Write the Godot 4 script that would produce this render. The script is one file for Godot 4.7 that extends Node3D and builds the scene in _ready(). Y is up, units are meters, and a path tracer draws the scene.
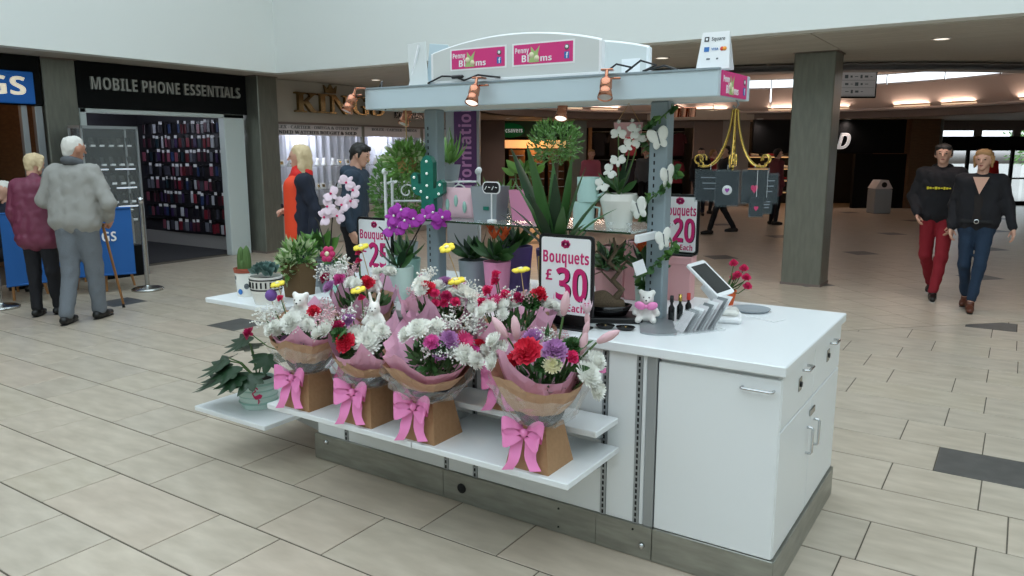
extends Node3D
# A flower kiosk in the atrium of a shopping centre. Axes: the kiosk front runs along x, depth along -z.
const YAW := 0.58311
const PITCH := 0.1778
const FOCAL := 769.59
const EYE := Vector3(0, 1.65, 0)
const KIN := Vector3(-4.69, 0, -17.03)   # centre of the round ceiling dome
const RIN := 6.2
const CT := 0.9   # height of the kiosk worktop
var rng := RandomNumberGenerator.new()
var used := {}
var M := {}
var cache := {}
var sans: SystemFont
var serif: SystemFont

# ---------- small helpers
func uw(u: float, y: float, w: float) -> Vector3:   # metres along / away from the far shopfronts, which stand turned to the kiosk
	return Vector3(u * cos(YAW) - w * sin(YAW), y, -u * sin(YAW) - w * cos(YAW))
func numbered(n: String) -> String:
	if not used.has(n):
		used[n] = 0
		return n
	used[n] += 1
	return "%s_%03d" % [n, used[n]]
func tag(o: Node, label := "", category := "", group := "", kind := "") -> Node:
	if label: o.set_meta("label", label)
	if category: o.set_meta("category", category)
	if group: o.set_meta("group", group)
	if kind: o.set_meta("kind", kind)
	return o
func thing(n: String, label: String, category: String, at := Vector3.ZERO, turn := 0.0, group := "") -> Node3D:
	var o := Node3D.new()
	o.name = numbered(n)
	add_child(o)
	o.position = at
	o.rotation.y = turn
	tag(o, label, category, group)
	return o
func struct(n: String, s: SurfaceTool, m: Material, parent: Node = null) -> MeshInstance3D:
	var o := fin(s, n, m, parent)
	if parent == null: o.set_meta("kind", "structure")
	return o
func S() -> SurfaceTool:
	var s := SurfaceTool.new()
	s.begin(Mesh.PRIMITIVE_TRIANGLES)
	s.set_smooth_group(-1)
	return s
func mesh_of(s: SurfaceTool) -> ArrayMesh:
	s.generate_normals()
	return s.commit()
func put(mesh: Mesh, n: String, m: Material, parent: Node = null, xf := Transform3D()) -> MeshInstance3D:
	var o := MeshInstance3D.new()
	o.mesh = mesh
	o.material_override = m
	o.transform = xf
	o.name = numbered(n) if parent == null else n
	(self if parent == null else parent).add_child(o, true)
	return o
func fin(s: SurfaceTool, n: String, m: Material, parent: Node = null, xf := Transform3D()) -> MeshInstance3D:
	return put(mesh_of(s), n, m, parent, xf)
func T(at: Vector3, ry := 0.0, rx := 0.0, rz := 0.0, sc := 1.0) -> Transform3D:
	return Transform3D(Basis.from_euler(Vector3(rx, ry, rz)).scaled_local(Vector3.ONE * sc), at)
func aim(at: Vector3, dir: Vector3, roll := 0.0, sc := 1.0) -> Transform3D:   # local y turned towards dir
	var y := dir.normalized()
	var x := y.cross(Vector3(0.123, 0.05, 1)).normalized()
	if x.length() < 0.1: x = Vector3.RIGHT
	var b := Basis(x, y, x.cross(y)) * Basis(Vector3.UP, roll)
	return Transform3D(b.scaled_local(Vector3.ONE * sc), at)
func rf(a: float, b: float) -> float: return rng.randf_range(a, b)

# ---------- shapes: quads given counter-clockwise from outside
func tri(s: SurfaceTool, a: Vector3, b: Vector3, c: Vector3) -> void:
	s.add_vertex(a); s.add_vertex(c); s.add_vertex(b)
func quad(s: SurfaceTool, a: Vector3, b: Vector3, c: Vector3, d: Vector3) -> void:
	tri(s, a, b, c); tri(s, a, c, d)
func bx(s: SurfaceTool, c: Vector3, sz: Vector3, bev := 0.0, b := Basis()) -> SurfaceTool:
	s.set_smooth_group(-1)
	var h := sz / 2
	if bev <= 0.0:
		var p := []
		for i in 8: p.append(c + b * Vector3(h.x if i & 1 else -h.x, h.y if i & 2 else -h.y, h.z if i & 4 else -h.z))
		for f in [[4, 5, 7, 6], [1, 0, 2, 3], [5, 1, 3, 7], [0, 4, 6, 2], [6, 7, 3, 2], [0, 1, 5, 4]]: quad(s, p[f[0]], p[f[1]], p[f[2]], p[f[3]])
		return s
	bev = minf(bev, minf(h.x, minf(h.y, h.z)) * 0.95)
	var q := []   # q[corner][axis]: the corner moved in along every axis but this one
	for i in 8:
		var sg := Vector3(1 if i & 1 else -1, 1 if i & 2 else -1, 1 if i & 4 else -1)
		var row := []
		for ax in 3:
			var v := sg * (h - Vector3.ONE * bev)
			v[ax] = sg[ax] * h[ax]
			row.append(c + b * v)
		q.append(row)
	for f in [[2, [4, 5, 7, 6]], [2, [1, 0, 2, 3]], [0, [5, 1, 3, 7]], [0, [0, 4, 6, 2]], [1, [6, 7, 3, 2]], [1, [0, 1, 5, 4]]]:
		quad(s, q[f[1][0]][f[0]], q[f[1][1]][f[0]], q[f[1][2]][f[0]], q[f[1][3]][f[0]])
	for ax in 3:
		var u := (ax + 1) % 3
		var w := (ax + 2) % 3
		for k in 4:
			var lo := ((k & 1) << u) | ((k >> 1) << w)
			var hi := lo | (1 << ax)
			var out: bool = (k == 0 or k == 3)
			if out: quad(s, q[lo][u], q[lo][w], q[hi][w], q[hi][u])
			else: quad(s, q[lo][w], q[lo][u], q[hi][u], q[hi][w])
	for i in 8:
		var flip: bool = ((i & 1) + ((i >> 1) & 1) + ((i >> 2) & 1)) % 2 == 1
		if flip: tri(s, q[i][0], q[i][1], q[i][2])
		else: tri(s, q[i][0], q[i][2], q[i][1])
	return s
func box(lo: Vector3, hi: Vector3, bev := 0.0) -> SurfaceTool:
	return bx(S(), (lo + hi) / 2, (hi - lo).abs(), bev)
func sheet(s: SurfaceTool, rows: Array, smooth := true, wrap := false) -> SurfaceTool:
	s.set_smooth_group(0 if smooth else -1)
	for i in rows.size() - 1:
		var a: Array = rows[i]
		var b: Array = rows[i + 1]
		var n := a.size() if wrap else a.size() - 1
		for j in n:
			var k := (j + 1) % a.size()
			quad(s, a[j], a[k], b[k], b[j])
	return s
func tube(s: SurfaceTool, pts: Array, r, n := 8, caps := true) -> SurfaceTool:
	var rows := []
	var prev := Vector3.ZERO
	for i in pts.size():
		var d: Vector3 = (pts[mini(i + 1, pts.size() - 1)] - pts[maxi(i - 1, 0)]).normalized()
		if d.length() < 0.5: d = Vector3.UP
		var x: Vector3 = prev - d * prev.dot(d)
		if x.length() < 0.01: x = d.cross(Vector3(0.3, 0.2, 1) if absf(d.z) < 0.9 else Vector3.RIGHT)
		x = x.normalized()
		prev = x
		var y := d.cross(x)
		var rr: float = r[i] if r is Array else r
		var row := []
		for j in n: row.append(pts[i] + (x * cos(TAU * j / n) + y * sin(TAU * j / n)) * rr)
		rows.append(row)
	sheet(s, rows, true, true)
	if caps:
		s.set_smooth_group(-1)
		for e in [0, rows.size() - 1]:
			var row: Array = rows[e]
			for j in n:
				if e == 0: tri(s, pts[0], row[(j + 1) % n], row[j])
				else: tri(s, pts[e], row[j], row[(j + 1) % n])
	return s
func lathe(s: SurfaceTool, prof: Array, n := 20, xf := Transform3D(), flat := false) -> SurfaceTool:   # prof: (radius, height) upwards
	for i in prof.size() - 1:
		s.set_smooth_group(-1 if flat else 1 + i)
		var a: Vector2 = prof[i]
		var b: Vector2 = prof[i + 1]
		for j in n:
			var p := TAU * j / n
			var q := TAU * (j + 1) / n
			var P := [xf * Vector3(a.x * sin(p), a.y, a.x * cos(p)), xf * Vector3(a.x * sin(q), a.y, a.x * cos(q)), xf * Vector3(b.x * sin(q), b.y, b.x * cos(q)), xf * Vector3(b.x * sin(p), b.y, b.x * cos(p))]
			if a.x > 0.0001: tri(s, P[0], P[1], P[2])
			if b.x > 0.0001: tri(s, P[0], P[2], P[3])
	return s
func slathe(s: SurfaceTool, prof: Array, n := 20, xf := Transform3D()) -> SurfaceTool:   # the same, smooth along the profile too
	var rows := []
	for a in prof:
		var row := []
		for j in n: row.append(xf * Vector3(maxf(a.x, 0.00005) * sin(TAU * j / n), a.y, maxf(a.x, 0.00005) * cos(TAU * j / n)))
		rows.append(row)
	return sheet(s, rows, true, true)
func ball(s: SurfaceTool, c: Vector3, r: Vector3, n := 12, m := 8, b := Basis()) -> SurfaceTool:
	var rows := []
	for i in m + 1:
		var t := PI * (clampf(float(i), 0.02, m - 0.02) / m) - PI / 2
		var row := []
		for j in n: row.append(c + b * Vector3(r.x * cos(t) * sin(TAU * j / n), r.y * sin(t), r.z * cos(t) * cos(TAU * j / n)))
		rows.append(row)
	return sheet(s, rows, true, true)
func slab(s: SurfaceTool, poly: PackedVector2Array, depth: float, xf := Transform3D()) -> SurfaceTool:   # polygon in local x-y, extruded along +z
	s.set_smooth_group(-1)
	if Geometry2D.is_polygon_clockwise(poly): poly.reverse()
	var ix := Geometry2D.triangulate_polygon(poly)
	for i in range(0, ix.size(), 3):
		var t := []
		for k in 3: t.append(poly[ix[i + k]])
		if (t[1] - t[0]).cross(t[2] - t[0]) < 0: t.reverse()
		tri(s, xf * Vector3(t[0].x, t[0].y, depth), xf * Vector3(t[1].x, t[1].y, depth), xf * Vector3(t[2].x, t[2].y, depth))
		tri(s, xf * Vector3(t[0].x, t[0].y, 0), xf * Vector3(t[2].x, t[2].y, 0), xf * Vector3(t[1].x, t[1].y, 0))
	for i in poly.size():
		var a := poly[i]
		var b := poly[(i + 1) % poly.size()]
		quad(s, xf * Vector3(a.x, a.y, 0), xf * Vector3(b.x, b.y, 0), xf * Vector3(b.x, b.y, depth), xf * Vector3(a.x, a.y, depth))
	return s
func leaf(s: SurfaceTool, xf: Transform3D, ln: float, wd: float, droop := 0.3, fold := 0.2, n := 5) -> SurfaceTool:   # grows along local y, faces local z
	var rows := []
	var at := Vector3.ZERO
	var ang := 0.0
	for i in n + 1:
		var t := float(i) / n
		var w := wd * pow(sin(PI * pow(clampf(t, 0.03, 0.985), 0.75)), 0.8) / 2
		var f := Vector3(0, cos(ang), sin(ang))
		var up := Vector3(0, -sin(ang), cos(ang))
		rows.append([xf * (at + Vector3(-w, 0, 0) + up * w * fold), xf * at, xf * (at + Vector3(w, 0, 0) + up * w * fold)])
		at += f * ln / n
		ang += droop / n
	return sheet(s, rows)
func text(parent: Node, n: String, words: String, cap: float, m: Material, xf: Transform3D, depth := 0.004, width := 0.0, font: Font = null) -> MeshInstance3D:
	var t := TextMesh.new()
	t.text = words
	t.font = font if font else sans
	t.font_size = 48
	t.depth = depth
	t.pixel_size = cap / (0.714 * 48.0)
	t.curve_step = 2.0
	var o := put(t, n, m, parent, xf)
	if width > 0.0:
		var wide := t.get_aabb().size.x
		if wide > 0.001: o.scale = Vector3(width / wide, 1, 1)
	return o

# ---------- bodies: tapered capsules joined smoothly, meshed as surface nets. cap: [a, b, radius a, radius b, squash]
func flesh(s: SurfaceTool, caps: Array, cell: float, k: float, fold := 0.0, fine := Vector3(9, 4, 9)) -> SurfaceTool:   # fold: depth of creases, fine: how closely they lie
	var lo := Vector3.INF
	var hi := -Vector3.INF
	for c in caps:
		var r: float = maxf(c[2], c[3]) + k + cell * 2
		for e in 2:
			lo = lo.min(c[e] - Vector3.ONE * r)
			hi = hi.max(c[e] + Vector3.ONE * r)
	var nx := int((hi.x - lo.x) / cell) + 2
	var ny := int((hi.y - lo.y) / cell) + 2
	var nz := int((hi.z - lo.z) / cell) + 2
	var d := PackedFloat32Array()
	d.resize(nx * ny * nz)
	d.fill(1.0)
	for c in caps:
		var a: Vector3 = c[0]
		var b: Vector3 = c[1]
		var ra: float = c[2]
		var rb: float = c[3]
		var sq: Vector3 = c[4] if c.size() > 4 else Vector3.ONE
		var ab := (b - a) * sq
		var l2 := maxf(ab.length_squared(), 1e-9)
		var m := maxf(ra, rb) + k + cell * 1.5
		var p0 := (a.min(b) - Vector3.ONE * m - lo) / cell
		var p1 := (a.max(b) + Vector3.ONE * m - lo) / cell
		for z in range(maxi(0, int(p0.z)), mini(nz, int(p1.z) + 2)):
			for y in range(maxi(0, int(p0.y)), mini(ny, int(p1.y) + 2)):
				var row := (z * ny + y) * nx
				for x in range(maxi(0, int(p0.x)), mini(nx, int(p1.x) + 2)):
					var p := (lo + Vector3(x, y, z) * cell - a) * sq
					var t := clampf(p.dot(ab) / l2, 0.0, 1.0)
					var v := (p - ab * t).length() - ra - (rb - ra) * t
					var o := d[row + x]
					var h := maxf(k - absf(o - v), 0.0) / k
					d[row + x] = minf(o, v) - h * h * k * 0.25
	if fold > 0.0:
		var nz_ := FastNoiseLite.new()
		nz_.seed = 5
		nz_.frequency = 1.0
		nz_.fractal_octaves = 2
		for z in nz:
			for y in ny:
				for x in nx:
					var i := (z * ny + y) * nx + x
					if absf(d[i]) < 0.06:
						var p := (lo + Vector3(x, y, z) * cell) * fine
						d[i] += fold * (0.5 - absf(nz_.get_noise_3d(p.x, p.y + p.x * 0.6, p.z))) * 2.0
	var at := {}
	var sy := nx
	var sz := nx * ny
	for z in nz - 1:
		for y in ny - 1:
			var row := (z * ny + y) * nx
			for x in nx - 1:
				var i := row + x
				var n := 0
				if d[i] < 0: n += 1
				if d[i + 1] < 0: n += 1
				if d[i + sy] < 0: n += 1
				if d[i + sy + 1] < 0: n += 1
				if d[i + sz] < 0: n += 1
				if d[i + sz + 1] < 0: n += 1
				if d[i + sz + sy] < 0: n += 1
				if d[i + sz + sy + 1] < 0: n += 1
				if n == 0 or n == 8: continue
				var sum := Vector3.ZERO
				var cnt := 0
				for e in EDGES:
					var va := d[i + (e[0] & 1) + ((e[0] >> 1) & 1) * sy + (e[0] >> 2) * sz]
					var vb := d[i + (e[1] & 1) + ((e[1] >> 1) & 1) * sy + (e[1] >> 2) * sz]
					if (va < 0) != (vb < 0):
						var f := va / (va - vb)
						sum += Vector3(e[0] & 1, (e[0] >> 1) & 1, e[0] >> 2).lerp(Vector3(e[1] & 1, (e[1] >> 1) & 1, e[1] >> 2), f)
						cnt += 1
				at[i] = lo + (Vector3(x, y, z) + sum / cnt) * cell
	s.set_smooth_group(0)
	for i in at:
		var here: bool = d[i] < 0
		for ax in 3:
			var st: int = [1, sy, sz][ax]
			if (d[i + st] < 0) == here: continue
			var u: int = [sy, sz, 1][ax]
			var w: int = [sz, 1, sy][ax]
			if not (at.has(i - u) and at.has(i - w) and at.has(i - u - w)): continue
			if here: quad(s, at[i - u - w], at[i - w], at[i], at[i - u])
			else: quad(s, at[i - u - w], at[i - u], at[i], at[i - w])
	return s
const EDGES := [[0, 1], [2, 3], [4, 5], [6, 7], [0, 2], [1, 3], [4, 6], [5, 7], [0, 4], [1, 5], [2, 6], [3, 7]]

# ---------- materials
func mat(n: String, c: Color, rough := 0.6, metal := 0.0, spec := 0.5) -> StandardMaterial3D:
	var m := StandardMaterial3D.new()
	m.resource_name = n
	m.albedo_color = c
	m.roughness = rough
	m.metallic = metal
	m.metallic_specular = spec
	M[n] = m
	return m
func grain(m: StandardMaterial3D, a: Color, b: Color, freq: float, sc: Vector3, sd := 1, bump := 0.0, oct := 4) -> StandardMaterial3D:
	var f := FastNoiseLite.new()
	f.seed = sd
	f.frequency = freq
	f.fractal_octaves = oct
	var t := NoiseTexture2D.new()
	t.width = 256
	t.height = 256
	t.seamless = true
	t.noise = f
	var g := Gradient.new()
	g.set_color(0, a)
	g.set_color(1, b)
	t.color_ramp = g
	m.albedo_color = Color.WHITE
	m.albedo_texture = t
	m.uv1_triplanar = true
	m.uv1_world_triplanar = true
	m.uv1_scale = sc
	if bump > 0.0:
		var t2 := NoiseTexture2D.new()
		t2.width = 256
		t2.height = 256
		t2.seamless = true
		t2.noise = f
		t2.as_normal_map = true
		t2.bump_strength = 4.0
		m.normal_enabled = true
		m.normal_texture = t2
		m.normal_scale = bump
	return m
func glow(n: String, c: Color, e: float) -> StandardMaterial3D:
	var m := mat(n, c, 0.5)
	m.emission_enabled = true
	m.emission = c
	m.emission_energy_multiplier = e
	return m
func pane(n: String, c: Color, a: float) -> StandardMaterial3D:
	var m := mat(n, Color(c, a), 0.04)
	m.transparency = BaseMaterial3D.TRANSPARENCY_ALPHA
	return m
func materials() -> void:
	sans = SystemFont.new()
	sans.font_names = PackedStringArray(["Droid Sans"])
	sans.font_weight = 700
	serif = SystemFont.new()
	serif.font_names = PackedStringArray(["Droid Serif"])
	serif.font_weight = 700
	var tones := [[Color("ab9f8e"), Color("c3b7a6")], [Color("aea291"), Color("c5b9a8")], [Color("aa9f8f"), Color("c0b5a5")], [Color("b0a291"), Color("c4b6a5")], [Color("aca08d"), Color("c3b8a7")]]
	for i in 5:
		var m := mat("tile_stone_%d" % i, Color.WHITE, 0.34)
		grain(m, tones[i][0], tones[i][1], 0.016, Vector3(0.7, 0.7, 2.1), 20 + i, 0.0, 5)
	grain(mat("tile_dark", Color.WHITE, 0.4), Color("4b4b49"), Color("5c5b58"), 0.02, Vector3(1.5, 1.5, 1.5), 31)
	mat("grout", Color("5a5348"), 0.9)
	mat("bulkhead", Color("e2e6e3"), 0.75)
	grain(mat("soffit", Color.WHITE, 0.6), Color("b3aea4"), Color("c0bbb1"), 0.01, Vector3(0.3, 0.3, 2.5), 41)
	grain(mat("cap_ceiling", Color.WHITE, 0.8), Color("b3a49a"), Color("bdaea4"), 0.02, Vector3(0.3, 0.3, 0.3), 42)
	mat("cone_paint", Color("d0c1ba"), 0.8)
	mat("moulding", Color("c9c2c0"), 0.6)
	mat("brown_fascia", Color("7c6f69"), 0.6)
	grain(mat("pillar_steel", Color.WHITE, 0.38, 0.55), Color("76776e"), Color("84857b"), 0.03, Vector3(2, 0.35, 2), 43)
	grain(mat("plinth_steel", Color.WHITE, 0.35, 0.75), Color("8f9088"), Color("a9aaa2"), 0.02, Vector3(0.8, 4, 0.8), 44)
	mat("steel", Color("b9bab8"), 0.25, 1.0)
	mat("chrome", Color("d0d2d4"), 0.12, 1.0)
	mat("aluminium", Color("a6abae"), 0.4, 0.7)
	mat("white_laminate", Color("e6e9ea"), 0.28)
	mat("canopy_paint", Color("c3d3da"), 0.4)
	mat("post_paint", Color("93a1a8"), 0.45, 0.1)
	mat("header_board", Color("d3d6d4"), 0.5)
	mat("white_card", Color("eeeff0"), 0.5)
	mat("black_plastic", Color("141415"), 0.35)
	mat("black_gloss", Color("101012"), 0.12)
	mat("black_matt", Color("17171a"), 0.8)
	mat("dark_wall", Color("26231f"), 0.8)
	mat("shop_black", Color("0d0f10"), 0.6, 0.0, 0.25)
	mat("white_frame", Color("c9d3d1"), 0.45)
	mat("cream", Color("aca69b"), 0.7)
	mat("letter_grey", Color("a9a9a4"), 0.35, 0.5)
	mat("bronze", Color("8f7853"), 0.2, 1.0)
	mat("copper", Color("c98a70"), 0.22, 1.0)
	mat("gold", Color("c9a95a"), 0.22, 1.0)
	mat("pink_print", Color("d7357f"), 0.5)
	mat("lime_print", Color("a5bf7a"), 0.5)
	mat("magenta_ink", Color("c81f6c"), 0.5)
	mat("blue_print", Color("2d6fb5"), 0.5)
	mat("red_ink", Color("d63a2e"), 0.5)
	mat("orange_ink", Color("ef9a2f"), 0.5)
	mat("grey_ink", Color("5c6165"), 0.5)
	grain(mat("kraft_card", Color.WHITE, 0.75), Color("a07a57"), Color("ad8763"), 0.05, Vector3(3, 3, 3), 45)
	var kp := grain(mat("kraft_paper", Color.WHITE, 0.7), Color("b89274"), Color("c9a587"), 0.03, Vector3(3, 3, 3), 46)
	kp.backlight_enabled = true
	kp.backlight = Color("3a2a1c")
	var tissue := mat("pink_tissue", Color("e6aec8"), 0.7)
	tissue.backlight_enabled = true
	tissue.backlight = Color("5a3346")
	var mauve := mat("mauve_tissue", Color("dba9c2"), 0.7)
	mauve.backlight_enabled = true
	mauve.backlight = Color("4a2a3c")
	var rib := mat("pink_satin", Color("f78fc9"), 0.25)
	rib.rim_enabled = true
	rib.rim = 0.4
	pane("cellophane", Color("eef3f6"), 0.12)
	M["cellophane"].roughness = 0.1
	mat("black_plastic_bag", Color("1b1c26"), 0.18)
	for f in [["white_petal", "f1f1ea"], ["red_petal", "d6203f"], ["magenta_petal", "b81e5c"], ["pink_petal", "dd5aa6"], ["lavender_petal", "b57fb4"], ["blush_petal", "e3b9bf"], ["purple_petal", "a42fa6"], ["orchid_white", "eed8e3"], ["orange_petal", "e2622a"], ["cream_petal", "e7e2bd"], ["hot_pink", "e02f6e"]]:
		var m := mat(f[0], Color(f[1]), 0.65)
		m.backlight_enabled = true
		m.backlight = Color(f[1]) * 0.35
	mat("yellow_felt", Color("ecd84a"), 0.8)
	mat("purple_felt", Color("6f4d94"), 0.85)
	mat("stick_wood", Color("c9ad7d"), 0.7)
	mat("plush_white", Color("ece9e3"), 0.95)
	mat("plush_blue", Color("a9bccb"), 0.95)
	for f in [["leaf_dark", "1e3a22"], ["leaf_mid", "3d6434"], ["leaf_light", "6f9a4a"], ["leaf_grey", "63807a"], ["leaf_cream", "b9c79a"], ["leaf_fern", "5f8a42"]]:
		var m := mat(f[0], Color(f[1]), 0.42)
		m.backlight_enabled = true
		m.backlight = Color(f[1]) * 0.4
	mat("cactus_green", Color("55723d"), 0.75)
	mat("stem_green", Color("54733f"), 0.6)
	mat("stem_dark", Color("2b2620"), 0.7)
	grain(mat("bark", Color.WHITE, 0.9), Color("4a3d30"), Color("75644f"), 0.08, Vector3(8, 8, 8), 47, 0.5)
	mat("soil", Color("2e2520"), 0.95)
	mat("terracotta", Color("9b4c37"), 0.7)
	mat("mint_glaze", Color("cbe4da"), 0.3)
	mat("mint_dark", Color("a2cdc0"), 0.3)
	mat("white_glaze", Color("e9e7e0"), 0.25)
	mat("brown_wood_pot", Color("6b5233"), 0.7)
	mat("tan_pot", Color("a98a55"), 0.6)
	mat("pink_pot", Color("dd8fb3"), 0.5)
	mat("pale_pink", Color("dca6a8"), 0.55)
	mat("lilac_pot", Color("5e4a83"), 0.5)
	mat("grey_zinc", Color("9ba3a9"), 0.5, 0.3)
	mat("teal_paint", Color("12705f"), 0.4)
	mat("aqua_glaze", Color("bfe0db"), 0.25)
	glow("bulb_white", Color("f4fff6"), 0.9)
	glow("spot_lens", Color("fff1e0"), 6.0)
	glow("cove_lamp", Color("ffe0b8"), 3.0)
	glow("downlight_lens", Color("fff6e4"), 5.0)
	glow("shop_lamp", Color("e9f0ff"), 2.2)
	glow("warm_lamp", Color("ffc98c"), 2.0)
	glow("blue_sign", Color("0b5cae"), 0.5)
	glow("lit_letter", Color("fff2d8"), 1.3)
	glow("white_sign_letter", Color("f2f4f6"), 0.7)
	glow("green_sign", Color("0c6b33"), 0.35)
	pane("glass", Color("dfe9e8"), 0.06)
	pane("shelf_glass", Color("bcd2cd"), 0.3)
	pane("acrylic", Color("eef2f4"), 0.12)
	pane("film_bag", Color("7d929c"), 0.03)
	M["film_bag"].roughness = 0.22
	M["film_bag"].metallic_specular = 0.25
	mat("slate_card", Color("1e282e"), 0.55)
	mat("purple_banner", Color("4b1f5e"), 0.5)
	mat("info_white", Color("d8d4d6"), 0.5)
	mat("blue_canvas", Color("1f5fa6"), 0.75)
	grain(mat("oak", Color.WHITE, 0.5), Color("9a6a3c"), Color("b98652"), 0.02, Vector3(6, 1, 6), 48)
	grain(mat("dark_oak", Color.WHITE, 0.6), Color("5d432d"), Color("74563a"), 0.02, Vector3(1, 4, 1), 49)
	grain(mat("carpet", Color.WHITE, 0.95), Color("2b2a2c"), Color("39383a"), 0.2, Vector3(6, 6, 6), 50)
	grain(mat("curtain", Color.WHITE, 0.5), Color("c9ccd8"), Color("d8dae4"), 0.05, Vector3(4, 1, 4), 51)
	mat("slatwall", Color("2f2e33"), 0.6)
	mat("pale_wall", Color("a3a09c"), 0.7)
	mat("skin", Color("c08a72"), 0.55)
	mat("skin_pale", Color("cfa08a"), 0.55)
	mat("hair_white", Color("d9d6cf"), 0.8)
	mat("hair_blond", Color("cdb892"), 0.7)
	mat("hair_dark", Color("191512"), 0.6)
	mat("hair_brown", Color("a57d52"), 0.7)
	mat("lips", Color("a0564e"), 0.5)
	mat("eye_dark", Color("191412"), 0.3)
	grain(mat("grey_fleece", Color.WHITE, 0.95), Color("8d8c88"), Color("a3a29d"), 0.15, Vector3(6, 6, 6), 52, 0.3)
	mat("collar_grey", Color("55585c"), 0.9)
	grain(mat("grey_trouser", Color.WHITE, 0.85), Color("656b72"), Color("757b82"), 0.1, Vector3(5, 2, 5), 53, 0.2)
	mat("burgundy_quilt", Color("713149"), 0.5)
	mat("black_cloth", Color("14141a"), 0.85)
	mat("navy_cloth", Color("161d2e"), 0.85)
	mat("slate_cloth", Color("2b3a4a"), 0.85)
	mat("orange_cloth", Color("e2421c"), 0.7)
	mat("scarlet_scarf", Color("d8221f"), 0.7)
	mat("maroon_cloth", Color("8c1626"), 0.8)
	grain(mat("denim", Color.WHITE, 0.85), Color("15263a"), Color("223a54"), 0.1, Vector3(5, 2, 5), 54)
	mat("shoe_black", Color("161616"), 0.4)
	mat("shoe_brown", Color("5a3020"), 0.45)
	mat("shoe_white", Color("c9c5bf"), 0.6)
	mat("pink_cloth", Color("c86a80"), 0.8)
	mat("yellow_print", Color("d9d02f"), 0.6)

func _ready() -> void:
	rng.seed = 7
	var cam := Camera3D.new()
	cam.name = "camera"
	cam.fov = 41.04
	cam.position = EYE
	cam.rotation = Vector3(-PITCH, YAW, 0)
	cam.far = 200.0
	add_child(cam)
	cam.current = true
	var e := Environment.new()
	e.background_mode = Environment.BG_SKY
	var sm := ProceduralSkyMaterial.new()
	sm.sky_top_color = Color("dfeef6")
	sm.sky_horizon_color = Color("e4edf4")
	sm.ground_horizon_color = Color("9a9890")
	sm.ground_bottom_color = Color("8a8880")
	sm.sky_energy_multiplier = 2.6
	sm.sun_angle_max = 1.0
	e.sky = Sky.new()
	e.sky.sky_material = sm
	e.tonemap_mode = Environment.TONE_MAPPER_LINEAR
	e.tonemap_exposure = 0.29
	e.sdfgi_enabled = true
	e.ssao_enabled = true
	e.ssil_enabled = true
	var we := WorldEnvironment.new()
	we.name = "world"
	we.environment = e
	add_child(we)
	materials()
	floor_tiles()
	shell()
	dome()
	left_shops()
	far_shops()
	kiosk()
	bouquets()
	plants()
	counter_things()
	canopy_things()
	bystanders()

func lamp(at: Vector3, c: Color, energy: float, size := 0.05) -> void:
	var l := OmniLight3D.new()
	l.name = "lamp_light"
	l.position = at
	l.light_color = c
	l.light_energy = energy
	l.light_size = size
	l.omni_range = 40.0
	l.omni_attenuation = 2.0
	l.shadow_enabled = true
	add_child(l, true)

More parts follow.
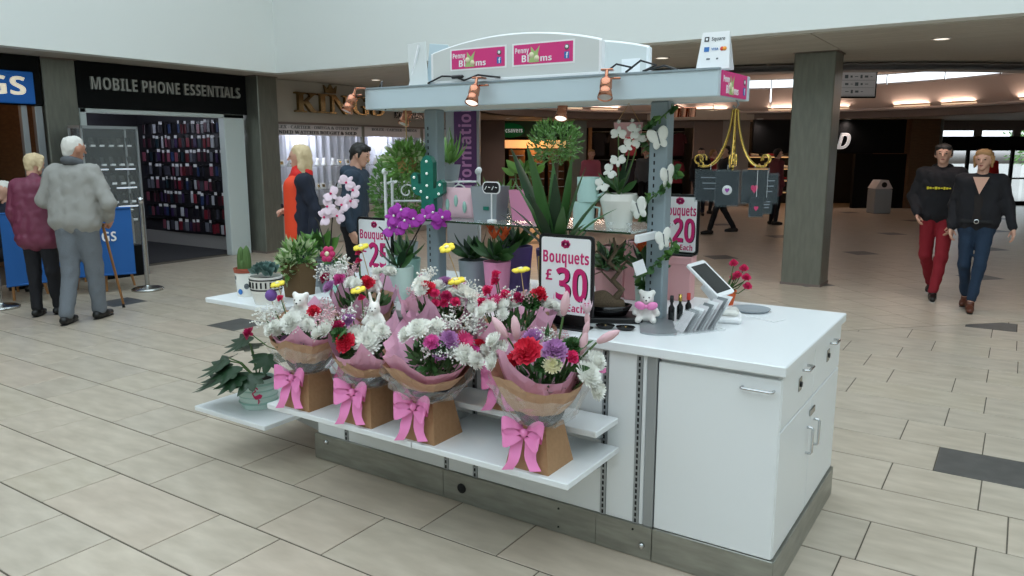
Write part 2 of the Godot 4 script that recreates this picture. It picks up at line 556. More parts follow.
# ---------- floor
func seen(p: Vector3) -> Vector3:   # pixel x, pixel y, depth
	var d := p - EYE
	var f := Vector3(-sin(YAW) * cos(PITCH), -sin(PITCH), -cos(YAW) * cos(PITCH))
	var r := Vector3(cos(YAW), 0, -sin(YAW))
	var k := d.dot(f)
	return Vector3(512 + FOCAL * d.dot(r) / k, 288 - FOCAL * d.dot(r.cross(f)) / k, k)
func tile_mesh(w: float, h: float) -> Mesh:
	var key := "tile%d_%d" % [roundi(w * 200), roundi(h * 200)]
	if not cache.has(key): cache[key] = mesh_of(bx(S(), Vector3(0, -0.006, 0), Vector3(roundi(w * 200) / 200.0 - 0.006, 0.012, h - 0.009), 0.0015))
	return cache[key]
func area_of(p: PackedVector2Array) -> float:
	var a := 0.0
	for i in p.size(): a += p[i].cross(p[(i + 1) % p.size()])
	return absf(a) / 2
func floor_tiles() -> void:
	var fl := struct("floor", box(Vector3(-24, -0.25, -46), Vector3(9, -0.003, 9)), M.grout)
	var left := {-3: -3.135, -2: -3.755, -1: -2.28, 0: -2.90}
	var right := {2: -0.017, 3: 0.5, 4: -0.03, 5: 0.15, 6: -0.045, 7: 0.15, 8: 0.34, 9: -0.277, 10: 0.325, 11: 0.51, 12: -0.1, 13: 0.495, 14: 0.3, 15: 0.08}
	var dark5 := [-8.38, -6.38, -0.25, 1.75]
	# the concourse zone, where the tiles turn to the diagonal
	var zone := PackedVector2Array([Vector2(-1.26, -7.5), Vector2(9.2, -17.96), Vector2(9.2, -46), Vector2(-24, -46), Vector2(-24, -14), Vector2(-10.3, -14), Vector2(-10.3, -7.5)])
	var wider: PackedVector2Array = Geometry2D.offset_polygon(zone, 0.012)[0]
	var list := []
	for k in range(-11, 24):
		var z0 := -(2.41 + 0.393 * k)
		var z1 := z0 - 0.393
		var spans := [[-10.4, -2.05, left.get(k, -2.9 + 0.245 * (k % 5) + 0.61 * (k % 2))], [-2.05, 5.0, right.get(k, -0.4 + 0.41 * (k % 3))]]
		if k < 2: spans = [[-10.4, 5.0, left.get(k, -2.9 + 0.37 * (k % 4))]]
		for sp in spans:
			var cuts := [sp[0]]
			var x: float = sp[2] - 1.23 * ceilf((sp[2] - sp[0]) / 1.23)
			var n := 0
			while x < sp[1]:
				for c in [x, x + 0.82]:
					if c > sp[0] + 0.06 and c < sp[1] - 0.06: cuts.append(c)
				x += 1.23
			if k == 5:
				var keep := []
				for c in cuts:
					var ok := true
					for dx in dark5:
						if c > dx - 0.12 and c < dx + 0.53: ok = false
					if ok or c == sp[0]: keep.append(c)
				for dx in dark5:
					if dx > sp[0] and dx < sp[1]: keep.append_array([dx, dx + 0.41])
				keep.sort()
				cuts = keep
			cuts.append(sp[1])
			for i in cuts.size() - 1:
				var a: float = cuts[i]
				var b: float = cuts[i + 1]
				var c := Vector3((a + b) / 2, 0, (z0 + z1) / 2)
				var out := PackedVector2Array([Vector2(a + 0.003, z0 - 0.003), Vector2(b - 0.003, z0 - 0.003), Vector2(b - 0.003, z1 + 0.003), Vector2(a + 0.003, z1 + 0.003)])
				var cut := Geometry2D.clip_polygons(out, wider)
				if cut.is_empty(): continue
				var whole: bool = cut.size() == 1 and absf(area_of(cut[0]) - area_of(out)) < 0.0005
				var is_dark: bool = (k == 5 and dark5.any(func(dx): return absf(dx - a) < 0.01)) or (k == 15 and absf(a + 0.33) < 0.02)
				var p := seen(c)
				var area := 0.0
				if p.z > 0.5 and p.x > -60 and p.x < 1084 and p.y < 620: area = (b - a) / pow(p.z, 3)
				list.append([area, c, b - a, is_dark, [] if whole else cut])
	list.sort_custom(func(p, q): return p[0] > q[0])
	var rest := S()
	for i in list.size():
		var t: Array = list[i]
		if t[4] and t[3]:
			fin(slab(S(), t[4][0], 0.012, Transform3D(Basis(Vector3(1, 0, 0), Vector3(0, 0, 1), Vector3(0, -1, 0)), Vector3.ZERO)), "floor_tile", M.tile_dark, fl)
		elif t[4]:
			for poly in t[4]: slab(rest, poly, 0.012, Transform3D(Basis(Vector3(1, 0, 0), Vector3(0, 0, 1), Vector3(0, -1, 0)), Vector3.ZERO))
		elif i < 300 and t[0] > 0.0:
			var m: Material = M.tile_dark if t[3] else M["tile_stone_%d" % rng.randi_range(0, 4)]
			put(tile_mesh(t[2], 0.393), "floor_tile", m, fl, Transform3D(Basis(), t[1]))
		elif t[3]:
			put(tile_mesh(t[2], 0.393), "floor_tile", M.tile_dark, fl, Transform3D(Basis(), t[1]))
		else:
			bx(rest, t[1] + Vector3(0, -0.006, 0), Vector3(t[2] - 0.006, 0.012, 0.387))
	tag(fin(rest, "outer_tiles", M.tile_stone_2, fl), "", "", "", "stuff")
	# the concourse: square tiles laid on the diagonal, with dark diamonds
	var sets := [S(), S(), S(), S()]
	var q := 0.41
	var bs := Basis(Vector3.UP, PI / 4)
	for i in range(-66, 40):
		for j in range(-52, 52):
			var c := Vector3(-2.1, -0.006, -16.95) + bs * Vector3(i * q, 0, j * q)
			if c.z > -7.0 or c.z < -33 or c.x < -22 or c.x > 8.7: continue
			var h := q / 2 - 0.0025
			var sq := PackedVector2Array()
			for e in [Vector3(-h, 0, -h), Vector3(h, 0, -h), Vector3(h, 0, h), Vector3(-h, 0, h)]:
				var w: Vector3 = c + bs * e
				sq.append(Vector2(w.x, w.z))
			var near: bool = c.z > -8.2 or c.x + c.z > -9.4 or c.x < -9.7
			if near and Geometry2D.intersect_polygons(sq, zone).is_empty(): continue
			var dk := posmod(i, 6) == 0 and posmod(j, 6) == 0 and not near
			var far: SurfaceTool = sets[3 if dk else rng.randi_range(0, 2)]
			if near:
				for poly in Geometry2D.intersect_polygons(sq, zone): slab(far, poly, 0.012, Transform3D(Basis(Vector3(1, 0, 0), Vector3(0, 0, 1), Vector3(0, -1, 0)), Vector3.ZERO))
			else: bx(far, c, Vector3(q - 0.005, 0.012, q - 0.005), 0.0, bs)
	for i in 4: tag(fin(sets[i], "diagonal_tiles", [M.tile_stone_0, M.tile_stone_1, M.tile_stone_4, M.tile_dark][i], fl), "", "", "", "stuff")

# ---------- the building
func shell() -> void:
	struct("wall_left", box(Vector3(-9.8, 2.79, -8.27), Vector3(-9.6, 6.2, 8)), M.bulkhead)
	struct("wall_back", box(Vector3(-9.8, 2.79, -8.27), Vector3(6.2, 6.2, -8.07)), M.bulkhead)
	struct("wall_right", box(Vector3(6.0, 0, -8.27), Vector3(6.2, 6.2, 8)), M.bulkhead)
	struct("wall_front", box(Vector3(-16, 0, 8), Vector3(6.2, 6.2, 8.2)), M.bulkhead)
	var roof := S()
	bx(roof, Vector3(-1.8, 6.3, 7.2), Vector3(16, 0.2, 2))
	bx(roof, Vector3(-1.8, 6.3, -7.6), Vector3(16, 0.2, 1.4))
	bx(roof, Vector3(-9.2, 6.3, 0), Vector3(1.2, 0.2, 16.6))
	bx(roof, Vector3(5.6, 6.3, 0), Vector3(1.2, 0.2, 16.6))
	for i in 6: bx(roof, Vector3(-6.6 + i * 2.0, 6.3, 0), Vector3(0.12, 0.2, 14))
	for i in 4: bx(roof, Vector3(-1.8, 6.3, -4.5 + i * 3.0), Vector3(14, 0.15, 0.1))
	struct("ceiling_rooflight", roof, M.bulkhead)
	struct("ceiling_soffit", box(Vector3(-16, 2.79, -8.27), Vector3(-9.8, 3.0, 8)), M.soffit)
	# concourse ceiling with a round opening
	var s := S()
	s.set_smooth_group(-1)
	var lo := Vector2(-34, -50)
	var hi := Vector2(16, -8.27)
	var n := 144
	var c := Vector2(KIN.x, KIN.z)
	var edge := []
	var ring := []
	for i in n:
		var d := Vector2(sin(TAU * i / n), cos(TAU * i / n))
		var t := 1e9
		if d.x > 1e-5: t = minf(t, (hi.x - c.x) / d.x)
		if d.x < -1e-5: t = minf(t, (lo.x - c.x) / d.x)
		if d.y > 1e-5: t = minf(t, (hi.y - c.y) / d.y)
		if d.y < -1e-5: t = minf(t, (lo.y - c.y) / d.y)
		var dw := -(d.x * sin(YAW) + d.y * cos(YAW))
		if dw > 1e-5: t = minf(t, 6.8 / dw)
		ring.append(Vector3(c.x + d.x * RIN, 0, c.y + d.y * RIN))
		edge.append(Vector3(c.x + d.x * t, 0, c.y + d.y * t))
	for lev in [[2.79, -1], [3.0, 1]]:
		var up := Vector3(0, lev[0], 0)
		for i in n:
			var j := (i + 1) % n
			var P := [ring[i] + up, ring[j] + up, edge[j] + up, edge[i] + up]
			if lev[1] > 0: P.reverse()
			quad(s, P[3], P[2], P[1], P[0])
	for i in n:
		var j := (i + 1) % n
		quad(s, ring[j] + Vector3(0, 2.79, 0), ring[i] + Vector3(0, 2.79, 0), ring[i] + Vector3(0, 3.0, 0), ring[j] + Vector3(0, 3.0, 0))
	var ce := struct("ceiling_concourse", s, M.soffit)
	# long ceiling planks of the soffit that can be told apart, between the atrium edge and the dome
	for i in 4:
		for j in 6:
			var x0 := -9.4 + j * 2.5
			var zz := -8.45 - i * 0.36
			fin(box(Vector3(x0 + 0.004, 2.778, zz - 0.176), Vector3(x0 + 2.494, 2.792, zz + 0.176), 0.003), "ceiling_plank", M.soffit, ce)
	# pillars
	for p in [[-10.62, -10.325, -5.45, -5.04, "wall"], [-10.62, -10.08, -8.48, -8.1, "corner"], [-2.42, -1.95, -10.2, -9.76, "free"]]:
		var o := tag(Node3D.new(), "", "", "", "structure")
		o.name = numbered("pillar")
		add_child(o)
		var lo3 := Vector3(p[0], 0.0, p[2])
		var hi3 := Vector3(p[1], 2.79, p[3])
		fin(box(lo3, hi3 - Vector3(0, 0.012, 0), 0.012), "casing", M.pillar_steel, o)
		fin(box(lo3 + Vector3(-0.012, 2.775, -0.012), hi3 + Vector3(0.012, 0, 0.012)), "collar", M.brown_fascia, o)
		fin(box(lo3 + Vector3(-0.006, 0, -0.006), Vector3(hi3.x + 0.006, 0.03, hi3.z + 0.006)), "skirting", M.brown_fascia, o)
	for p in [[-0.85, -9.31], [-3.9, -9.3], [-6.3, -9.3], [1.9, -9.3], [-9.0, -9.6], [-9.0, -11.6], [-6.3, -11.5], [2.6, -12.5], [3.0, -16.5], [2.4, -20.5], [-11.8, -15.2], [-12.2, -18.8]]: downlight(Vector3(p[0], 2.778, p[1]), "recessed round downlight in the concourse soffit, in a set filled out with added lamps")  # row by the atrium edge; later ones added to brighten jeweller and concourse
	for p in [[9.4, 22.0], [6.9, 21.9], [8.6, 22.2], [4.4, 23.0], [3.6, 23.2], [0.9, 21.6], [-0.1, 21.6]]: downlight(uw(p[0], 2.5, p[1]), "small downlight in the low ceiling before the far shops", 0.09)

func downlight(at: Vector3, label: String, r := 0.095) -> void:
	var o := thing("downlight", label, "light", at, 0, "ceiling downlights")
	fin(lathe(S(), [Vector2(r * 0.78, 0.0), Vector2(r * 0.8, -0.012), Vector2(r, -0.012), Vector2(r, 0.0)], 20), "trim_ring", M.moulding, o)
	fin(lathe(S(), [Vector2(0, -0.006), Vector2(r * 0.78, -0.006), Vector2(r * 0.78, 0.0)], 20), "lens", M.downlight_lens, o)
	var l := SpotLight3D.new()
	l.name = "down_light"
	l.position = Vector3(0, -0.03, 0)
	l.rotation.x = -PI / 2
	l.light_color = Color("ffe4da")
	l.light_energy = 3.6
	l.light_size = r
	l.spot_angle = 75
	l.spot_range = 40
	l.spot_attenuation = 2.0
	l.shadow_enabled = true
	o.add_child(l)

func arc(prof: Array, a0: float, a1: float, n: int) -> SurfaceTool:   # part of a lathe about the dome centre; angle 0 looks along +z
	var s := S()
	for k in prof.size() - 1:
		s.set_smooth_group(k)
		for i in n:
			var p := lerpf(a0, a1, float(i) / n)
			var q := lerpf(a0, a1, float(i + 1) / n)
			var a: Vector2 = prof[k]
			var b: Vector2 = prof[k + 1]
			quad(s, KIN + Vector3(a.x * sin(p), a.y, a.x * cos(p)), KIN + Vector3(a.x * sin(q), a.y, a.x * cos(q)), KIN + Vector3(b.x * sin(q), b.y, b.x * cos(q)), KIN + Vector3(b.x * sin(p), b.y, b.x * cos(p)))
	return s
func dome() -> void:
	var face := PI + YAW   # direction away from the camera
	# low ceiling and fascia around the far half
	struct("trim_1", arc([Vector2(RIN + 0.3, 2.5), Vector2(RIN, 2.5), Vector2(RIN, 2.66), Vector2(RIN - 0.05, 2.66), Vector2(RIN - 0.05, 2.68), Vector2(RIN + 0.3, 2.68)], face - PI / 2, face + PI / 2, 48), M.brown_fascia)
	struct("trim_2", arc([Vector2(RIN + 0.2, 2.682), Vector2(RIN - 0.12, 2.682), Vector2(RIN - 0.14, 2.71), Vector2(RIN - 0.1, 2.75), Vector2(RIN + 0.2, 2.76)], 0, TAU, 72), M.moulding)
	var low := S()
	low.set_smooth_group(-1)
	var n := 40
	var pts := []
	for i in n + 1:
		var p := face - PI / 2 + PI * i / n
		pts.append([KIN + Vector3(RIN * sin(p), 0, RIN * cos(p)), KIN + Vector3(14.0 * sin(p), 0, 14.0 * cos(p))])
	for i in n:
		for yy in [2.5, 2.78]:
			var up := Vector3(0, yy, 0)
			if yy < 2.6: quad(low, pts[i][0] + up, pts[i][1] + up, pts[i + 1][1] + up, pts[i + 1][0] + up)
			else: quad(low, pts[i + 1][0] + up, pts[i + 1][1] + up, pts[i][1] + up, pts[i][0] + up)
	for e in [0, n]: quad(low, pts[e][0] + Vector3(0, 2.5, 0), pts[e][1] + Vector3(0, 2.5, 0), pts[e][1] + Vector3(0, 2.78, 0), pts[e][0] + Vector3(0, 2.78, 0))
	struct("ceiling_low", low, M.soffit)
	# the sloping ring rises in panels to a band of rooflights under a flat cap
	var cone := Node3D.new()
	cone.name = "dome"
	tag(cone, "", "", "", "structure")
	add_child(cone)
	for i in 24:
		var g := 0.003
		fin(arc([Vector2(RIN - 0.06, 2.75), Vector2(RIN - 0.55, 3.3), Vector2(RIN - 0.5, 3.36), Vector2(RIN + 0.04, 2.76)], TAU * i / 24 + g, TAU * (i + 1) / 24 - g, 4), "cone_panel", M.cone_paint, cone)
		fin(arc([Vector2(RIN - 0.53, 3.34), Vector2(RIN - 0.53, 3.56)], TAU * i / 24 + g, TAU * (i + 1) / 24 - g, 4), "rooflight_pane", M.glass, cone)
		var a := TAU * i / 24
		fin(tube(S(), [KIN + Vector3((RIN - 0.53) * sin(a), 3.33, (RIN - 0.53) * cos(a)), KIN + Vector3((RIN - 0.53) * sin(a), 3.58, (RIN - 0.53) * cos(a))], 0.012, 6), "glazing_bar", M.brown_fascia, cone)
	fin(arc([Vector2(0.01, 3.57), Vector2(RIN - 0.4, 3.57), Vector2(RIN - 0.4, 3.7), Vector2(0.01, 3.7)], 0, TAU, 72), "cap", M.cap_ceiling, cone)
	# cove lamps behind the moulding
	var mid := face - 0.10
	for i in 11:
		var a := mid + (i - 5) * 0.27 + (0.05 if i % 2 else -0.02)
		var o := thing("cove_lamp", "warm linear cove lamp on the moulding below the dome slope", "light", Vector3.ZERO, 0, "cove lamps around the dome")
		fin(arc([Vector2(RIN - 0.02, 2.762), Vector2(RIN - 0.1, 2.762), Vector2(RIN - 0.1, 2.785), Vector2(RIN - 0.02, 2.785), Vector2(RIN - 0.02, 2.762)], a - 0.075, a + 0.075, 6), "tube", M.cove_lamp, o)
		var l := AreaLight3D.new()
		l.name = "cove_light"
		l.area_size = Vector2(0.9, 0.12)
		l.light_color = Color("ffddc6")
		l.light_energy = 2.6
		l.area_range = 40.0
		l.shadow_enabled = true
		add_child(l, true)
		var at := KIN + Vector3((RIN - 0.16) * sin(a), 2.80, (RIN - 0.16) * cos(a))
		l.look_at_from_position(at, at + Vector3(-0.9 * sin(a), 0.75, -0.9 * cos(a)), Vector3.UP)

# ---------- shops along the left wall
func shop_wall(n: String, lo: Vector3, hi: Vector3, m: Material) -> MeshInstance3D:
	return struct(n, box(lo, hi), m)
func left_shops() -> void:
	# rooms: party walls, back walls, low ceilings
	shop_wall("wall_shop_back", Vector3(-16.2, 0, -8.4), Vector3(-16, 3, 8.2), M.dark_wall)
	shop_wall("wall_shop_side", Vector3(-16, 0, -8.24), Vector3(-10.62, 2.79, -8.06), M.slatwall)
	shop_wall("wall_party", Vector3(-16, 0, -5.36), Vector3(-10.62, 2.79, -5.14), M.dark_oak)
	shop_wall("wall_shop_inner", Vector3(-13.5, 0, -8.05), Vector3(-13.35, 2.6, -5.37), M.slatwall)
	shop_wall("ceiling_phone_shop", Vector3(-13.35, 2.3, -8.05), Vector3(-10.55, 2.4, -5.37), M.pale_wall)
	struct("floor_carpet", box(Vector3(-13.4, -0.003, -8.05), Vector3(-10.62, 0.004, -5.37)), M.carpet)
	struct("baseboard_phone_shop", box(Vector3(-13.3, 0.005, -8.06), Vector3(-10.66, 0.22, -8.03)), M.pale_wall)
	# phone shop front
	var f := thing("shop_fascia", "black fascia reading mobile phone essentials above the phone shop", "shop sign", Vector3(-10.4, 0, -6.74))
	fin(box(Vector3(-0.06, 2.19, -1.345), Vector3(0.06, 2.785, 1.285), 0.006), "board", M.shop_black, f)
	text(f, "lettering", "MOBILE PHONE ESSENTIALS", 0.155, M.letter_grey, T(Vector3(0.075, 2.51, -0.05), PI / 2), 0.03, 2.32)
	var fr := tag(Node3D.new(), "", "", "", "structure")
	fr.name = "door_1"
	add_child(fr)
	fin(box(Vector3(-10.5, 0, -5.56), Vector3(-10.36, 2.19, -5.47), 0.008), "frame_post", M.white_frame, fr)
	fin(box(Vector3(-10.5, 0, -8.03), Vector3(-10.36, 2.19, -7.66), 0.008), "frame_post", M.white_frame, fr)
	fin(box(Vector3(-10.5, 2.13, -8.03), Vector3(-10.36, 2.19, -5.47), 0.006), "frame_head", M.white_frame, fr)
	for i in 2:
		var o := thing("shop_ceiling_light", "white strip light on the phone shop ceiling", "light", Vector3(-11.6 - i * 1.0, 2.3, -6.7), 0, "phone shop strip lights")
		fin(box(Vector3(-0.1, -0.04, -0.6), Vector3(0.1, 0, 0.6), 0.01), "housing", M.white_frame, o)
		fin(box(Vector3(-0.08, -0.05, -0.58), Vector3(0.08, -0.041, 0.58)), "diffuser", M.shop_lamp, o)
		lamp(Vector3(-11.6 - i * 1.0, 2.15, -6.7), Color("e4ecff"), 1.2, 0.2)
	# phone cases hanging in rows on the slat wall
	var looks := []
	for c in ["1b1a22", "22222c", "5e1a24", "7a2230", "2a3c66", "3a2a50", "b9bcc4", "5b2b3b", "17303a", "8a4a5a", "40404a", "6a6d78", "1d1d1f", "3e1c28"]: looks.append(mat("phone_case_" + c, Color(c), 0.35))
	var cm := mesh_of(bx(S(), Vector3.ZERO, Vector3(0.075, 0.155, 0.016), 0.006))
	var tab := mesh_of(bx(S(), Vector3(0, 0.1, 0), Vector3(0.07, 0.05, 0.004)))
	var words := {"1": "black", "2": "dark", "8": "dusky pink", "b": "silver", "3": "violet", "5": "plum", "4": "grey", "6": "steel grey", "7": "red"}
	var rail := tag(put(mesh_of(S2rails()), "display_rails", M.steel), "chrome hook rails across the dark slat wall of phone cases", "rack")
	for row in 8:
		var y := 2.0 - row * 0.235
		var x := -13.15
		while x < -10.72:
			x += rf(0.095, 0.125) + (0.1 if rng.randf() < 0.06 else 0.0)
			if row == 7 and x < -12.6: continue
			var ci := rng.randi_range(0, looks.size() - 1)
			var hex: String = looks[ci].resource_name.substr(11)
			var o := put(cm, "phone_case", looks[ci], null, T(Vector3(x, y + rf(-0.012, 0.012), -7.985 + rf(0, 0.04)), rf(-0.25, 0.25)))
			var where: String = ["top row", "second row", "third row", "fourth row", "fifth row", "sixth row", "seventh row", "bottom row"][row]
			tag(o, "%s phone case hanging in the %s of the phone shop wall" % [words.get(hex.substr(0, 1), "dark"), where], "phone case", "phone cases on the slat wall")
			put(tab, "hang_tab", M.white_card if rng.randf() < 0.5 else M.black_plastic, o)
	# glass display cabinet standing in the shop opening
	var cb := thing("display_cabinet", "tall glass display cabinet with lit shelves of phones", "cabinet", Vector3(-9.88, 0, -5.5))
	var fm := S()
	for sx in [-0.14, 0.14]:
		for sz in [-0.36, 0.36]: bx(fm, Vector3(sx, 0.97, sz), Vector3(0.025, 1.94, 0.025), 0.003)
		bx(fm, Vector3(sx, 1.93, 0), Vector3(0.025, 0.03, 0.74))
	for sz in [-0.36, 0.36]: bx(fm, Vector3(0, 1.93, sz), Vector3(0.3, 0.03, 0.025))
	fin(fm, "frame", M.aluminium, cb)
	fin(box(Vector3(-0.15, 0, -0.37), Vector3(0.15, 0.4, 0.37), 0.006), "base", M.shop_black, cb)
	fin(box(Vector3(-0.15, 0.4, -0.345), Vector3(-0.14, 1.92, 0.345)), "added_dark_panel", M.black_matt, cb)  # black sheet added so that the cabinet interior looks dark
	for k in 5:
		var yy := 0.72 + k * 0.24
		fin(box(Vector3(-0.13, yy, -0.345), Vector3(0.13, yy + 0.008, 0.345)), "glass_shelf", M.glass, cb)
		if k in [0, 1, 2]:
			for j in 2:
				var zz := -0.18 + j * 0.36
				fin(box(Vector3(0.1, yy + 0.195, zz - 0.13), Vector3(0.125, yy + 0.21, zz + 0.13)), "shelf_light", M.shop_lamp, cb)
		for j in 6:
			var o := thing("mobile_phone", "mobile phone on a small stand inside the glass display cabinet", "phone", Vector3(-9.86, yy + 0.008, -5.5 - 0.3 + j * 0.12), rf(-0.2, 0.2) + PI / 2, "phones in the display cabinet")
			fin(bx(S(), Vector3(0, 0.058, 0), Vector3(0.062, 0.115, 0.009), 0.004, Basis(Vector3.RIGHT, -0.3)), "handset", M.black_gloss, o)
			fin(bx(S(), Vector3(0, 0.012, 0.02), Vector3(0.05, 0.024, 0.05), 0.004), "stand", M.white_card, o)
	fin(box(Vector3(0.15, 0.42, -0.35), Vector3(0.154, 1.91, 0.35)), "front_pane", M.glass, cb)
	fin(box(Vector3(-0.13, 0.42, 0.37), Vector3(0.13, 1.91, 0.374)), "side_pane", M.glass, cb)
	lamp(Vector3(-9.88, 1.3, -5.5), Color("eaf2ff"), 0.04, 0.1)
	# bakery: fascia with blue lit sign, dim wooden room
	var g := thing("bakery_fascia", "black fascia with a lit blue sign above the bakery", "shop sign", Vector3(-10.4, 0, -3.4))
	fin(box(Vector3(-0.06, 2.19, -1.62), Vector3(0.06, 2.785, 3.4), 0.006), "board", M.shop_black, g)
	fin(box(Vector3(0.06, 2.205, -1.52), Vector3(0.1, 2.59, 1.2), 0.01), "sign_box", M.blue_sign, g)
	text(g, "lettering", "GREGGS", 0.215, M.lit_letter, T(Vector3(0.105, 2.41, -0.66), PI / 2), 0.02, 1.5)
	var fr2 := tag(Node3D.new(), "", "", "", "structure")
	fr2.name = "door_2"
	add_child(fr2)
	fin(box(Vector3(-10.45, 0, -5.02), Vector3(-10.37, 2.19, -4.93), 0.006), "frame_post", M.aluminium, fr2)
	fin(box(Vector3(-10.45, 0, -4.84), Vector3(-10.37, 2.19, -4.77), 0.006), "frame_post", M.aluminium, fr2)
	shop_wall("wall_bakery", Vector3(-12.2, 0, -5.13), Vector3(-12.05, 2.79, 0), M.dark_oak)
	var sh := thing("wall_shelf", "dark wooden wall shelf in the bakery", "shelf", Vector3(-12.03, 1.42, -4.55))
	fin(box(Vector3(0, 0, -0.35), Vector3(0.2, 0.04, 0.9), 0.004), "board", M.black_matt, sh)
	fin(box(Vector3(0, -0.15, -0.2), Vector3(0.16, 0, -0.17)), "bracket", M.black_matt, sh)
	var bt := thing("drinks_bottle", "dark bottle with a red label on the bakery shelf", "bottle", Vector3(-11.92, 1.46, -4.62))
	fin(slathe(S(), [Vector2(0, 0), Vector2(0.085, 0.005), Vector2(0.085, 0.4), Vector2(0.03, 0.52), Vector2(0.028, 0.68), Vector2(0, 0.69)], 14), "glass_body", M.black_gloss, bt)
	fin(slathe(S(), [Vector2(0.087, 0.08), Vector2(0.087, 0.3)], 14), "label", M.maroon_cloth, bt)
	lamp(Vector3(-11.4, 2.4, -3.6), Color("ffb878"), 0.6, 0.15)
	var wl := thing("bakery_lamp", "warm pendant lamp in the bakery", "light", Vector3(-11.4, 2.45, -3.6))
	fin(ball(S(), Vector3(0, 0, 0), Vector3(0.1, 0.1, 0.1)), "globe", M.warm_lamp, wl)
	fin(tube(S(), [Vector3(0, 0.1, 0), Vector3(0, 0.34, 0)], 0.006, 6), "cord", M.black_plastic, wl)
	# jeweller
	shop_wall("wall_jeweller", Vector3(-11.3, 0, -14.0), Vector3(-11.15, 2.79, -8.41), M.pale_wall)
	shop_wall("wall_far_left", Vector3(-24, 0, -14.2), Vector3(-10.25, 2.79, -14.0), M.pale_wall)
	var kf := thing("jeweller_fascia", "pale fascia with bronze letters and a crown above the jeweller", "shop sign", Vector3(-10.3, 0, -11.2))
	fin(box(Vector3(-0.06, 2.1, -2.8), Vector3(0, 2.785, 2.76), 0.006), "board", M.cream, kf)
	fin(box(Vector3(-0.05, 2.07, -2.8), Vector3(0.02, 2.1, 2.76)), "lower_rail", M.brown_fascia, kf)
	text(kf, "lettering", "KINGS", 0.33, M.bronze, T(Vector3(0.04, 2.43, 1.13), PI / 2), 0.06, 2.15, serif)
	text(kf, "small_lettering", "PAWNBROKERS", 0.16, M.black_gloss, T(Vector3(0.03, 2.33, -0.98), PI / 2), 0.03, 1.45, serif)
	var cr := S()
	var cp := PackedVector2Array([Vector2(-0.12, 0), Vector2(0.12, 0), Vector2(0.15, 0.13), Vector2(0.07, 0.06), Vector2(0, 0.15), Vector2(-0.07, 0.06), Vector2(-0.15, 0.13)])
	slab(cr, cp, 0.04, T(Vector3(0.03, 2.62, 1.42), PI / 2))
	fin(cr, "crown", M.bronze, kf)
	var wn := tag(Node3D.new(), "", "", "", "structure")
	wn.name = "window_1"
	add_child(wn)
	fin(box(Vector3(-10.42, 0, -14.0), Vector3(-10.3, 0.62, -8.41), 0.006), "riser", M.cream, wn)
	for z in [-8.44, -10.62, -12.3, -13.95]: fin(box(Vector3(-10.36, 0.62, z - 0.03), Vector3(-10.3, 2.08, z + 0.03), 0.004), "mullion", M.pillar_steel, wn)
	for z in [[-10.59, -8.47], [-12.27, -10.65], [-13.92, -12.33]]: fin(box(Vector3(-10.335, 0.62, z[0]), Vector3(-10.327, 2.07, z[1])), "pane", M.glass, wn)
	fin(box(Vector3(-10.325, 1.89, -13.92), Vector3(-10.318, 2.07, -8.47)), "text_band", M.info_white, wn)
	text(wn, "lettering", "ROLEX - CARTIER - OMEGA & OTHER TOP", 0.05, M.grey_ink, T(Vector3(-10.312, 2.025, -9.5), PI / 2), 0.004, 2.0, serif)
	text(wn, "lettering", "BRANDED WATCHES BOUGHT & SOLD", 0.055, M.black_gloss, T(Vector3(-10.312, 1.94, -9.45), PI / 2), 0.004, 2.0, serif)
	text(wn, "lettering", "ROLEX - CARTIER - OMEGA", 0.05, M.grey_ink, T(Vector3(-10.312, 2.025, -11.5), PI / 2), 0.004, 1.3, serif)
	var rows := [[], []]
	for i in 220:
		var z := -13.9 + i * 0.0246
		var x := -10.85 + 0.035 * sin(i * 0.9) + 0.02 * sin(i * 2.3)
		rows[0].append(Vector3(x, 0.64, z))
		rows[1].append(Vector3(x + 0.01 * sin(i * 1.7), 2.06, z))
	tag(fin(sheet(S(), rows), "window_curtain", M.curtain), "silvery pleated curtain behind the jeweller window", "curtain")
	for k in 2:
		var o := thing("window_shelf", ["glass shelf low in the jeweller window carrying display stands", "upper glass shelf in the jeweller window carrying display stands"][k], "shelf", Vector3(-10.6, 0.95 + 0.42 * k, -11.2))
		fin(box(Vector3(-0.12, -0.01, -2.6), Vector3(0.12, 0, 2.6)), "board", M.shelf_glass, o)
		for j in 26:
			var b := thing("jewellery_stand", "white jewellery display stand on the %s glass shelf of the jeweller" % ["lower", "upper"][k], "stand", Vector3(-10.6 + rf(-0.05, 0.05), 0.95 + 0.42 * k, -8.75 - j * 0.19), rf(-0.3, 0.3), "display stands in the jeweller window")
			if rng.randf() < 0.5:
				fin(slathe(S(), [Vector2(0, 0), Vector2(0.055, 0.004), Vector2(0.05, 0.03), Vector2(0.028, 0.09), Vector2(0.03, 0.13), Vector2(0, 0.14)], 10), "bust", M.white_card, b)
			else:
				fin(bx(S(), Vector3(0, 0.055, 0), Vector3(0.03, 0.11, 0.11), 0.008, Basis(Vector3.BACK, 0.3)), "pad", M.white_card, b)
				fin(bx(S(), Vector3(0.022, 0.06, 0), Vector3(0.01, 0.05, 0.05), 0.003, Basis(Vector3.BACK, 0.3)), "watch", M.gold, b)
	for z in [-9.5, -11.5]:
		var o := thing("window_light", "lit strip light over the jeweller window display", "light", Vector3(-10.6, 2.06, z), 0, "jeweller window lights")
		fin(box(Vector3(-0.05, -0.03, -0.7), Vector3(0.05, 0, 0.7), 0.005), "diffuser", M.shop_lamp, o)
		lamp(Vector3(-10.6, 1.98, z), Color("eef2ff"), 2.4, 0.15)
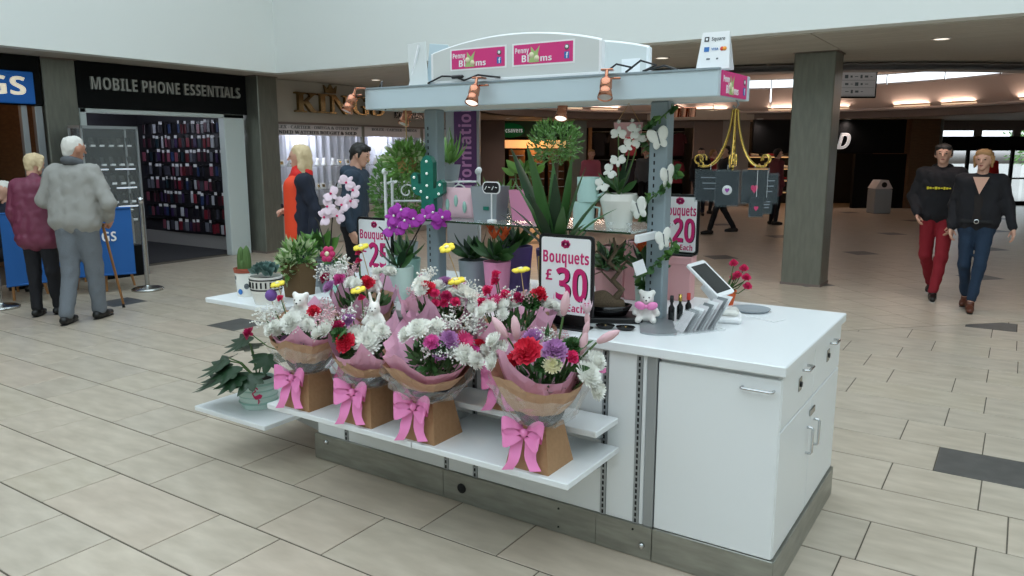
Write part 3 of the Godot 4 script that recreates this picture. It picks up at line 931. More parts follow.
	# cafe corner: barrier posts, canvas screens, chairs
	for p in [[-8.62, -5.16, "stainless barrier post at the end of the blue canvas screen"], [-8.9, -3.68, "stainless barrier post beside the burgundy coat"]]:
		var o := thing("barrier_post", p[2], "barrier post", Vector3(p[0], 0, p[1]), 0, "cafe barrier posts")
		fin(slathe(S(), [Vector2(0, 0), Vector2(0.18, 0.0), Vector2(0.18, 0.02), Vector2(0.15, 0.035), Vector2(0.04, 0.045), Vector2(0.03, 0.06)], 24), "base", M.steel, o)
		fin(tube(S(), [Vector3(0, 0.05, 0), Vector3(0, 1.05, 0)], 0.026, 14), "tube", M.steel, o)
		fin(slathe(S(), [Vector2(0.026, 1.03), Vector2(0.034, 1.04), Vector2(0.034, 1.09), Vector2(0.02, 1.105), Vector2(0, 1.11)], 14), "cap", M.chrome, o)
	canvas(Vector3(-8.66, 0, -5.09), Vector3(-9.0, 0, -4.4), "blue canvas barrier screen with white letters beside the walking cane", true)
	canvas(Vector3(-8.9, 0, -4.36), Vector3(-8.93, 0, -3.74), "plain blue canvas barrier screen behind the burgundy coat", false)
	for p in [[-9.2, -4.98, 0.3], [-9.5, -4.1, 0.3], [-9.95, -4.78, 0.3], [-9.3, -2.9, 2.6]]: cafe_chair(Vector3(p[0], 0, p[1]), p[2])
	var tb := thing("cafe_table", "small round cafe table behind the blue screens", "table", Vector3(-9.75, 0, -3.3))
	fin(lathe(S(), [Vector2(0, 0.72), Vector2(0.33, 0.72), Vector2(0.33, 0.745), Vector2(0, 0.745)], 24), "table_top", M.dark_oak, tb)
	fin(tube(S(), [Vector3(0, 0.02, 0), Vector3(0, 0.72, 0)], 0.03, 10), "stem", M.black_plastic, tb)
	fin(slathe(S(), [Vector2(0, 0), Vector2(0.2, 0), Vector2(0.2, 0.012), Vector2(0.03, 0.03)], 20), "foot", M.black_plastic, tb)

func S2rails() -> SurfaceTool:
	var s := S()
	for row in 8: bx(s, Vector3(-12.0, 2.09 - row * 0.235, -8.035), Vector3(2.5, 0.012, 0.03))
	return s
func canvas(a: Vector3, b: Vector3, label: String, letters: bool) -> void:
	var d := b - a
	var turn := atan2(d.z, -d.x)   # local +x runs from b to a
	var o := thing("canvas_screen", label, "barrier screen", (a + b) / 2, turn, "cafe canvas screens")
	var w := d.length() / 2 - 0.03
	var rows := []
	for i in 5:
		var row := []
		for j in 13: row.append(Vector3(-w + 2 * w * j / 12, 0.22 + i * 0.19, 0.012 * sin(j * 0.9 + i * 0.4)))
		rows.append(row)
	fin(sheet(S(), rows), "canvas", M.blue_canvas, o)
	fin(tube(S(), [Vector3(-w, 0.985, 0), Vector3(w, 0.985, 0)], 0.013, 8), "top_rail", M.blue_canvas, o)
	fin(tube(S(), [Vector3(-w, 0.215, 0), Vector3(w, 0.215, 0)], 0.012, 8), "bottom_rail", M.blue_canvas, o)
	for e in [-w, w]: fin(tube(S(), [Vector3(e, 0.96, 0), Vector3(e + signf(e) * 0.03, 0.96, 0)], 0.008, 6), "clip", M.steel, o)
	if letters: text(o, "lettering", "GREGGS", 0.11, M.white_card, T(Vector3(-0.07, 0.66, 0.022), 0), 0.004, 0.5)
func cafe_chair(at: Vector3, turn: float) -> void:
	var o := thing("cafe_chair", "wooden cafe chair with splayed legs behind the blue canvas", "chair", at, turn, "cafe chairs")
	fin(bx(S(), Vector3(0, 0.45, 0), Vector3(0.42, 0.03, 0.42), 0.01), "seat", M.dark_oak, o)
	var rows := []
	for i in 4:
		var row := []
		for j in 7: row.append(Vector3(-0.21 + j * 0.07, 0.56 + i * 0.08, -0.2 - 0.02 * i + 0.05 * pow((j - 3) / 3.0, 2)))
		rows.append(row)
	fin(sheet(S(), rows), "backrest", M.dark_oak, o)
	for sx in [-1, 1]:
		fin(tube(S(), [Vector3(sx * 0.17, 0.44, 0.16), Vector3(sx * 0.22, 0, 0.22)], [0.02, 0.014], 8), "leg", M.oak, o)
		fin(tube(S(), [Vector3(sx * 0.17, 0.44, -0.16), Vector3(sx * 0.22, 0, -0.22)], [0.02, 0.014], 8), "leg", M.oak, o)
		fin(tube(S(), [Vector3(sx * 0.17, 0.45, -0.18), Vector3(sx * 0.19, 0.7, -0.21)], 0.012, 6), "back_post", M.oak, o)

# ---------- far side of the concourse
func far_shops() -> void:
	var turn := YAW
	# back walls and rooms; local frame: x along the fronts, y up, z towards the camera, origin at w = 23.2
	var W := 23.2
	var base := uw(0, 0, W)
	var wall := func(n: String, lo: Vector3, hi: Vector3, m: Material):
		var o := struct(n, box(lo, hi), m)
		o.transform = Transform3D(Basis(Vector3.UP, turn), base)
		return o
	wall.call("wall_far_back", Vector3(-12, 0, -5.2), Vector3(12.0, 2.5, -5), M.dark_wall)
	wall.call("wall_far_party", Vector3(1.75, 0, -5), Vector3(1.9, 2.5, 0), M.dark_wall)
	wall.call("wall_far_party_2", Vector3(6.2, 0, -5), Vector3(7.0, 2.5, 0.1), M.pale_wall)
	wall.call("wall_far_party_3", Vector3(11.2, 0, -5), Vector3(12.0, 2.5, 1.2), M.dark_oak)
	wall.call("wall_far_left_end", Vector3(-12, 0, -5), Vector3(-0.5, 2.5, 0), M.pale_wall)
	# optician
	var op := thing("optician_fascia", "green fascia with an oval sign above the optician", "shop sign", base, turn)
	fin(box(Vector3(-0.5, 2.02, 0.02), Vector3(1.72, 2.49, 0.1), 0.01), "board", mat("green_board", Color("3c5a3a"), 0.5), op)
	fin(slathe(S(), [Vector2(0, 0), Vector2(0.36, 0.0), Vector2(0.36, 0.04), Vector2(0, 0.045)], 28, Transform3D(Basis(Vector3.RIGHT, PI / 2) * Basis.from_scale(Vector3(1.2, 1, 0.58)), Vector3(-0.06, 2.21, 0.11))), "oval", M.green_sign, op)
	text(op, "lettering", "specsavers", 0.13, M.white_sign_letter, T(Vector3(-0.06, 2.21, 0.165)), 0.02, 0.74)
	var sl := thing("optician_lamp", "warm lit panel across the optician back wall", "light", base, turn)
	fin(box(Vector3(-0.3, 1.7, -1.6), Vector3(1.7, 1.95, -1.55)), "panel", M.warm_lamp, sl)
	lamp(uw(0.7, 1.7, W + 1.0), Color("ffb46a"), 2.6, 0.3)
	for i in 3:
		var o := thing("optician_display", "tall spectacle display stand %s in the optician" % ["by the green fascia end", "in the middle", "by the party wall"][i], "display stand", base, turn)
		var x0 := -0.1 + i * 0.62
		fin(box(Vector3(x0, 0, -1.4), Vector3(x0 + 0.5, 1.65, -1.25), 0.01), "panel", M.dark_oak, o)
		for k in 5: fin(box(Vector3(x0 + 0.02, 0.5 + k * 0.24, -1.25), Vector3(x0 + 0.48, 0.52 + k * 0.24, -1.15)), "shelf", M.steel, o)
	# clothes shop with a gold door frame
	var fr := tag(Node3D.new(), "", "", "", "structure")
	fr.name = "door_3"
	add_child(fr)
	fr.transform = Transform3D(Basis(Vector3.UP, turn), base)
	fin(box(Vector3(1.75, 0, 0), Vector3(2.2, 2.5, 0.1), 0.01), "pier", M.pillar_steel, fr)
	fin(box(Vector3(-0.9, 0, 0.2), Vector3(-0.21, 2.49, 0.4), 0.01), "pier", M.brown_fascia, fr)
	fin(box(Vector3(2.25, 0, 0), Vector3(2.36, 2.3, 0.08), 0.01), "gold_post", M.oak, fr)
	fin(box(Vector3(1.9, 2.28, 0), Vector3(6.2, 2.5, 0.08), 0.01), "head", M.brown_fascia, fr)
	fin(box(Vector3(5.35, 0, 0), Vector3(6.2, 2.5, 0.12), 0.01), "pier", M.brown_fascia, fr)
	var cols := ["2a2326", "4a1f2c", "6b2335", "1d1d26", "3a2f35", "57464a", "221f2e", "8c3144", "b9a9a0"]
	var shirts := []
	for c in cols: shirts.append(mat("garment_" + c, Color(c), 0.9))
	var words := ["dark brown", "maroon", "crimson", "black", "charcoal", "taupe", "navy", "red", "cream"]
	var gs := S()
	slab(gs, PackedVector2Array([Vector2(-0.05, 0), Vector2(0.05, 0), Vector2(0.2, -0.06), Vector2(0.26, -0.3), Vector2(0.19, -0.31), Vector2(0.16, -0.2), Vector2(0.17, -0.68), Vector2(-0.17, -0.68), Vector2(-0.16, -0.2), Vector2(-0.19, -0.31), Vector2(-0.26, -0.3), Vector2(-0.2, -0.06)]), 0.09)
	var gm := mesh_of(gs)
	for r in 2:
		var y: float = [2.15, 1.3][r]
		var rail := thing("clothes_rail", ["upper clothes rail across the gift shop", "lower clothes rail across the gift shop"][r], "rail", base, turn)
		fin(tube(S(), [Vector3(2.4, y + 0.04, -0.9 - r * 0.2), Vector3(5.3, y + 0.04, -0.9 - r * 0.2)], 0.014, 6), "bar", M.steel, rail)
		for i in 6:
			var ci: int = [[3, 0, 7, 5, 8, 1], [4, 2, 6, 8, 3, 7]][r][i]
			var o := put(gm, "hanging_garment", shirts[ci], null, Transform3D(Basis(Vector3.UP, turn + rf(-0.15, 0.15)), base + Basis(Vector3.UP, turn) * Vector3(2.68 + i * 0.49, y, -0.9 - r * 0.2 - 0.04)))
			tag(o, "%s top hanging on the %s rail of the gift shop" % [words[ci], ["upper", "lower"][r]], "garment", "garments in the gift shop")
	lamp(uw(3.8, 2.3, W + 0.4), Color("ffd0a0"), 1.2, 0.2)
	# sports shop: black front, white italic letters, lit wall of boxes
	var jd := thing("sports_fascia", "black fascia with slanted white letters above the sports shop", "shop sign", uw(0, 0, 22.2), turn)
	fin(box(Vector3(6.8, 1.55, -0.05), Vector3(11.1, 2.49, 0.1), 0.01), "board", M.shop_black, jd)
	var lt := text(jd, "lettering", "JD", 0.44, M.white_sign_letter, T(Vector3(9.27, 1.88, 0.12)), 0.04, 0.62)
	lt.transform.basis = Basis(lt.transform.basis.x, Vector3(0.22, 1, 0), lt.transform.basis.z)
	wall.call("wall_sports_front", Vector3(9.75, 0, 0.9), Vector3(11.2, 1.53, 1.05), M.shop_black)
	wall.call("wall_sports_inner", Vector3(7.0, 0, -1.2), Vector3(11.2, 2.5, -1.05), M.dark_wall)
	for k in 4:
		var o := thing("lit_shelf", "shelf of the sports shop wall, %s" % ["lowest of four", "second from the floor", "third from the floor", "topmost of four"][k], "shelf", base, turn)
		fin(box(Vector3(7.1, 0.35 + k * 0.36, -1.05), Vector3(9.7, 0.38 + k * 0.36, -0.8)), "board", M.pale_wall, o)
		fin(box(Vector3(7.1, 0.33 + k * 0.36, -0.85), Vector3(9.7, 0.35 + k * 0.36, -0.81)), "light_strip", M.warm_lamp, o)
		for j in 10:
			var b := thing("shoe", "%s trainer on the %s sports shop shelf" % [["red", "white", "dark"][(j + k) % 3], ["lowest", "second", "third", "topmost"][k]], "shoe", base + Basis(Vector3.UP, turn) * Vector3(7.25 + j * 0.25, 0.38 + k * 0.36, -0.93), turn + 1.3, "trainers on the sports shop wall")
			fin(flesh(S(), [[Vector3(0, 0.04, -0.09), Vector3(0, 0.035, 0.1), 0.04, 0.03], [Vector3(0, 0.05, -0.08), Vector3(0, 0.1, -0.09), 0.035, 0.035]], 0.025, 0.02), "upper", [M.maroon_cloth, M.white_card, M.black_cloth][(j + k) % 3], b)
	lamp(uw(8.3, 1.9, 23.4), Color("ffc48e"), 1.6, 0.3)
	# round column, litter bin, entrance
	var rc := tag(Node3D.new(), "", "", "", "structure")
	rc.name = "round_column"
	add_child(rc)
	rc.position = uw(12.0, 0, 22.4)
	fin(lathe(S(), [Vector2(0.3, 0.0), Vector2(0.3, 0.06), Vector2(0.27, 0.06), Vector2(0.27, 2.5)], 28), "shaft", M.pillar_steel, rc)
	var bn := thing("litter_bin", "grey metal litter bin with a white hooded top near the sports shop", "bin", uw(9.69, 0, 20.4), turn)
	fin(bx(S(), Vector3(0, 0.32, 0), Vector3(0.45, 0.64, 0.45), 0.02), "body", M.grey_zinc, bn)
	fin(slab(S(), PackedVector2Array([Vector2(-0.23, 0.65), Vector2(0.23, 0.65), Vector2(0.1, 0.87), Vector2(-0.1, 0.87)]), 0.44, T(Vector3(0, 0, -0.22))), "hood", M.info_white, bn)
	fin(slathe(S(), [Vector2(0, 0), Vector2(0.07, 0), Vector2(0.07, 0.01), Vector2(0, 0.01)], 18, T(Vector3(0, 0.75, 0.22), 0, PI / 2)), "opening", M.black_matt, bn)
	fin(bx(S(), Vector3(0, 0.02, 0), Vector3(0.42, 0.04, 0.42)), "foot", M.black_matt, bn)
	var en := tag(Node3D.new(), "", "", "", "structure")
	en.name = "door_4"
	add_child(en)
	en.transform = Transform3D(Basis(Vector3.UP, turn), uw(0, 0, 23.4))
	fin(box(Vector3(12.0, 2.21, 0), Vector3(18, 2.5, 0.15)), "head", M.brown_fascia, en)
	fin(box(Vector3(12.0, 1.62, 0), Vector3(18, 2.04, 0.2), 0.01), "transom", M.shop_black, en)
	for x in [12.05, 12.72, 13.62, 14.25, 14.95, 15.7, 16.6]: fin(box(Vector3(x - 0.04, 0, 0.02), Vector3(x + 0.04, 1.62, 0.12), 0.006), "door_stile", M.shop_black, en)
	for x in [12.4, 13.85, 15.0, 16.2]: fin(box(Vector3(x - 0.1, 2.04, 0.02), Vector3(x + 0.1, 2.21, 0.12)), "clerestory_post", M.brown_fascia, en)
	fin(box(Vector3(12.0, 0, 0.02), Vector3(18, 0.12, 0.12), 0.006), "bottom_rail", M.shop_black, en)
	fin(box(Vector3(14.25, 0.78, 0.02), Vector3(18, 0.83, 0.12), 0.006), "push_bar", M.steel, en)
	for k in 4: fin(box(Vector3(12.76 + k * 1.3, 0.12, 0.06), Vector3(13.96 + k * 1.3, 1.62, 0.07)), "door_pane", M.glass, en)
	fin(box(Vector3(12.0, 2.04, 0.06), Vector3(18, 2.21, 0.07)), "clerestory_pane", M.glass, en)
	# outside the doors: pavement and clipped trees
	wall.call("ground_outside", Vector3(11.5, -0.3, -70), Vector3(70, 0.0, -0.25), M.pale_wall)
	wall.call("ceiling_far_shops", Vector3(-14, 2.5, -5.6), Vector3(12.0, 2.79, 0.4), M.soffit)
	wall.call("wall_entrance_side", Vector3(18, 0, -0.4), Vector3(32, 2.79, -0.2), M.pale_wall)
	for i in 7:
		var at := uw(19 + i * 3.2, 0.0, 42 + 5 * sin(i * 2.1))
		var o := thing("street_tree", "leafy street tree beyond the glass entrance doors", "tree", at, 0, "trees outside the entrance")
		fin(tube(S(), [Vector3(0, 0, 0), Vector3(0.05, 1.2, 0)], [0.12, 0.08], 8), "trunk", M.bark, o)
		tag(foliage(o, Vector3(0, 2.1, 0), Vector3(1.6, 1.3, 1.6), 500, 0.22, M.leaf_fern), "", "", "", "stuff")
	# directory sign hung behind the free pillar
	var di := thing("directory_sign", "white hanging directory sign in a dark frame behind the square pillar", "sign", uw(5.2, 2.62, 12.0), turn)
	fin(bx(S(), Vector3.ZERO, Vector3(0.62, 0.4, 0.05), 0.008), "frame", M.shop_black, di)
	fin(bx(S(), Vector3(0, 0, 0.022), Vector3(0.57, 0.35, 0.012)), "face", M.info_white, di)
	for k in 3:
		for q in 6 - k: fin(bx(S(), Vector3(-0.16 + q * 0.075 + 0.01 * k, 0.115 - k * 0.11, 0.03), Vector3(0.05 - 0.02 * (q % 2), 0.05 - 0.02 * ((q + k) % 3), 0.004)), "worn_symbol", M.grey_ink, di)
		fin(box(Vector3(-0.27, 0.06 - k * 0.11, 0.028), Vector3(0.27, 0.063 - k * 0.11, 0.031)), "rule", M.black_matt, di)
	for x in [-0.2, 0.2]: fin(tube(S(), [Vector3(x, 0.2, 0), Vector3(x, 0.94, 0)], 0.008, 6), "rod", M.shop_black, di)
	# information column with a purple banner, and the hanging sign beside it
	var ic := thing("information_column", "grey column with a purple information banner", "column", uw(-0.82, 0, 13.2), turn)
	fin(box(Vector3(-0.28, 0, -0.28), Vector3(0.28, 2.785, 0.2), 0.01), "casing", M.grey_zinc, ic)
	fin(box(Vector3(-0.14, 0.6, 0.21), Vector3(0.235, 2.55, 0.225), 0.003), "banner", M.purple_banner, ic)
	var tl := text(ic, "lettering", "information", 0.2, M.lavender_petal, T(Vector3(0.05, 1.62, 0.23), 0, 0, PI / 2), 0.004, 1.55)
	var hs := thing("hanging_sign", "white hanging sign with a purple ring beside the information column", "sign", uw(0.5, 2.56, 13.0), turn)
	fin(bx(S(), Vector3(0.2, 0.06, 0), Vector3(1.7, 0.26, 0.05), 0.006), "board", M.info_white, hs)
	var pts := []
	for i in 17: pts.append(Vector3(-0.55 + 0.17 * cos(PI + PI * i / 16.0), 0.0 + 0.17 * sin(PI + PI * i / 16.0), 0.03))
	fin(tube(S(), pts, 0.035, 8), "ring", M.purple_banner, hs)
	for x in [-0.5, 0.8]: fin(tube(S(), [Vector3(x, 0.18, 0), Vector3(x, 0.23, 0)], 0.01, 6), "rod", M.steel, hs)
	# far end walls close the building
	struct("wall_concourse_right", box(Vector3(8.8, 0, -46), Vector3(9, 2.79, -8.07)), M.pale_wall)
	struct("wall_concourse_left", box(Vector3(-24, 0, -46), Vector3(-23.8, 2.79, -14)), M.pale_wall)
	var fe := struct("wall_concourse_end", box(Vector3(-30, 0, -5.6), Vector3(12.0, 2.79, -5.4)), M.pale_wall)
	fe.transform = Transform3D(Basis(Vector3.UP, turn), base)

func foliage(parent: Node, c: Vector3, r: Vector3, n: int, size: float, m: Material, n_name := "foliage") -> MeshInstance3D:
	var s := S()
	for i in n:
		var d := Vector3(rf(-1, 1), rf(-1, 1), rf(-1, 1))
		if d.length() > 1.0: d = d.normalized() * rf(0.6, 1.0)
		var at := c + d * r
		leaf(s, aim(at, d + Vector3(rf(-0.6, 0.6), rf(0, 0.8), rf(-0.6, 0.6)), rf(0, TAU)), size * rf(0.7, 1.2), size * 0.4, 0.6, 0.2, 2)
	return fin(s, n_name, m, parent)

# ---------- the kiosk
func strip(parent: Node, x: float, y0: float, y1: float, z: float) -> void:
	var o := fin(box(Vector3(x - 0.012, y0, z - 0.01), Vector3(x + 0.012, y1, z + 0.004)), "slotted_upright", M.aluminium, parent)
	var s := S()
	var n := int((y1 - y0) / 0.025)
	for i in n: bx(s, Vector3(x, y0 + (i + 0.5) * (y1 - y0) / n, z + 0.0045), Vector3(0.007, 0.015, 0.004))
	fin(s, "slots", M.black_matt, o)
func handle(parent: Node, a: Vector3, b: Vector3, out: Vector3) -> void:
	fin(tube(S(), [a, a + out * 0.8, a + out + (b - a) * 0.06, b + out - (b - a) * 0.06, b + out * 0.8, b], 0.0055, 8), "handle", M.chrome, parent)
func kiosk() -> void:
	var zf := -2.72
	var zb := -3.785
	var k := thing("display_kiosk", "white slotted-panel base of the flower kiosk on a steel plinth", "kiosk")
	fin(box(Vector3(-3.07, 0, zb), Vector3(-1.117, 0.145, zf), 0.004), "plinth", M.plinth_steel, k)
	# steel plinth skin in separate plates
	for p in [[-3.072, -2.19], [-2.186, -1.37], [-1.366, -1.118]]: fin(box(Vector3(p[0], 0.004, zf), Vector3(p[1], 0.143, zf + 0.003)), "plinth_plate", M.plinth_steel, k)
	fin(slathe(S(), [Vector2(0, 0), Vector2(0.024, 0), Vector2(0.024, 0.003), Vector2(0, 0.003)], 18, T(Vector3(-2.077, 0.075, zf + 0.003), 0, PI / 2)), "cable_hole", M.black_matt, k)
	for p in [[-1.158, 0.061], [-2.98, 0.11]]: fin(slathe(S(), [Vector2(0, 0), Vector2(0.014, 0), Vector2(0.01, 0.012), Vector2(0, 0.014)], 10, T(Vector3(p[0], p[1], zf + 0.003), 0, PI / 2)), "bolt", M.chrome, k)
	for p in [[-1.55, 0.115], [-1.55, 0.03], [-1.2, 0.12]]: fin(slathe(S(), [Vector2(0, 0), Vector2(0.005, 0), Vector2(0.004, 0.003), Vector2(0, 0.003)], 8, T(Vector3(p[0], p[1], zf + 0.003), 0, PI / 2)), "screw", M.black_matt, k)
	var xs := [-3.05, -2.836, -2.173, -2.002, -1.341, -1.192]
	for i in 6:
		var x1: float = xs[i + 1] - 0.013 if i < 5 else -1.162
		var x0: float = xs[i] + (0.013 if i else 0.0)
		fin(box(Vector3(x0, 0.147, zf - 0.03), Vector3(x1, 0.857, zf - 0.004), 0.002), "front_panel", M.white_laminate, k)
		if i: strip(k, xs[i], 0.147, 0.855, zf - 0.005)
	fin(box(Vector3(-1.16, 0.147, zf - 0.03), Vector3(-1.118, 0.857, zf), 0.003), "corner_upright", M.aluminium, k)
	fin(box(Vector3(-3.05, 0.147, zb + 0.01), Vector3(-3.02, 0.857, zf - 0.032), 0.002), "end_panel", M.white_laminate, k)
	fin(box(Vector3(-3.02, 0.147, zb + 0.01), Vector3(-1.118, 0.857, zb + 0.03)), "rear_panel", M.white_laminate, k)
	# cabinet unit at the right end
	var c := thing("counter_cabinet", "white kiosk cabinet with door, drawers and chrome handles", "cabinet")
	fin(box(Vector3(-1.112, 0.147, zb + 0.01), Vector3(-0.663, 0.857, zf - 0.022), 0.002), "carcass", M.white_laminate, c)
	for s in [[Vector3(-1.114, 0.004, zf), Vector3(-0.638, 0.143, zf + 0.003)], [Vector3(-0.64, 0.004, zb), Vector3(-0.636, 0.143, zf)]]: fin(box(s[0], s[1]), "plinth_plate", M.plinth_steel, c)
	fin(box(Vector3(-1.115, 0, zb), Vector3(-0.64, 0.145, zf), 0.004), "plinth", M.plinth_steel, c)
	var d := fin(box(Vector3(-1.112, 0.15, zf - 0.02), Vector3(-0.648, 0.842, zf), 0.003), "door", M.white_laminate, c)
	handle(d, Vector3(-0.785, 0.8, zf), Vector3(-0.672, 0.8, zf), Vector3(0, 0, 0.028))
	var side := -0.645
	for i in 2:
		var z1: float = [zf - 0.012, -3.237][i]
		var z0: float = [-3.232, zb + 0.012][i]
		var dr := fin(box(Vector3(side - 0.018, 0.65, z0), Vector3(side, 0.85, z1), 0.003), "drawer", M.white_laminate, c)
		var zm := z1 - 0.33
		handle(dr, Vector3(side, 0.81, zm - 0.04), Vector3(side, 0.81, zm + 0.04), Vector3(0.026, 0, 0))
		var lk := fin(box(Vector3(side, 0.735, zm + 0.05), Vector3(side + 0.004, 0.79, zm + 0.095), 0.002), "lock_plate", M.steel, dr)
		fin(slathe(S(), [Vector2(0, 0), Vector2(0.011, 0), Vector2(0.011, 0.006), Vector2(0, 0.006)], 12, T(Vector3(side + 0.004, 0.762, zm + 0.072), 0, 0, -PI / 2)), "keyhole", M.black_plastic, lk)
		var lo := fin(box(Vector3(side - 0.018, 0.15, z0), Vector3(side, 0.644, z1), 0.003), "door", M.white_laminate, c)
		var zh := -3.235 + (0.06 if i == 0 else -0.06)
		handle(lo, Vector3(side, 0.42, zh), Vector3(side, 0.53, zh), Vector3(0.024, 0, 0))
	fin(bx(S(), Vector3(side + 0.004, 0.585, -3.235), Vector3(0.008, 0.03, 0.08), 0.003), "hasp", M.steel, c)
	# worktop
	var t := thing("kiosk_worktop", "long glossy white worktop of the flower kiosk", "worktop")
	fin(box(Vector3(-3.07, 0.86, -3.79), Vector3(-0.63, CT, -2.7), 0.004), "board", M.white_laminate, t)
	# shelves on the front and the left end
	shelf("kiosk_shelf", "left half of the low white shelf carrying wrapped bouquets", Vector3(-2.9, 0.465, -2.28), Vector3(-2.005, 0.465, -2.705), [-2.836, -2.173])
	shelf("kiosk_shelf", "right half of the low white shelf with the lily bouquet", Vector3(-2.0, 0.465, -2.28), Vector3(-1.265, 0.465, -2.705), [-1.97, -1.341])
	shelf("kiosk_shelf", "second white shelf above the low one, behind the front bouquets", Vector3(-2.9, 0.588, -2.51), Vector3(-1.27, 0.588, -2.705), [-2.7, -1.341])
	shelf("kiosk_shelf", "low white end shelf with the flamingo pot", Vector3(-3.66, 0.275, -2.4), Vector3(-3.08, 0.275, -3.3), [])
	shelf("kiosk_shelf", "upper white end shelf with cactus and succulent pots", Vector3(-3.64, 0.862, -2.5), Vector3(-3.08, 0.862, -3.6), [])
	# canopy on two posts
	var cp := thing("kiosk_canopy", "pale blue canopy of the flower kiosk on two grey slotted posts", "canopy")
	fin(box(Vector3(-2.825, 1.85, -2.945), Vector3(-1.0, 1.95, -2.93), 0.003), "front_fascia", M.canopy_paint, cp)
	fin(box(Vector3(-2.825, 1.85, -3.33), Vector3(-1.0, 1.95, -3.315), 0.003), "rear_fascia", M.canopy_paint, cp)
	for x in [-2.825, -1.012]: fin(box(Vector3(x, 1.85, -3.315), Vector3(x + 0.012, 1.95, -2.945), 0.002), "end_fascia", M.canopy_paint, cp)
	fin(box(Vector3(-2.813, 1.93, -3.315), Vector3(-1.012, 1.945, -2.945)), "top_board", M.canopy_paint, cp)
	fin(box(Vector3(-2.813, 1.855, -3.315), Vector3(-1.012, 1.865, -2.945)), "soffit_board", M.header_board, cp)
	fin(box(Vector3(-2.828, 1.948, -2.95), Vector3(-0.997, 1.956, -2.925)), "top_trim", M.post_paint, cp)
	var sg := fin(box(Vector3(-1.0, 1.855, -3.27), Vector3(-0.994, 1.948, -2.96)), "end_sign", M.pink_print, cp)
	bloom_print(sg, Transform3D(Basis(Vector3.UP, PI / 2), Vector3(-0.9935, 1.9, -3.115)), 0.3, 0.09)
	for x in [-2.6, -1.335]:
		var y0 := CT
		var po := fin(box(Vector3(x - 0.042, y0, -3.24), Vector3(x + 0.042, 1.855, -3.17), 0.006), "post", M.post_paint, cp)
		var s := S()
		for i in 24: bx(s, Vector3(x - 0.015, 1.0 + i * 0.033, -3.1695), Vector3(0.006, 0.016, 0.003))
		fin(s, "slots", M.black_matt, po)
		var fp := PackedVector2Array()
		for p in [Vector2(-0.07, 0.06), Vector2(0.07, 0.06)]: fp.append(p)
		for i in 9: fp.append(Vector2(0.075 * cos(PI * i / 8.0), -0.3 - 0.045 * sin(PI * i / 8.0)))
		fin(slab(S(), fp, 0.008, Transform3D(Basis(Vector3.UP, 0.45) * Basis(Vector3.RIGHT, PI / 2), Vector3(x, CT + 0.008, -3.2)) * Transform3D(Basis.from_scale(Vector3(1, -1, 1)), Vector3.ZERO)), "foot_plate", M.aluminium, cp)
		fin(bx(S(), Vector3(x, 1.28, -3.07), Vector3(0.02, 0.035, 0.2), 0.004), "shelf_bracket", M.white_card, cp)
	var gl := thing("glass_shelf", "clear glass shelf held on white brackets between the canopy posts", "shelf")
	fin(box(Vector3(-2.66, 1.298, -3.44), Vector3(-1.36, 1.308, -2.97), 0.002), "pane", M.shelf_glass, gl)
	fin(box(Vector3(-2.66, 1.299, -2.97), Vector3(-1.36, 1.307, -2.967)), "polished_edge", M.leaf_dark, gl)
func shelf(n: String, label: String, a: Vector3, b: Vector3, br: Array) -> void:
	var o := thing(n, label, "shelf", Vector3.ZERO, 0, "white kiosk shelves")
	fin(box(Vector3(a.x, a.y - 0.026, b.z), Vector3(b.x, a.y, a.z), 0.003), "board", M.white_laminate, o)
	for x in br: fin(slab(S(), PackedVector2Array([Vector2(0, 0), Vector2(a.z - b.z - 0.06, 0), Vector2(a.z - b.z - 0.06, -0.02), Vector2(0.03, -0.075), Vector2(0, -0.075)]), 0.008, Transform3D(Basis(Vector3(0, 0, 1), Vector3(0, 1, 0), Vector3(-1, 0, 0)), Vector3(x, a.y - 0.026, b.z - 0.008))), "bracket", M.aluminium, o)
	if br.is_empty():
		for z in [a.z - 0.35, b.z + 0.12]: fin(slab(S(), PackedVector2Array([Vector2(0, 0), Vector2(-0.5, 0), Vector2(-0.5, -0.025), Vector2(0, -0.1)]), 0.012, T(Vector3(b.x + 0.028, a.y - 0.026, z))), "bracket", M.aluminium, o)

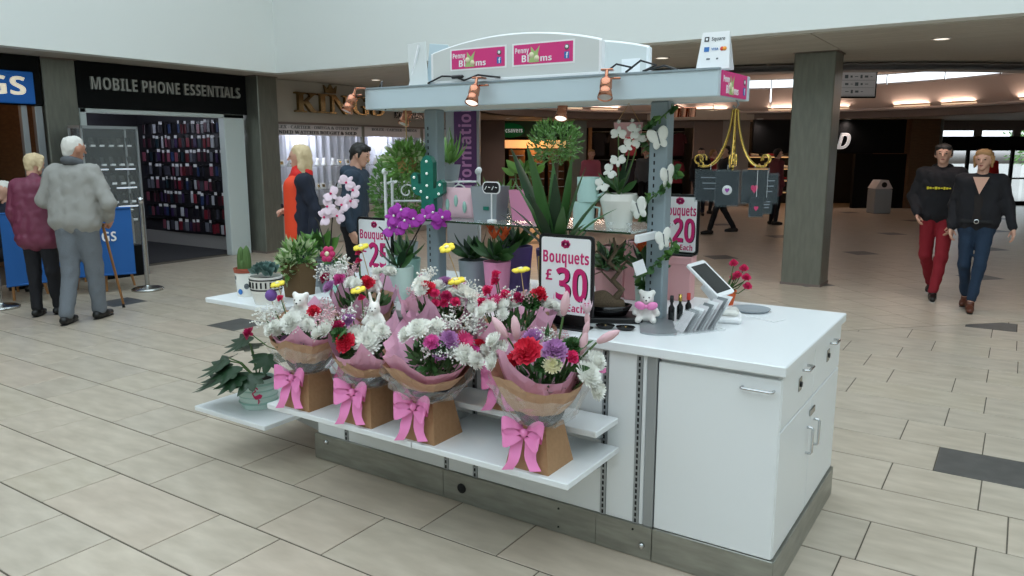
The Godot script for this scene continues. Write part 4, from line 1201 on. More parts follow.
func bloom_print(o: Node, xf: Transform3D, w: float, h: float) -> void:   # the florist's print: words, flower, two badges
	text(o, "lettering", "Penny", h * 0.26, M.white_card, xf * T(Vector3(-w * 0.36, h * 0.2, 0)), 0.001, w * 0.24)
	text(o, "lettering", "Bl", h * 0.34, M.white_card, xf * T(Vector3(-w * 0.3, -h * 0.22, 0)), 0.001, w * 0.12)
	text(o, "lettering", "ms", h * 0.3, M.white_card, xf * T(Vector3(w * 0.055, -h * 0.24, 0)), 0.001, w * 0.19)
	fin(slab(S(), PackedVector2Array([Vector2(-w * 0.24, -h * 0.42), Vector2(-w * 0.06, -h * 0.42), Vector2(-w * 0.08, 0), Vector2(-w * 0.05, h * 0.4), Vector2(-w * 0.13, h * 0.1), Vector2(-w * 0.2, h * 0.38), Vector2(-w * 0.2, 0)]), 0.0008, xf), "flower_print", M.lime_print, o)
	for p in [Vector2(-0.19, -0.05), Vector2(-0.1, -0.22)]: fin(slathe(S(), [Vector2(0, 0), Vector2(h * 0.15, 0), Vector2(h * 0.15, 0.0012), Vector2(0, 0.0012)], 12, xf * T(Vector3(p.x * w, p.y * h, 0), 0, PI / 2)), "flower_print", M.cream_petal, o)
	fin(slathe(S(), [Vector2(0, 0), Vector2(h * 0.14, 0), Vector2(h * 0.14, 0.001), Vector2(0, 0.001)], 16, xf * T(Vector3(w * 0.4, h * 0.22, 0), 0, PI / 2)), "badge", M.grey_ink, o)
	fin(slathe(S(), [Vector2(0, 0), Vector2(h * 0.08, 0), Vector2(h * 0.08, 0.0014), Vector2(0, 0.0014)], 16, xf * T(Vector3(w * 0.4, h * 0.22, 0), 0, PI / 2)), "badge", M.white_card, o)
	fin(bx(S(), xf * Vector3(w * 0.4, -h * 0.18, 0.0005), Vector3(h * 0.28, h * 0.34, 0.001), 0.0, xf.basis), "badge", M.blue_print, o)
	text(o, "lettering", "f", h * 0.26, M.white_card, xf * T(Vector3(w * 0.405, -h * 0.2, 0.001)), 0.001)

# ---------- bouquets
func chrys() -> Mesh:
	if not cache.has("chrys"):
		var s := S()
		for ring in 6:
			var n: int = [22, 22, 20, 17, 13, 8][ring]
			var el := ring * 0.27 + 0.05
			for j in n:
				var a := TAU * (j + 0.5 * (ring % 2)) / n + rf(-0.1, 0.1)
				var ln := 1.0 - ring * 0.07 + rf(-0.08, 0.06)
				var out := Vector3(cos(a), 0, sin(a))
				var sd := Vector3(-sin(a), 0, cos(a)) * 0.11
				var p1 := out * 0.15 + Vector3.UP * 0.1
				var p2 := out * (ln * 0.65 * cos(el)) + Vector3.UP * (0.12 + ln * 0.65 * sin(el))
				var p3 := out * (ln * cos(el + 0.12)) + Vector3.UP * (0.12 + ln * sin(el + 0.12) * 0.98)
				s.set_smooth_group(-1)
				quad(s, p1 - sd * 0.5, p2 - sd, p2 + sd, p1 + sd * 0.5)
				quad(s, p2 - sd, p3 - sd * 0.5, p3 + sd * 0.5, p2 + sd)
		ball(s, Vector3(0, 0.16, 0), Vector3(0.45, 0.3, 0.45), 10, 5)
		cache["chrys"] = mesh_of(s)
	return cache["chrys"]
func carnation() -> Mesh:
	if not cache.has("carn"):
		var s := S()
		for lay in 5:
			var R := 1.0 - lay * 0.15
			var n := 26
			var rows := []
			for i in 4:
				var t := i / 3.0
				var row := []
				for j in n:
					var a := TAU * j / n
					var r := 0.08 + (R - 0.08) * t * (1.0 + 0.12 * t * sin(j * 2.7 + lay * 2))
					row.append(Vector3(r * cos(a), 0.15 + lay * 0.13 + 0.25 * t * t * (0.4 + lay * 0.35) + 0.13 * t * sin(j * 2.1 + lay * 1.3), r * sin(a)))
				rows.append(row)
			sheet(s, rows, true, true)
		ball(s, Vector3(0, 0.0, 0), Vector3(0.3, 0.35, 0.3), 8, 4)
		cache["carn"] = mesh_of(s)
	return cache["carn"]
func gerbera() -> Mesh:
	if not cache.has("gerb"):
		var s := S()
		for ring in 2:
			for j in 16:
				var a := TAU * (j + 0.5 * ring) / 16
				leaf(s, Transform3D(Basis(Vector3.UP, -a) * Basis(Vector3.BACK, -PI / 2 + 0.15 + ring * 0.2) * Basis(Vector3.UP, -PI / 2), Vector3(0.1 * cos(a), 0.05 + ring * 0.04, 0.1 * sin(a))), 0.95 - ring * 0.2, 0.28, 0.1, 0.1, 3)
		ball(s, Vector3(0, 0.06, 0), Vector3(0.24, 0.12, 0.24), 10, 4)
		cache["gerb"] = mesh_of(s)
	return cache["gerb"]
func star(n: int, wide: float, droop: float, tilt := 0.75) -> Mesh:   # open flower of n pointed petals: lily, orchid
	var key := "star%d_%.2f_%.2f" % [n, wide, tilt]
	if not cache.has(key):
		var s := S()
		for j in n:
			var a := TAU * j / n
			leaf(s, Transform3D(Basis(Vector3.UP, -a) * Basis(Vector3.BACK, -tilt) * Basis(Vector3.UP, -PI / 2), Vector3.ZERO), 1.0, wide, droop, 0.3, 5)
		cache[key] = mesh_of(s)
	return cache[key]
func moth() -> Mesh:   # moth orchid: two broad round petals over three narrower sepals
	if not cache.has("moth"):
		var s := S()
		for k in 3: ball(s, Vector3(0.5 * sin(TAU * k / 3), 0.0, 0.5 * cos(TAU * k / 3)), Vector3(0.26, 0.05, 0.48), 10, 6, Basis(Vector3.UP, TAU * k / 3))
		for sx in [-1, 1]: ball(s, Vector3(sx * 0.5, 0.06, 0.12), Vector3(0.5, 0.06, 0.46), 12, 6, Basis(Vector3.BACK, sx * 0.15))
		cache["moth"] = mesh_of(s)
	return cache["moth"]
func bud() -> Mesh:
	if not cache.has("bud"): cache["bud"] = mesh_of(slathe(S(), [Vector2(0, 0), Vector2(0.1, 0.08), Vector2(0.16, 0.35), Vector2(0.17, 0.6), Vector2(0.1, 0.88), Vector2(0, 1.0)], 9))
	return cache["bud"]
func sprig() -> Mesh:   # gypsophila: tiny heads on a haze of stems
	if not cache.has("sprig"):
		var s := S()
		for i in 42:
			var d := Vector3(rf(-1, 1), rf(0.1, 1.1), rf(-1, 1))
			ball(s, d * 0.75, Vector3.ONE * rf(0.06, 0.1), 5, 3)
			if i % 2 == 0: tube(s, [Vector3.ZERO, d * 0.75], 0.012, 3, false)
		cache["sprig"] = mesh_of(s)
	return cache["sprig"]
func leaf_mesh(wd: float) -> Mesh:
	var key := "leaf%.2f" % wd
	if not cache.has(key): cache[key] = mesh_of(leaf(S(), Transform3D(), 1.0, wd, 0.7, 0.25, 6))
	return cache[key]
func bow(o: Node, at: Vector3, turn: float, sc := 1.0) -> void:
	var b := Node3D.new()
	b.name = "bow"
	o.add_child(b, true)
	b.transform = T(at, turn, 0, 0, sc)
	for sx in [-1, 1]:
		for k in 2:
			var rows := []
			var up: float = [0.012, -0.012][k]
			for i in 9:
				var t := i / 8.0
				var rr := 0.062 - k * 0.008
				var c := Vector3(sx * (0.004 + rr * sin(PI * t)), up + 0.02 * sin(TAU * t) * (1 if k == 0 else -0.6), 0.012 + 0.022 * sin(PI * t) * (1.0 - t) * 2 + 0.012 * k)
				var wv := 0.006 + 0.016 * sin(PI * t)
				rows.append([c + Vector3(0, -wv, 0.004), c + Vector3(sx * 0.004, wv, -0.004)])
			fin(sheet(S(), rows), "loop", M.pink_satin, b)
		var tail := []
		for i in 8:
			var t := i / 7.0
			var c := Vector3(sx * (0.008 + 0.035 * t + 0.006 * sin(t * 7)), -0.012 - 0.108 * t + (0.012 if sx > 0 else 0.0) * t, 0.016 + 0.026 * t + 0.006 * sin(t * 5 + sx))
			tail.append([c + Vector3(-0.006 - 0.012 * minf(1, t * 3), 0.0, 0.003), c + Vector3(0.006 + 0.012 * minf(1, t * 3), 0.006 * t, -0.003 - 0.006 * sin(t * 6))])
		fin(sheet(S(), tail), "tail", M.pink_satin, b)
	fin(ball(S(), Vector3(0, 0, 0.02), Vector3(0.013, 0.014, 0.012), 8, 6), "knot", M.pink_satin, b)
func paper_cone(o: Node, n: String, m: Material, y0: float, r0: float, rim: Callable, sd: float, grow := 0.0) -> void:   # a paper cone; rim(angle) gives (radius, height)
	var rows := []
	var N := 40
	for i in 7:
		var t := i / 6.0
		var row := []
		for j in N:
			var a := TAU * j / N
			var e: Vector2 = rim.call(a)
			var r := lerpf(r0, e.x, pow(t, 0.8)) * (1.0 + 0.06 * (0.4 + t) * (absf(sin(a * 3.5 + sd)) - 0.5) + 0.03 * sin(a * 11 + sd * 2 + t * 2) + 0.02 * t * sin(a * 17 + sd * 2)) + grow * t
			var y := lerpf(y0, e.y, pow(t, 1.15))
			row.append(Vector3(r * cos(a), y, -r * sin(a)) + Vector3(rf(-1, 1), rf(-0.5, 0.5), rf(-1, 1)) * 0.0035 * t)
		rows.append(row)
	fin(sheet(S(), rows, false, true), n, m, o)
func plush(o: Node, n: String, at: Vector3, turn: float, rabbit: bool, sc: float) -> void:
	var b := Node3D.new()
	b.name = n
	o.add_child(b, true)
	b.transform = T(at, turn, 0, 0, sc)
	var caps := [[Vector3(0, 0.03, 0), Vector3(0, 0.06, 0), 0.035, 0.028], [Vector3(0, 0.105, 0.004), Vector3(0, 0.11, 0.008), 0.032, 0.03], [Vector3(0, 0.098, 0.03), Vector3(0, 0.098, 0.036), 0.014, 0.012]]
	for sx in [-1, 1]:
		if rabbit: caps.append([Vector3(sx * 0.014, 0.13, 0), Vector3(sx * 0.026, 0.185, -0.006), 0.01, 0.008])
		else: caps.append([Vector3(sx * 0.026, 0.132, 0), Vector3(sx * 0.027, 0.134, 0), 0.013, 0.013])
		caps.append([Vector3(sx * 0.03, 0.07, 0.005), Vector3(sx * 0.052, 0.04, 0.025), 0.014, 0.013])
		caps.append([Vector3(sx * 0.022, 0.02, 0.01), Vector3(sx * 0.035, 0.012, 0.05), 0.016, 0.015])
	fin(flesh(S(), caps, 0.0065, 0.012), "plush_body", M.plush_white, b)
	for sx in [-1, 1]: fin(ball(S(), Vector3(sx * 0.012, 0.115, 0.034), Vector3.ONE * 0.004, 6, 4), "eye", M.eye_dark, b)
	fin(ball(S(), Vector3(0, 0.103, 0.046), Vector3(0.005, 0.004, 0.003), 6, 4), "nose", M.eye_dark, b)
func topper(o: Node, at: Vector3, m: Material, r: float, drop: float, tilt := 0.25) -> void:   # felt flower on a stick
	var b := Node3D.new()
	b.name = "stick_topper"
	o.add_child(b, true)
	b.transform = T(at, 0.3, tilt, 0.12)
	var s := S()
	for j in 6: ball(s, Vector3(r * 0.6 * cos(TAU * j / 6), 0, r * 0.6 * sin(TAU * j / 6)), Vector3(r * 0.42, r * 0.22, r * 0.42), 8, 5)
	fin(s, "felt_petals", m, b)
	fin(ball(S(), Vector3(0, r * 0.14, 0), Vector3(r * 0.3, r * 0.2, r * 0.3), 8, 5), "centre", M.cream_petal, b)
	fin(tube(S(), [Vector3(0, 0, 0), Vector3(0, -drop, 0)], 0.0022, 5), "stick", M.stick_wood, b)
func flower(o: Node, kind: String, at: Vector3, r: float, axis: Vector3, foot: Vector3) -> void:   # one head with its stem
	var look := {"chrys": [chrys(), "chrysanthemum", M.white_petal], "white": [chrys(), "chrysanthemum", M.white_petal], "cream": [chrys(), "chrysanthemum", M.cream_petal], "lav": [chrys(), "lavender_chrysanthemum", M.lavender_petal], "red": [carnation(), "red_carnation", M.red_petal], "pink": [carnation(), "pink_carnation", M.pink_petal], "lavc": [carnation(), "lavender_carnation", M.lavender_petal], "mag": [gerbera(), "gerbera", M.magenta_petal], "mag2": [carnation(), "magenta_carnation", M.magenta_petal], "hot": [carnation(), "small_carnation", M.hot_pink], "gyp": [sprig(), "gypsophila", M.white_petal], "blush": [sprig(), "blush_filler", M.blush_petal], "green": [carnation(), "green_filler", M.leaf_mid]}
	var l: Array = look[kind]
	if not kind in ["gyp", "blush"]: r *= 1.14
	var h := put(l[0], l[1], l[2], o, aim(at, axis, rf(0, TAU), r))
	if kind == "chrys" and r > 0.033:
		for k in 2:
			var sd := Vector3(rf(-1, 1), rf(-0.6, 0.3), rf(-0.6, 0.6)).normalized() * r * 1.05
			put(l[0], l[1], l[2], o, aim(at + sd, axis.normalized() + sd * 8, rf(0, TAU), r * 0.78))
	if kind in ["gyp", "blush"]:
		put(l[0], l[1], l[2], o, aim(at + Vector3(rf(-0.03, 0.03), rf(-0.04, 0.01), rf(-0.03, 0.03)), axis + Vector3(rf(-0.1, 0.1), 0, rf(-0.1, 0.1)), rf(0, TAU), r * 1.1))
	if foot != Vector3.INF: fin(tube(S(), [at, at.lerp(foot, 0.4) + Vector3(0, -0.02, 0), foot], 0.0028, 5, false), "stem", M.stem_green, o)
func lily(o: Node, at: Vector3, dir: Vector3, ln: float, open: bool, foot: Vector3) -> void:
	if open:
		var h := put(star(6, 0.36, 0.9), "lily_flower", M.orchid_white, o, aim(at, dir, 0.4, ln))
		var st := S()
		for j in 6:
			var a := TAU * j / 6
			tube(st, [Vector3.ZERO, Vector3(0.2 * cos(a), 0.62, 0.2 * sin(a))], 0.012, 4)
			ball(st, Vector3(0.2 * cos(a), 0.62, 0.2 * sin(a)), Vector3(0.06, 0.03, 0.03), 6, 4)
		fin(st, "stamens", M.magenta_petal, h)
		put(bud(), "lily_tube", M.blush_petal, o, aim(at - dir.normalized() * ln * 0.85, dir, 0, ln))
	else: put(bud(), "lily_bud", M.blush_petal, o, aim(at, dir, 0, ln))
	fin(tube(S(), [at - dir.normalized() * (ln * 0.8 if open else 0.0), at.lerp(foot, 0.35) - dir.normalized() * 0.02, foot], 0.004, 6, false), "stem", M.stem_green, o)

func bouquet(label: String, at: Vector3, kind: String, rim: Callable, rim2: Callable, fl: Array) -> Node3D:
	var o := thing("wrapped_bouquet", label, "bouquet", at, 0, "wrapped bouquets in kraft boxes")
	var bs := 0.095
	var tp := 0.066
	var bh := 0.165
	var s := S()
	s.set_smooth_group(-1)
	var lo := []
	var hi := []
	for c in [Vector2(-1, 1), Vector2(1, 1), Vector2(1, -1), Vector2(-1, -1)]:
		lo.append(Vector3(c.x * bs, 0, c.y * bs))
		hi.append(Vector3(c.x * tp, bh, c.y * tp))
	for i in 4: quad(s, lo[i], lo[(i + 1) % 4], hi[(i + 1) % 4], hi[i])
	quad(s, lo[3], lo[2], lo[1], lo[0])
	quad(s, hi[0], hi[1], hi[2], hi[3])
	fin(s, "kraft_box", M.kraft_card, o)
	# ribbon band round the neck, black water bag bulging above it
	fin(slathe(S(), [Vector2(0.088, 0.138), Vector2(0.09, 0.15), Vector2(0.086, 0.163)], 4, T(Vector3.ZERO, PI / 4)), "ribbon_band", M.pink_satin, o)
	var wb := []
	for i in 6:
		var t := i / 5.0
		var row := []
		for j in 24:
			var a := TAU * j / 24
			var r := lerpf(0.062, 0.105, sin(t * PI * 0.6)) * (1 + 0.14 * sin(a * 7 + t * 4) * t)
			row.append(Vector3(r * cos(a), 0.16 + 0.1 * t, -r * sin(a)))
		wb.append(row)
	fin(sheet(S(), wb, true, true), "water_bag", M.black_plastic_bag, o)
	bow(o, Vector3(-0.01, 0.15, 0.078), 0.15, 1.25)
	paper_cone(o, "kraft_wrap", M.kraft_paper, 0.212, 0.085, rim, at.x * 7, 0.004)
	paper_cone(o, "tissue_wrap", M.pink_tissue if kind != "mauve" else M.mauve_tissue, 0.22, 0.075, rim2, at.x * 7)
	# cellophane: a loose crumpled skin outside the paper
	var ce := []
	for i in 6:
		var t := i / 5.0
		var row := []
		for j in 30:
			var a := TAU * j / 30
			var e: Vector2 = rim.call(a)
			var r := lerpf(0.085, e.x * 1.0 + 0.02, pow(t, 0.6)) * (1 + 0.10 * sin(a * 8 + t * 6 + at.x * 9) * (1 - 0.6 * t) + 0.06 * sin(a * 13 - t * 9) * (1 - 0.4 * t))
			row.append(Vector3(r * cos(a), lerpf(0.165, e.y - 0.03, t), -r * sin(a)))
		ce.append(row)
	fin(sheet(S(), ce, false, true), "cellophane", M.cellophane, o)
	# dense leafy filling
	tag(foliage(o, Vector3(0, 0.32, 0), Vector3(0.11, 0.05, 0.11), 150, 0.06, M.leaf_mid, "greenery"), "", "", "", "stuff")
	for f in fl:
		var p: Vector3 = f[1] - at
		flower(o, f[0], p, f[2], Vector3(p.x, 0.16, p.z + 0.05), Vector3(p.x * 0.3, 0.24, p.z * 0.3))
	return o

func rimf(r: float, y: float, rise: float, low: float, wob: float, n := 3.0, squash := 0.0) -> Callable:
	return func(a: float) -> Vector2:
		return Vector2(r * (1.0 + 0.07 * sin(2.0 * a + low * 3) + squash * cos(a - low)), y + rise * (1.0 - cos(a - low)) / 2.0 + wob * 1.5 * pow(1.0 - absf(sin(a * n / 2.0 + low)), 1.6))
func bouquets() -> void:
	var F := {
		"B1": [["chrys", Vector3(-2.715, 0.869, -2.306), 0.055], ["chrys", Vector3(-2.754, 0.843, -2.268), 0.040], ["chrys", Vector3(-2.673, 0.876, -2.345), 0.042], ["red", Vector3(-2.657, 0.914, -2.380), 0.030], ["gyp", Vector3(-2.845, 0.890, -2.256), 0.060], ["gyp", Vector3(-2.805, 0.923, -2.282), 0.050], ["hot", Vector3(-2.780, 0.979, -2.299), 0.016], ["mag2", Vector3(-2.919, 0.810, -2.231), 0.028], ["gyp", Vector3(-2.673, 0.879, -2.429), 0.045], ["lav", Vector3(-2.733, 0.799, -2.270), 0.020], ["blush", Vector3(-2.663, 0.922, -2.436), 0.040]],
		"B2": [["chrys", Vector3(-2.267, 0.831, -2.322), 0.060], ["chrys", Vector3(-2.272, 0.884, -2.378), 0.045], ["chrys", Vector3(-2.418, 0.896, -2.246), 0.045], ["red", Vector3(-2.327, 0.840, -2.258), 0.042], ["mag2", Vector3(-2.379, 0.900, -2.272), 0.030], ["blush", Vector3(-2.417, 0.946, -2.282), 0.050], ["gyp", Vector3(-2.392, 0.944, -2.358), 0.050], ["lavc", Vector3(-2.364, 0.920, -2.317), 0.030], ["hot", Vector3(-2.354, 1.011, -2.384), 0.016], ["gyp", Vector3(-2.327, 0.953, -2.402), 0.040], ["green", Vector3(-2.354, 0.872, -2.252), 0.035], ["blush", Vector3(-2.271, 0.855, -2.414), 0.030]],
		"B3": [["chrys", Vector3(-1.966, 0.935, -2.303), 0.047], ["chrys", Vector3(-1.934, 0.934, -2.372), 0.040], ["chrys", Vector3(-1.801, 0.840, -2.376), 0.046], ["chrys", Vector3(-1.799, 0.846, -2.461), 0.032], ["pink", Vector3(-1.904, 0.893, -2.308), 0.030], ["lav", Vector3(-1.860, 0.896, -2.361), 0.040], ["mag", Vector3(-1.818, 0.891, -2.412), 0.040], ["red", Vector3(-1.792, 0.867, -2.466), 0.022], ["gyp", Vector3(-1.859, 0.926, -2.481), 0.060], ["gyp", Vector3(-1.911, 0.935, -2.447), 0.055], ["gyp", Vector3(-1.864, 0.853, -2.346), 0.050], ["green", Vector3(-1.884, 0.862, -2.333), 0.035], ["gyp", Vector3(-1.801, 0.833, -2.520), 0.045], ["lav", Vector3(-1.878, 0.848, -2.325), 0.032], ["gyp", Vector3(-1.930, 0.867, -2.315), 0.050], ["chrys", Vector3(-1.850, 0.859, -2.368), 0.034], ["blush", Vector3(-1.842, 0.862, -2.397), 0.040], ["pink", Vector3(-1.792, 0.845, -2.430), 0.024]],
		"B4": [["red", Vector3(-1.438, 0.926, -2.285), 0.050], ["lavc", Vector3(-1.369, 0.921, -2.354), 0.045], ["lav", Vector3(-1.465, 0.954, -2.363), 0.040], ["chrys", Vector3(-1.550, 0.914, -2.283), 0.042], ["chrys", Vector3(-1.261, 0.840, -2.401), 0.050], ["chrys", Vector3(-1.261, 0.878, -2.461), 0.042], ["hot", Vector3(-1.317, 0.902, -2.388), 0.025], ["cream", Vector3(-1.355, 0.883, -2.316), 0.035], ["gyp", Vector3(-1.438, 0.949, -2.404), 0.050], ["green", Vector3(-1.345, 0.926, -2.430), 0.035], ["red", Vector3(-1.493, 0.884, -2.284), 0.030], ["blush", Vector3(-1.391, 0.949, -2.435), 0.040], ["green", Vector3(-1.392, 0.877, -2.315), 0.030]],
		"K1": [["red", Vector3(-2.512, 1.029, -2.580), 0.036], ["chrys", Vector3(-2.570, 1.033, -2.541), 0.036], ["lav", Vector3(-2.653, 1.014, -2.487), 0.035], ["pink", Vector3(-2.628, 1.044, -2.528), 0.030], ["gyp", Vector3(-2.640, 1.090, -2.568), 0.065], ["gyp", Vector3(-2.692, 1.066, -2.533), 0.050], ["mag2", Vector3(-2.712, 1.047, -2.520), 0.028], ["chrys", Vector3(-2.478, 1.071, -2.674), 0.035], ["hot", Vector3(-2.582, 1.166, -2.605), 0.016], ["hot", Vector3(-2.583, 1.128, -2.605), 0.016], ["gyp", Vector3(-2.535, 1.033, -2.637), 0.045], ["blush", Vector3(-2.604, 1.076, -2.591), 0.050]],
		"K2": [["chrys", Vector3(-2.147, 1.065, -2.542), 0.042], ["red", Vector3(-2.106, 1.053, -2.533), 0.034], ["hot", Vector3(-2.068, 1.039, -2.534), 0.020], ["hot", Vector3(-2.069, 0.995, -2.534), 0.020], ["chrys", Vector3(-2.018, 1.026, -2.652), 0.045], ["chrys", Vector3(-1.974, 0.978, -2.644), 0.032], ["hot", Vector3(-2.009, 0.996, -2.597), 0.022], ["hot", Vector3(-2.049, 0.991, -2.571), 0.022], ["hot", Vector3(-1.958, 1.012, -2.667), 0.022], ["lav", Vector3(-2.094, 1.065, -2.637), 0.035], ["gyp", Vector3(-2.149, 1.092, -2.601), 0.050], ["gyp", Vector3(-2.033, 0.969, -2.606), 0.050], ["blush", Vector3(-2.206, 1.029, -2.563), 0.040], ["hot", Vector3(-2.042, 1.051, -2.648), 0.016], ["chrys", Vector3(-2.102, 1.053, -2.596), 0.036], ["chrys", Vector3(-2.045, 1.019, -2.622), 0.036], ["mag2", Vector3(-2.048, 1.020, -2.584), 0.024], ["gyp", Vector3(-2.017, 1.038, -2.688), 0.050], ["blush", Vector3(-2.076, 1.005, -2.577), 0.040]],
		"K3": [["mag", Vector3(-1.753, 1.036, -2.524), 0.040], ["hot", Vector3(-1.793, 1.074, -2.546), 0.024], ["chrys", Vector3(-1.720, 1.021, -2.534), 0.035], ["red", Vector3(-1.624, 1.053, -2.657), 0.034], ["chrys", Vector3(-1.600, 1.015, -2.673), 0.036], ["chrys", Vector3(-1.572, 0.999, -2.715), 0.030], ["hot", Vector3(-1.785, 1.106, -2.586), 0.020], ["hot", Vector3(-1.782, 1.136, -2.589), 0.020], ["gyp", Vector3(-1.714, 1.049, -2.598), 0.050], ["blush", Vector3(-1.665, 1.036, -2.630), 0.045], ["chrys", Vector3(-1.692, 1.024, -2.588), 0.034], ["gyp", Vector3(-1.824, 1.041, -2.525), 0.045], ["green", Vector3(-1.641, 1.019, -2.622), 0.040], ["hot", Vector3(-1.723, 1.061, -2.568), 0.022], ["chrys", Vector3(-1.773, 1.015, -2.511), 0.034], ["mag2", Vector3(-1.682, 1.044, -2.595), 0.026], ["hot", Vector3(-1.802, 1.032, -2.516), 0.020]],
	}
	var y1 := 0.465
	var y2 := 0.588
	var b1 := bouquet("bouquet with a white teddy bear and white chrysanthemums in kraft wrap", Vector3(-2.725, y1, -2.395), "pink", rimf(0.17, 0.31, 0.10, -1.3, 0.03), rimf(0.172, 0.335, 0.07, -1.2, 0.06, 4.0), off(F.B1, Vector3.ZERO))
	plush(b1, "teddy_bear", Vector3(-0.015, 0.385, 0.015), 0.4, false, 1.05)
	topper(b1, Vector3(-0.105, 0.575, 0.07), M.yellow_felt, 0.036, 0.2)
	fin(ball(S(), Vector3(-0.13, 0.523, 0.09), Vector3.ONE * 0.028, 12, 8), "pompom", M.purple_felt, b1)
	fin(tube(S(), [Vector3(-0.13, 0.5, 0.09), Vector3(-0.09, 0.33, 0.05)], 0.002, 5), "stick", M.stick_wood, b1)
	var b2 := bouquet("bouquet with a white toy rabbit, red carnation and large white chrysanthemum", Vector3(-2.337, y1, -2.395), "pink", rimf(0.155, 0.27, 0.12, -1.0, 0.02), rimf(0.17, 0.31, 0.08, -0.8, 0.06, 5.0), off(F.B2, Vector3.ZERO))
	plush(b2, "toy_rabbit", Vector3(0.035, 0.415, -0.01), 0.5, true, 0.85)
	topper(b2, Vector3(-0.03, 0.586, 0.02), M.yellow_felt, 0.036, 0.2)
	put(leaf_mesh(0.7), "leaf", M.leaf_mid, b2, aim(Vector3(-0.03, 0.40, 0.15), Vector3(0.5, 0.5, 0.3), 2.0, 0.09))
	var b3 := bouquet("bouquet with a magenta gerbera and lavender flowers in a wide kraft wrap", Vector3(-1.99, y1, -2.395), "pink", rimf(0.195, 0.285, 0.12, -0.85, 0.03), rimf(0.198, 0.315, 0.12, -0.85, 0.05), off(F.B3, Vector3.ZERO))
	var b4 := bouquet("bouquet with pale pink lilies, red carnation and lavender chrysanthemums", Vector3(-1.4525, y1, -2.395), "pink", rimf(0.19, 0.335, 0.09, -0.7, 0.02), rimf(0.16, 0.35, 0.10, -0.2, 0.05), off(F.B4, Vector3.ZERO))
	var P := Vector3(-1.4525, y1, -2.395)
	var ft := Vector3(0.02, 0.25, -0.02)
	lily(b4, Vector3(-1.294, 1.055, -2.463) - P, Vector3(0.08, 1, 0.25), 0.062, true, ft)
	for l in [[-1.262, 0.948, -2.48, Vector3(0.8, 0.5, -0.3), 0.10], [-1.315, 0.895, -2.45, Vector3(0.25, 1, -0.05), 0.10], [-1.305, 0.965, -2.46, Vector3(0.3, 1, 0), 0.07], [-1.535, 0.965, -2.30, Vector3(-0.55, 0.75, 0.2), 0.10], [-1.505, 0.95, -2.32, Vector3(-0.1, 1, 0.1), 0.105], [-1.37, 1.045, -2.42, Vector3(0.15, 1, 0), 0.10]]:
		lily(b4, Vector3(l[0], l[1], l[2]) - P, l[3], l[4], false, ft)
	fin(ball(S(), Vector3(-0.13, 0.484, 0.12), Vector3(0.02, 0.022, 0.02), 10, 7), "cotton_ball", M.white_petal, b4)
	for l in [[0.02, 0.43, 0.04, Vector3(0.9, 0.35, 0.3), 0.13], [0.05, 0.42, 0.02, Vector3(0.8, -0.1, 0.5), 0.12], [-0.02, 0.45, 0.0, Vector3(-0.3, 0.6, 0.4), 0.11], [0.1, 0.43, -0.02, Vector3(0.6, 0.6, -0.2), 0.12], [0.06, 0.47, -0.03, Vector3(-0.6, 0.6, 0.1), 0.13], [0.12, 0.39, 0.0, Vector3(1, 0.25, 0.0), 0.12], [0.0, 0.48, -0.03, Vector3(0.5, 0.7, 0.2), 0.11]]:
		put(leaf_mesh(0.24), "lily_leaf", M.leaf_mid, b4, aim(Vector3(l[0], l[1], l[2]), l[3], rf(0, TAU), l[4]))
	var curl := []
	for i in 12: curl.append([Vector3(0.15 + i * 0.008, 0.385 - 0.01 * sin(i * 0.8), -0.01 - i * 0.006), Vector3(0.15 + i * 0.008, 0.400 - 0.014 * sin(i * 0.8 + 0.6), -0.005 - i * 0.006)])
	fin(sheet(S(), curl), "curled_ribbon", M.pink_satin, b4)
	# second row, on the upper narrow shelf
	var k1 := bouquet("mauve wrapped bouquet with gypsophila and a small plush rabbit, second row", Vector3(-2.56, y2, -2.608), "mauve", rimf(0.14, 0.29, 0.1, -1.2, 0.02), rimf(0.165, 0.35, 0.06, -1.0, 0.06, 5.0), off(F.K1, Vector3.ZERO))
	plush(k1, "toy_rabbit", Vector3(0.05, 0.40, -0.03), 0.3, true, 0.65)
	topper(k1, Vector3(-0.01, 0.612, 0.0), M.yellow_felt, 0.04, 0.22)
	topper(k1, Vector3(-0.144, 0.578, 0.085), M.magenta_petal, 0.042, 0.22, 1.2)
	var k2 := bouquet("mauve wrapped bouquet of red roses and white blooms, second row", Vector3(-2.12, y2, -2.608), "mauve", rimf(0.14, 0.28, 0.1, -1.0, 0.02), rimf(0.165, 0.34, 0.07, -0.5, 0.08, 5.0), off(F.K2, Vector3.ZERO))
	topper(k2, Vector3(0.066, 0.491, -0.056), M.yellow_felt, 0.045, 0.2, 0.15)
	topper(k2, Vector3(0.035, 0.638, -0.035), M.yellow_felt, 0.038, 0.3, 0.5)
	var k3 := bouquet("pink wrapped bouquet with a crimson gerbera, second row behind the lilies", Vector3(-1.7, y2, -2.608), "pink", rimf(0.15, 0.30, 0.05, -1.6, 0.03), rimf(0.16, 0.315, 0.09, -2.4, 0.05, 5.0), off(F.K3, Vector3.ZERO))
	topper(k3, Vector3(0.017, 0.578, -0.01), M.yellow_felt, 0.04, 0.2, 0.05)
	plush(k3, "toy_rabbit", Vector3(0.05, 0.405, -0.06), 0.5, true, 0.6)
func off(list: Array, d: Vector3) -> Array: return list

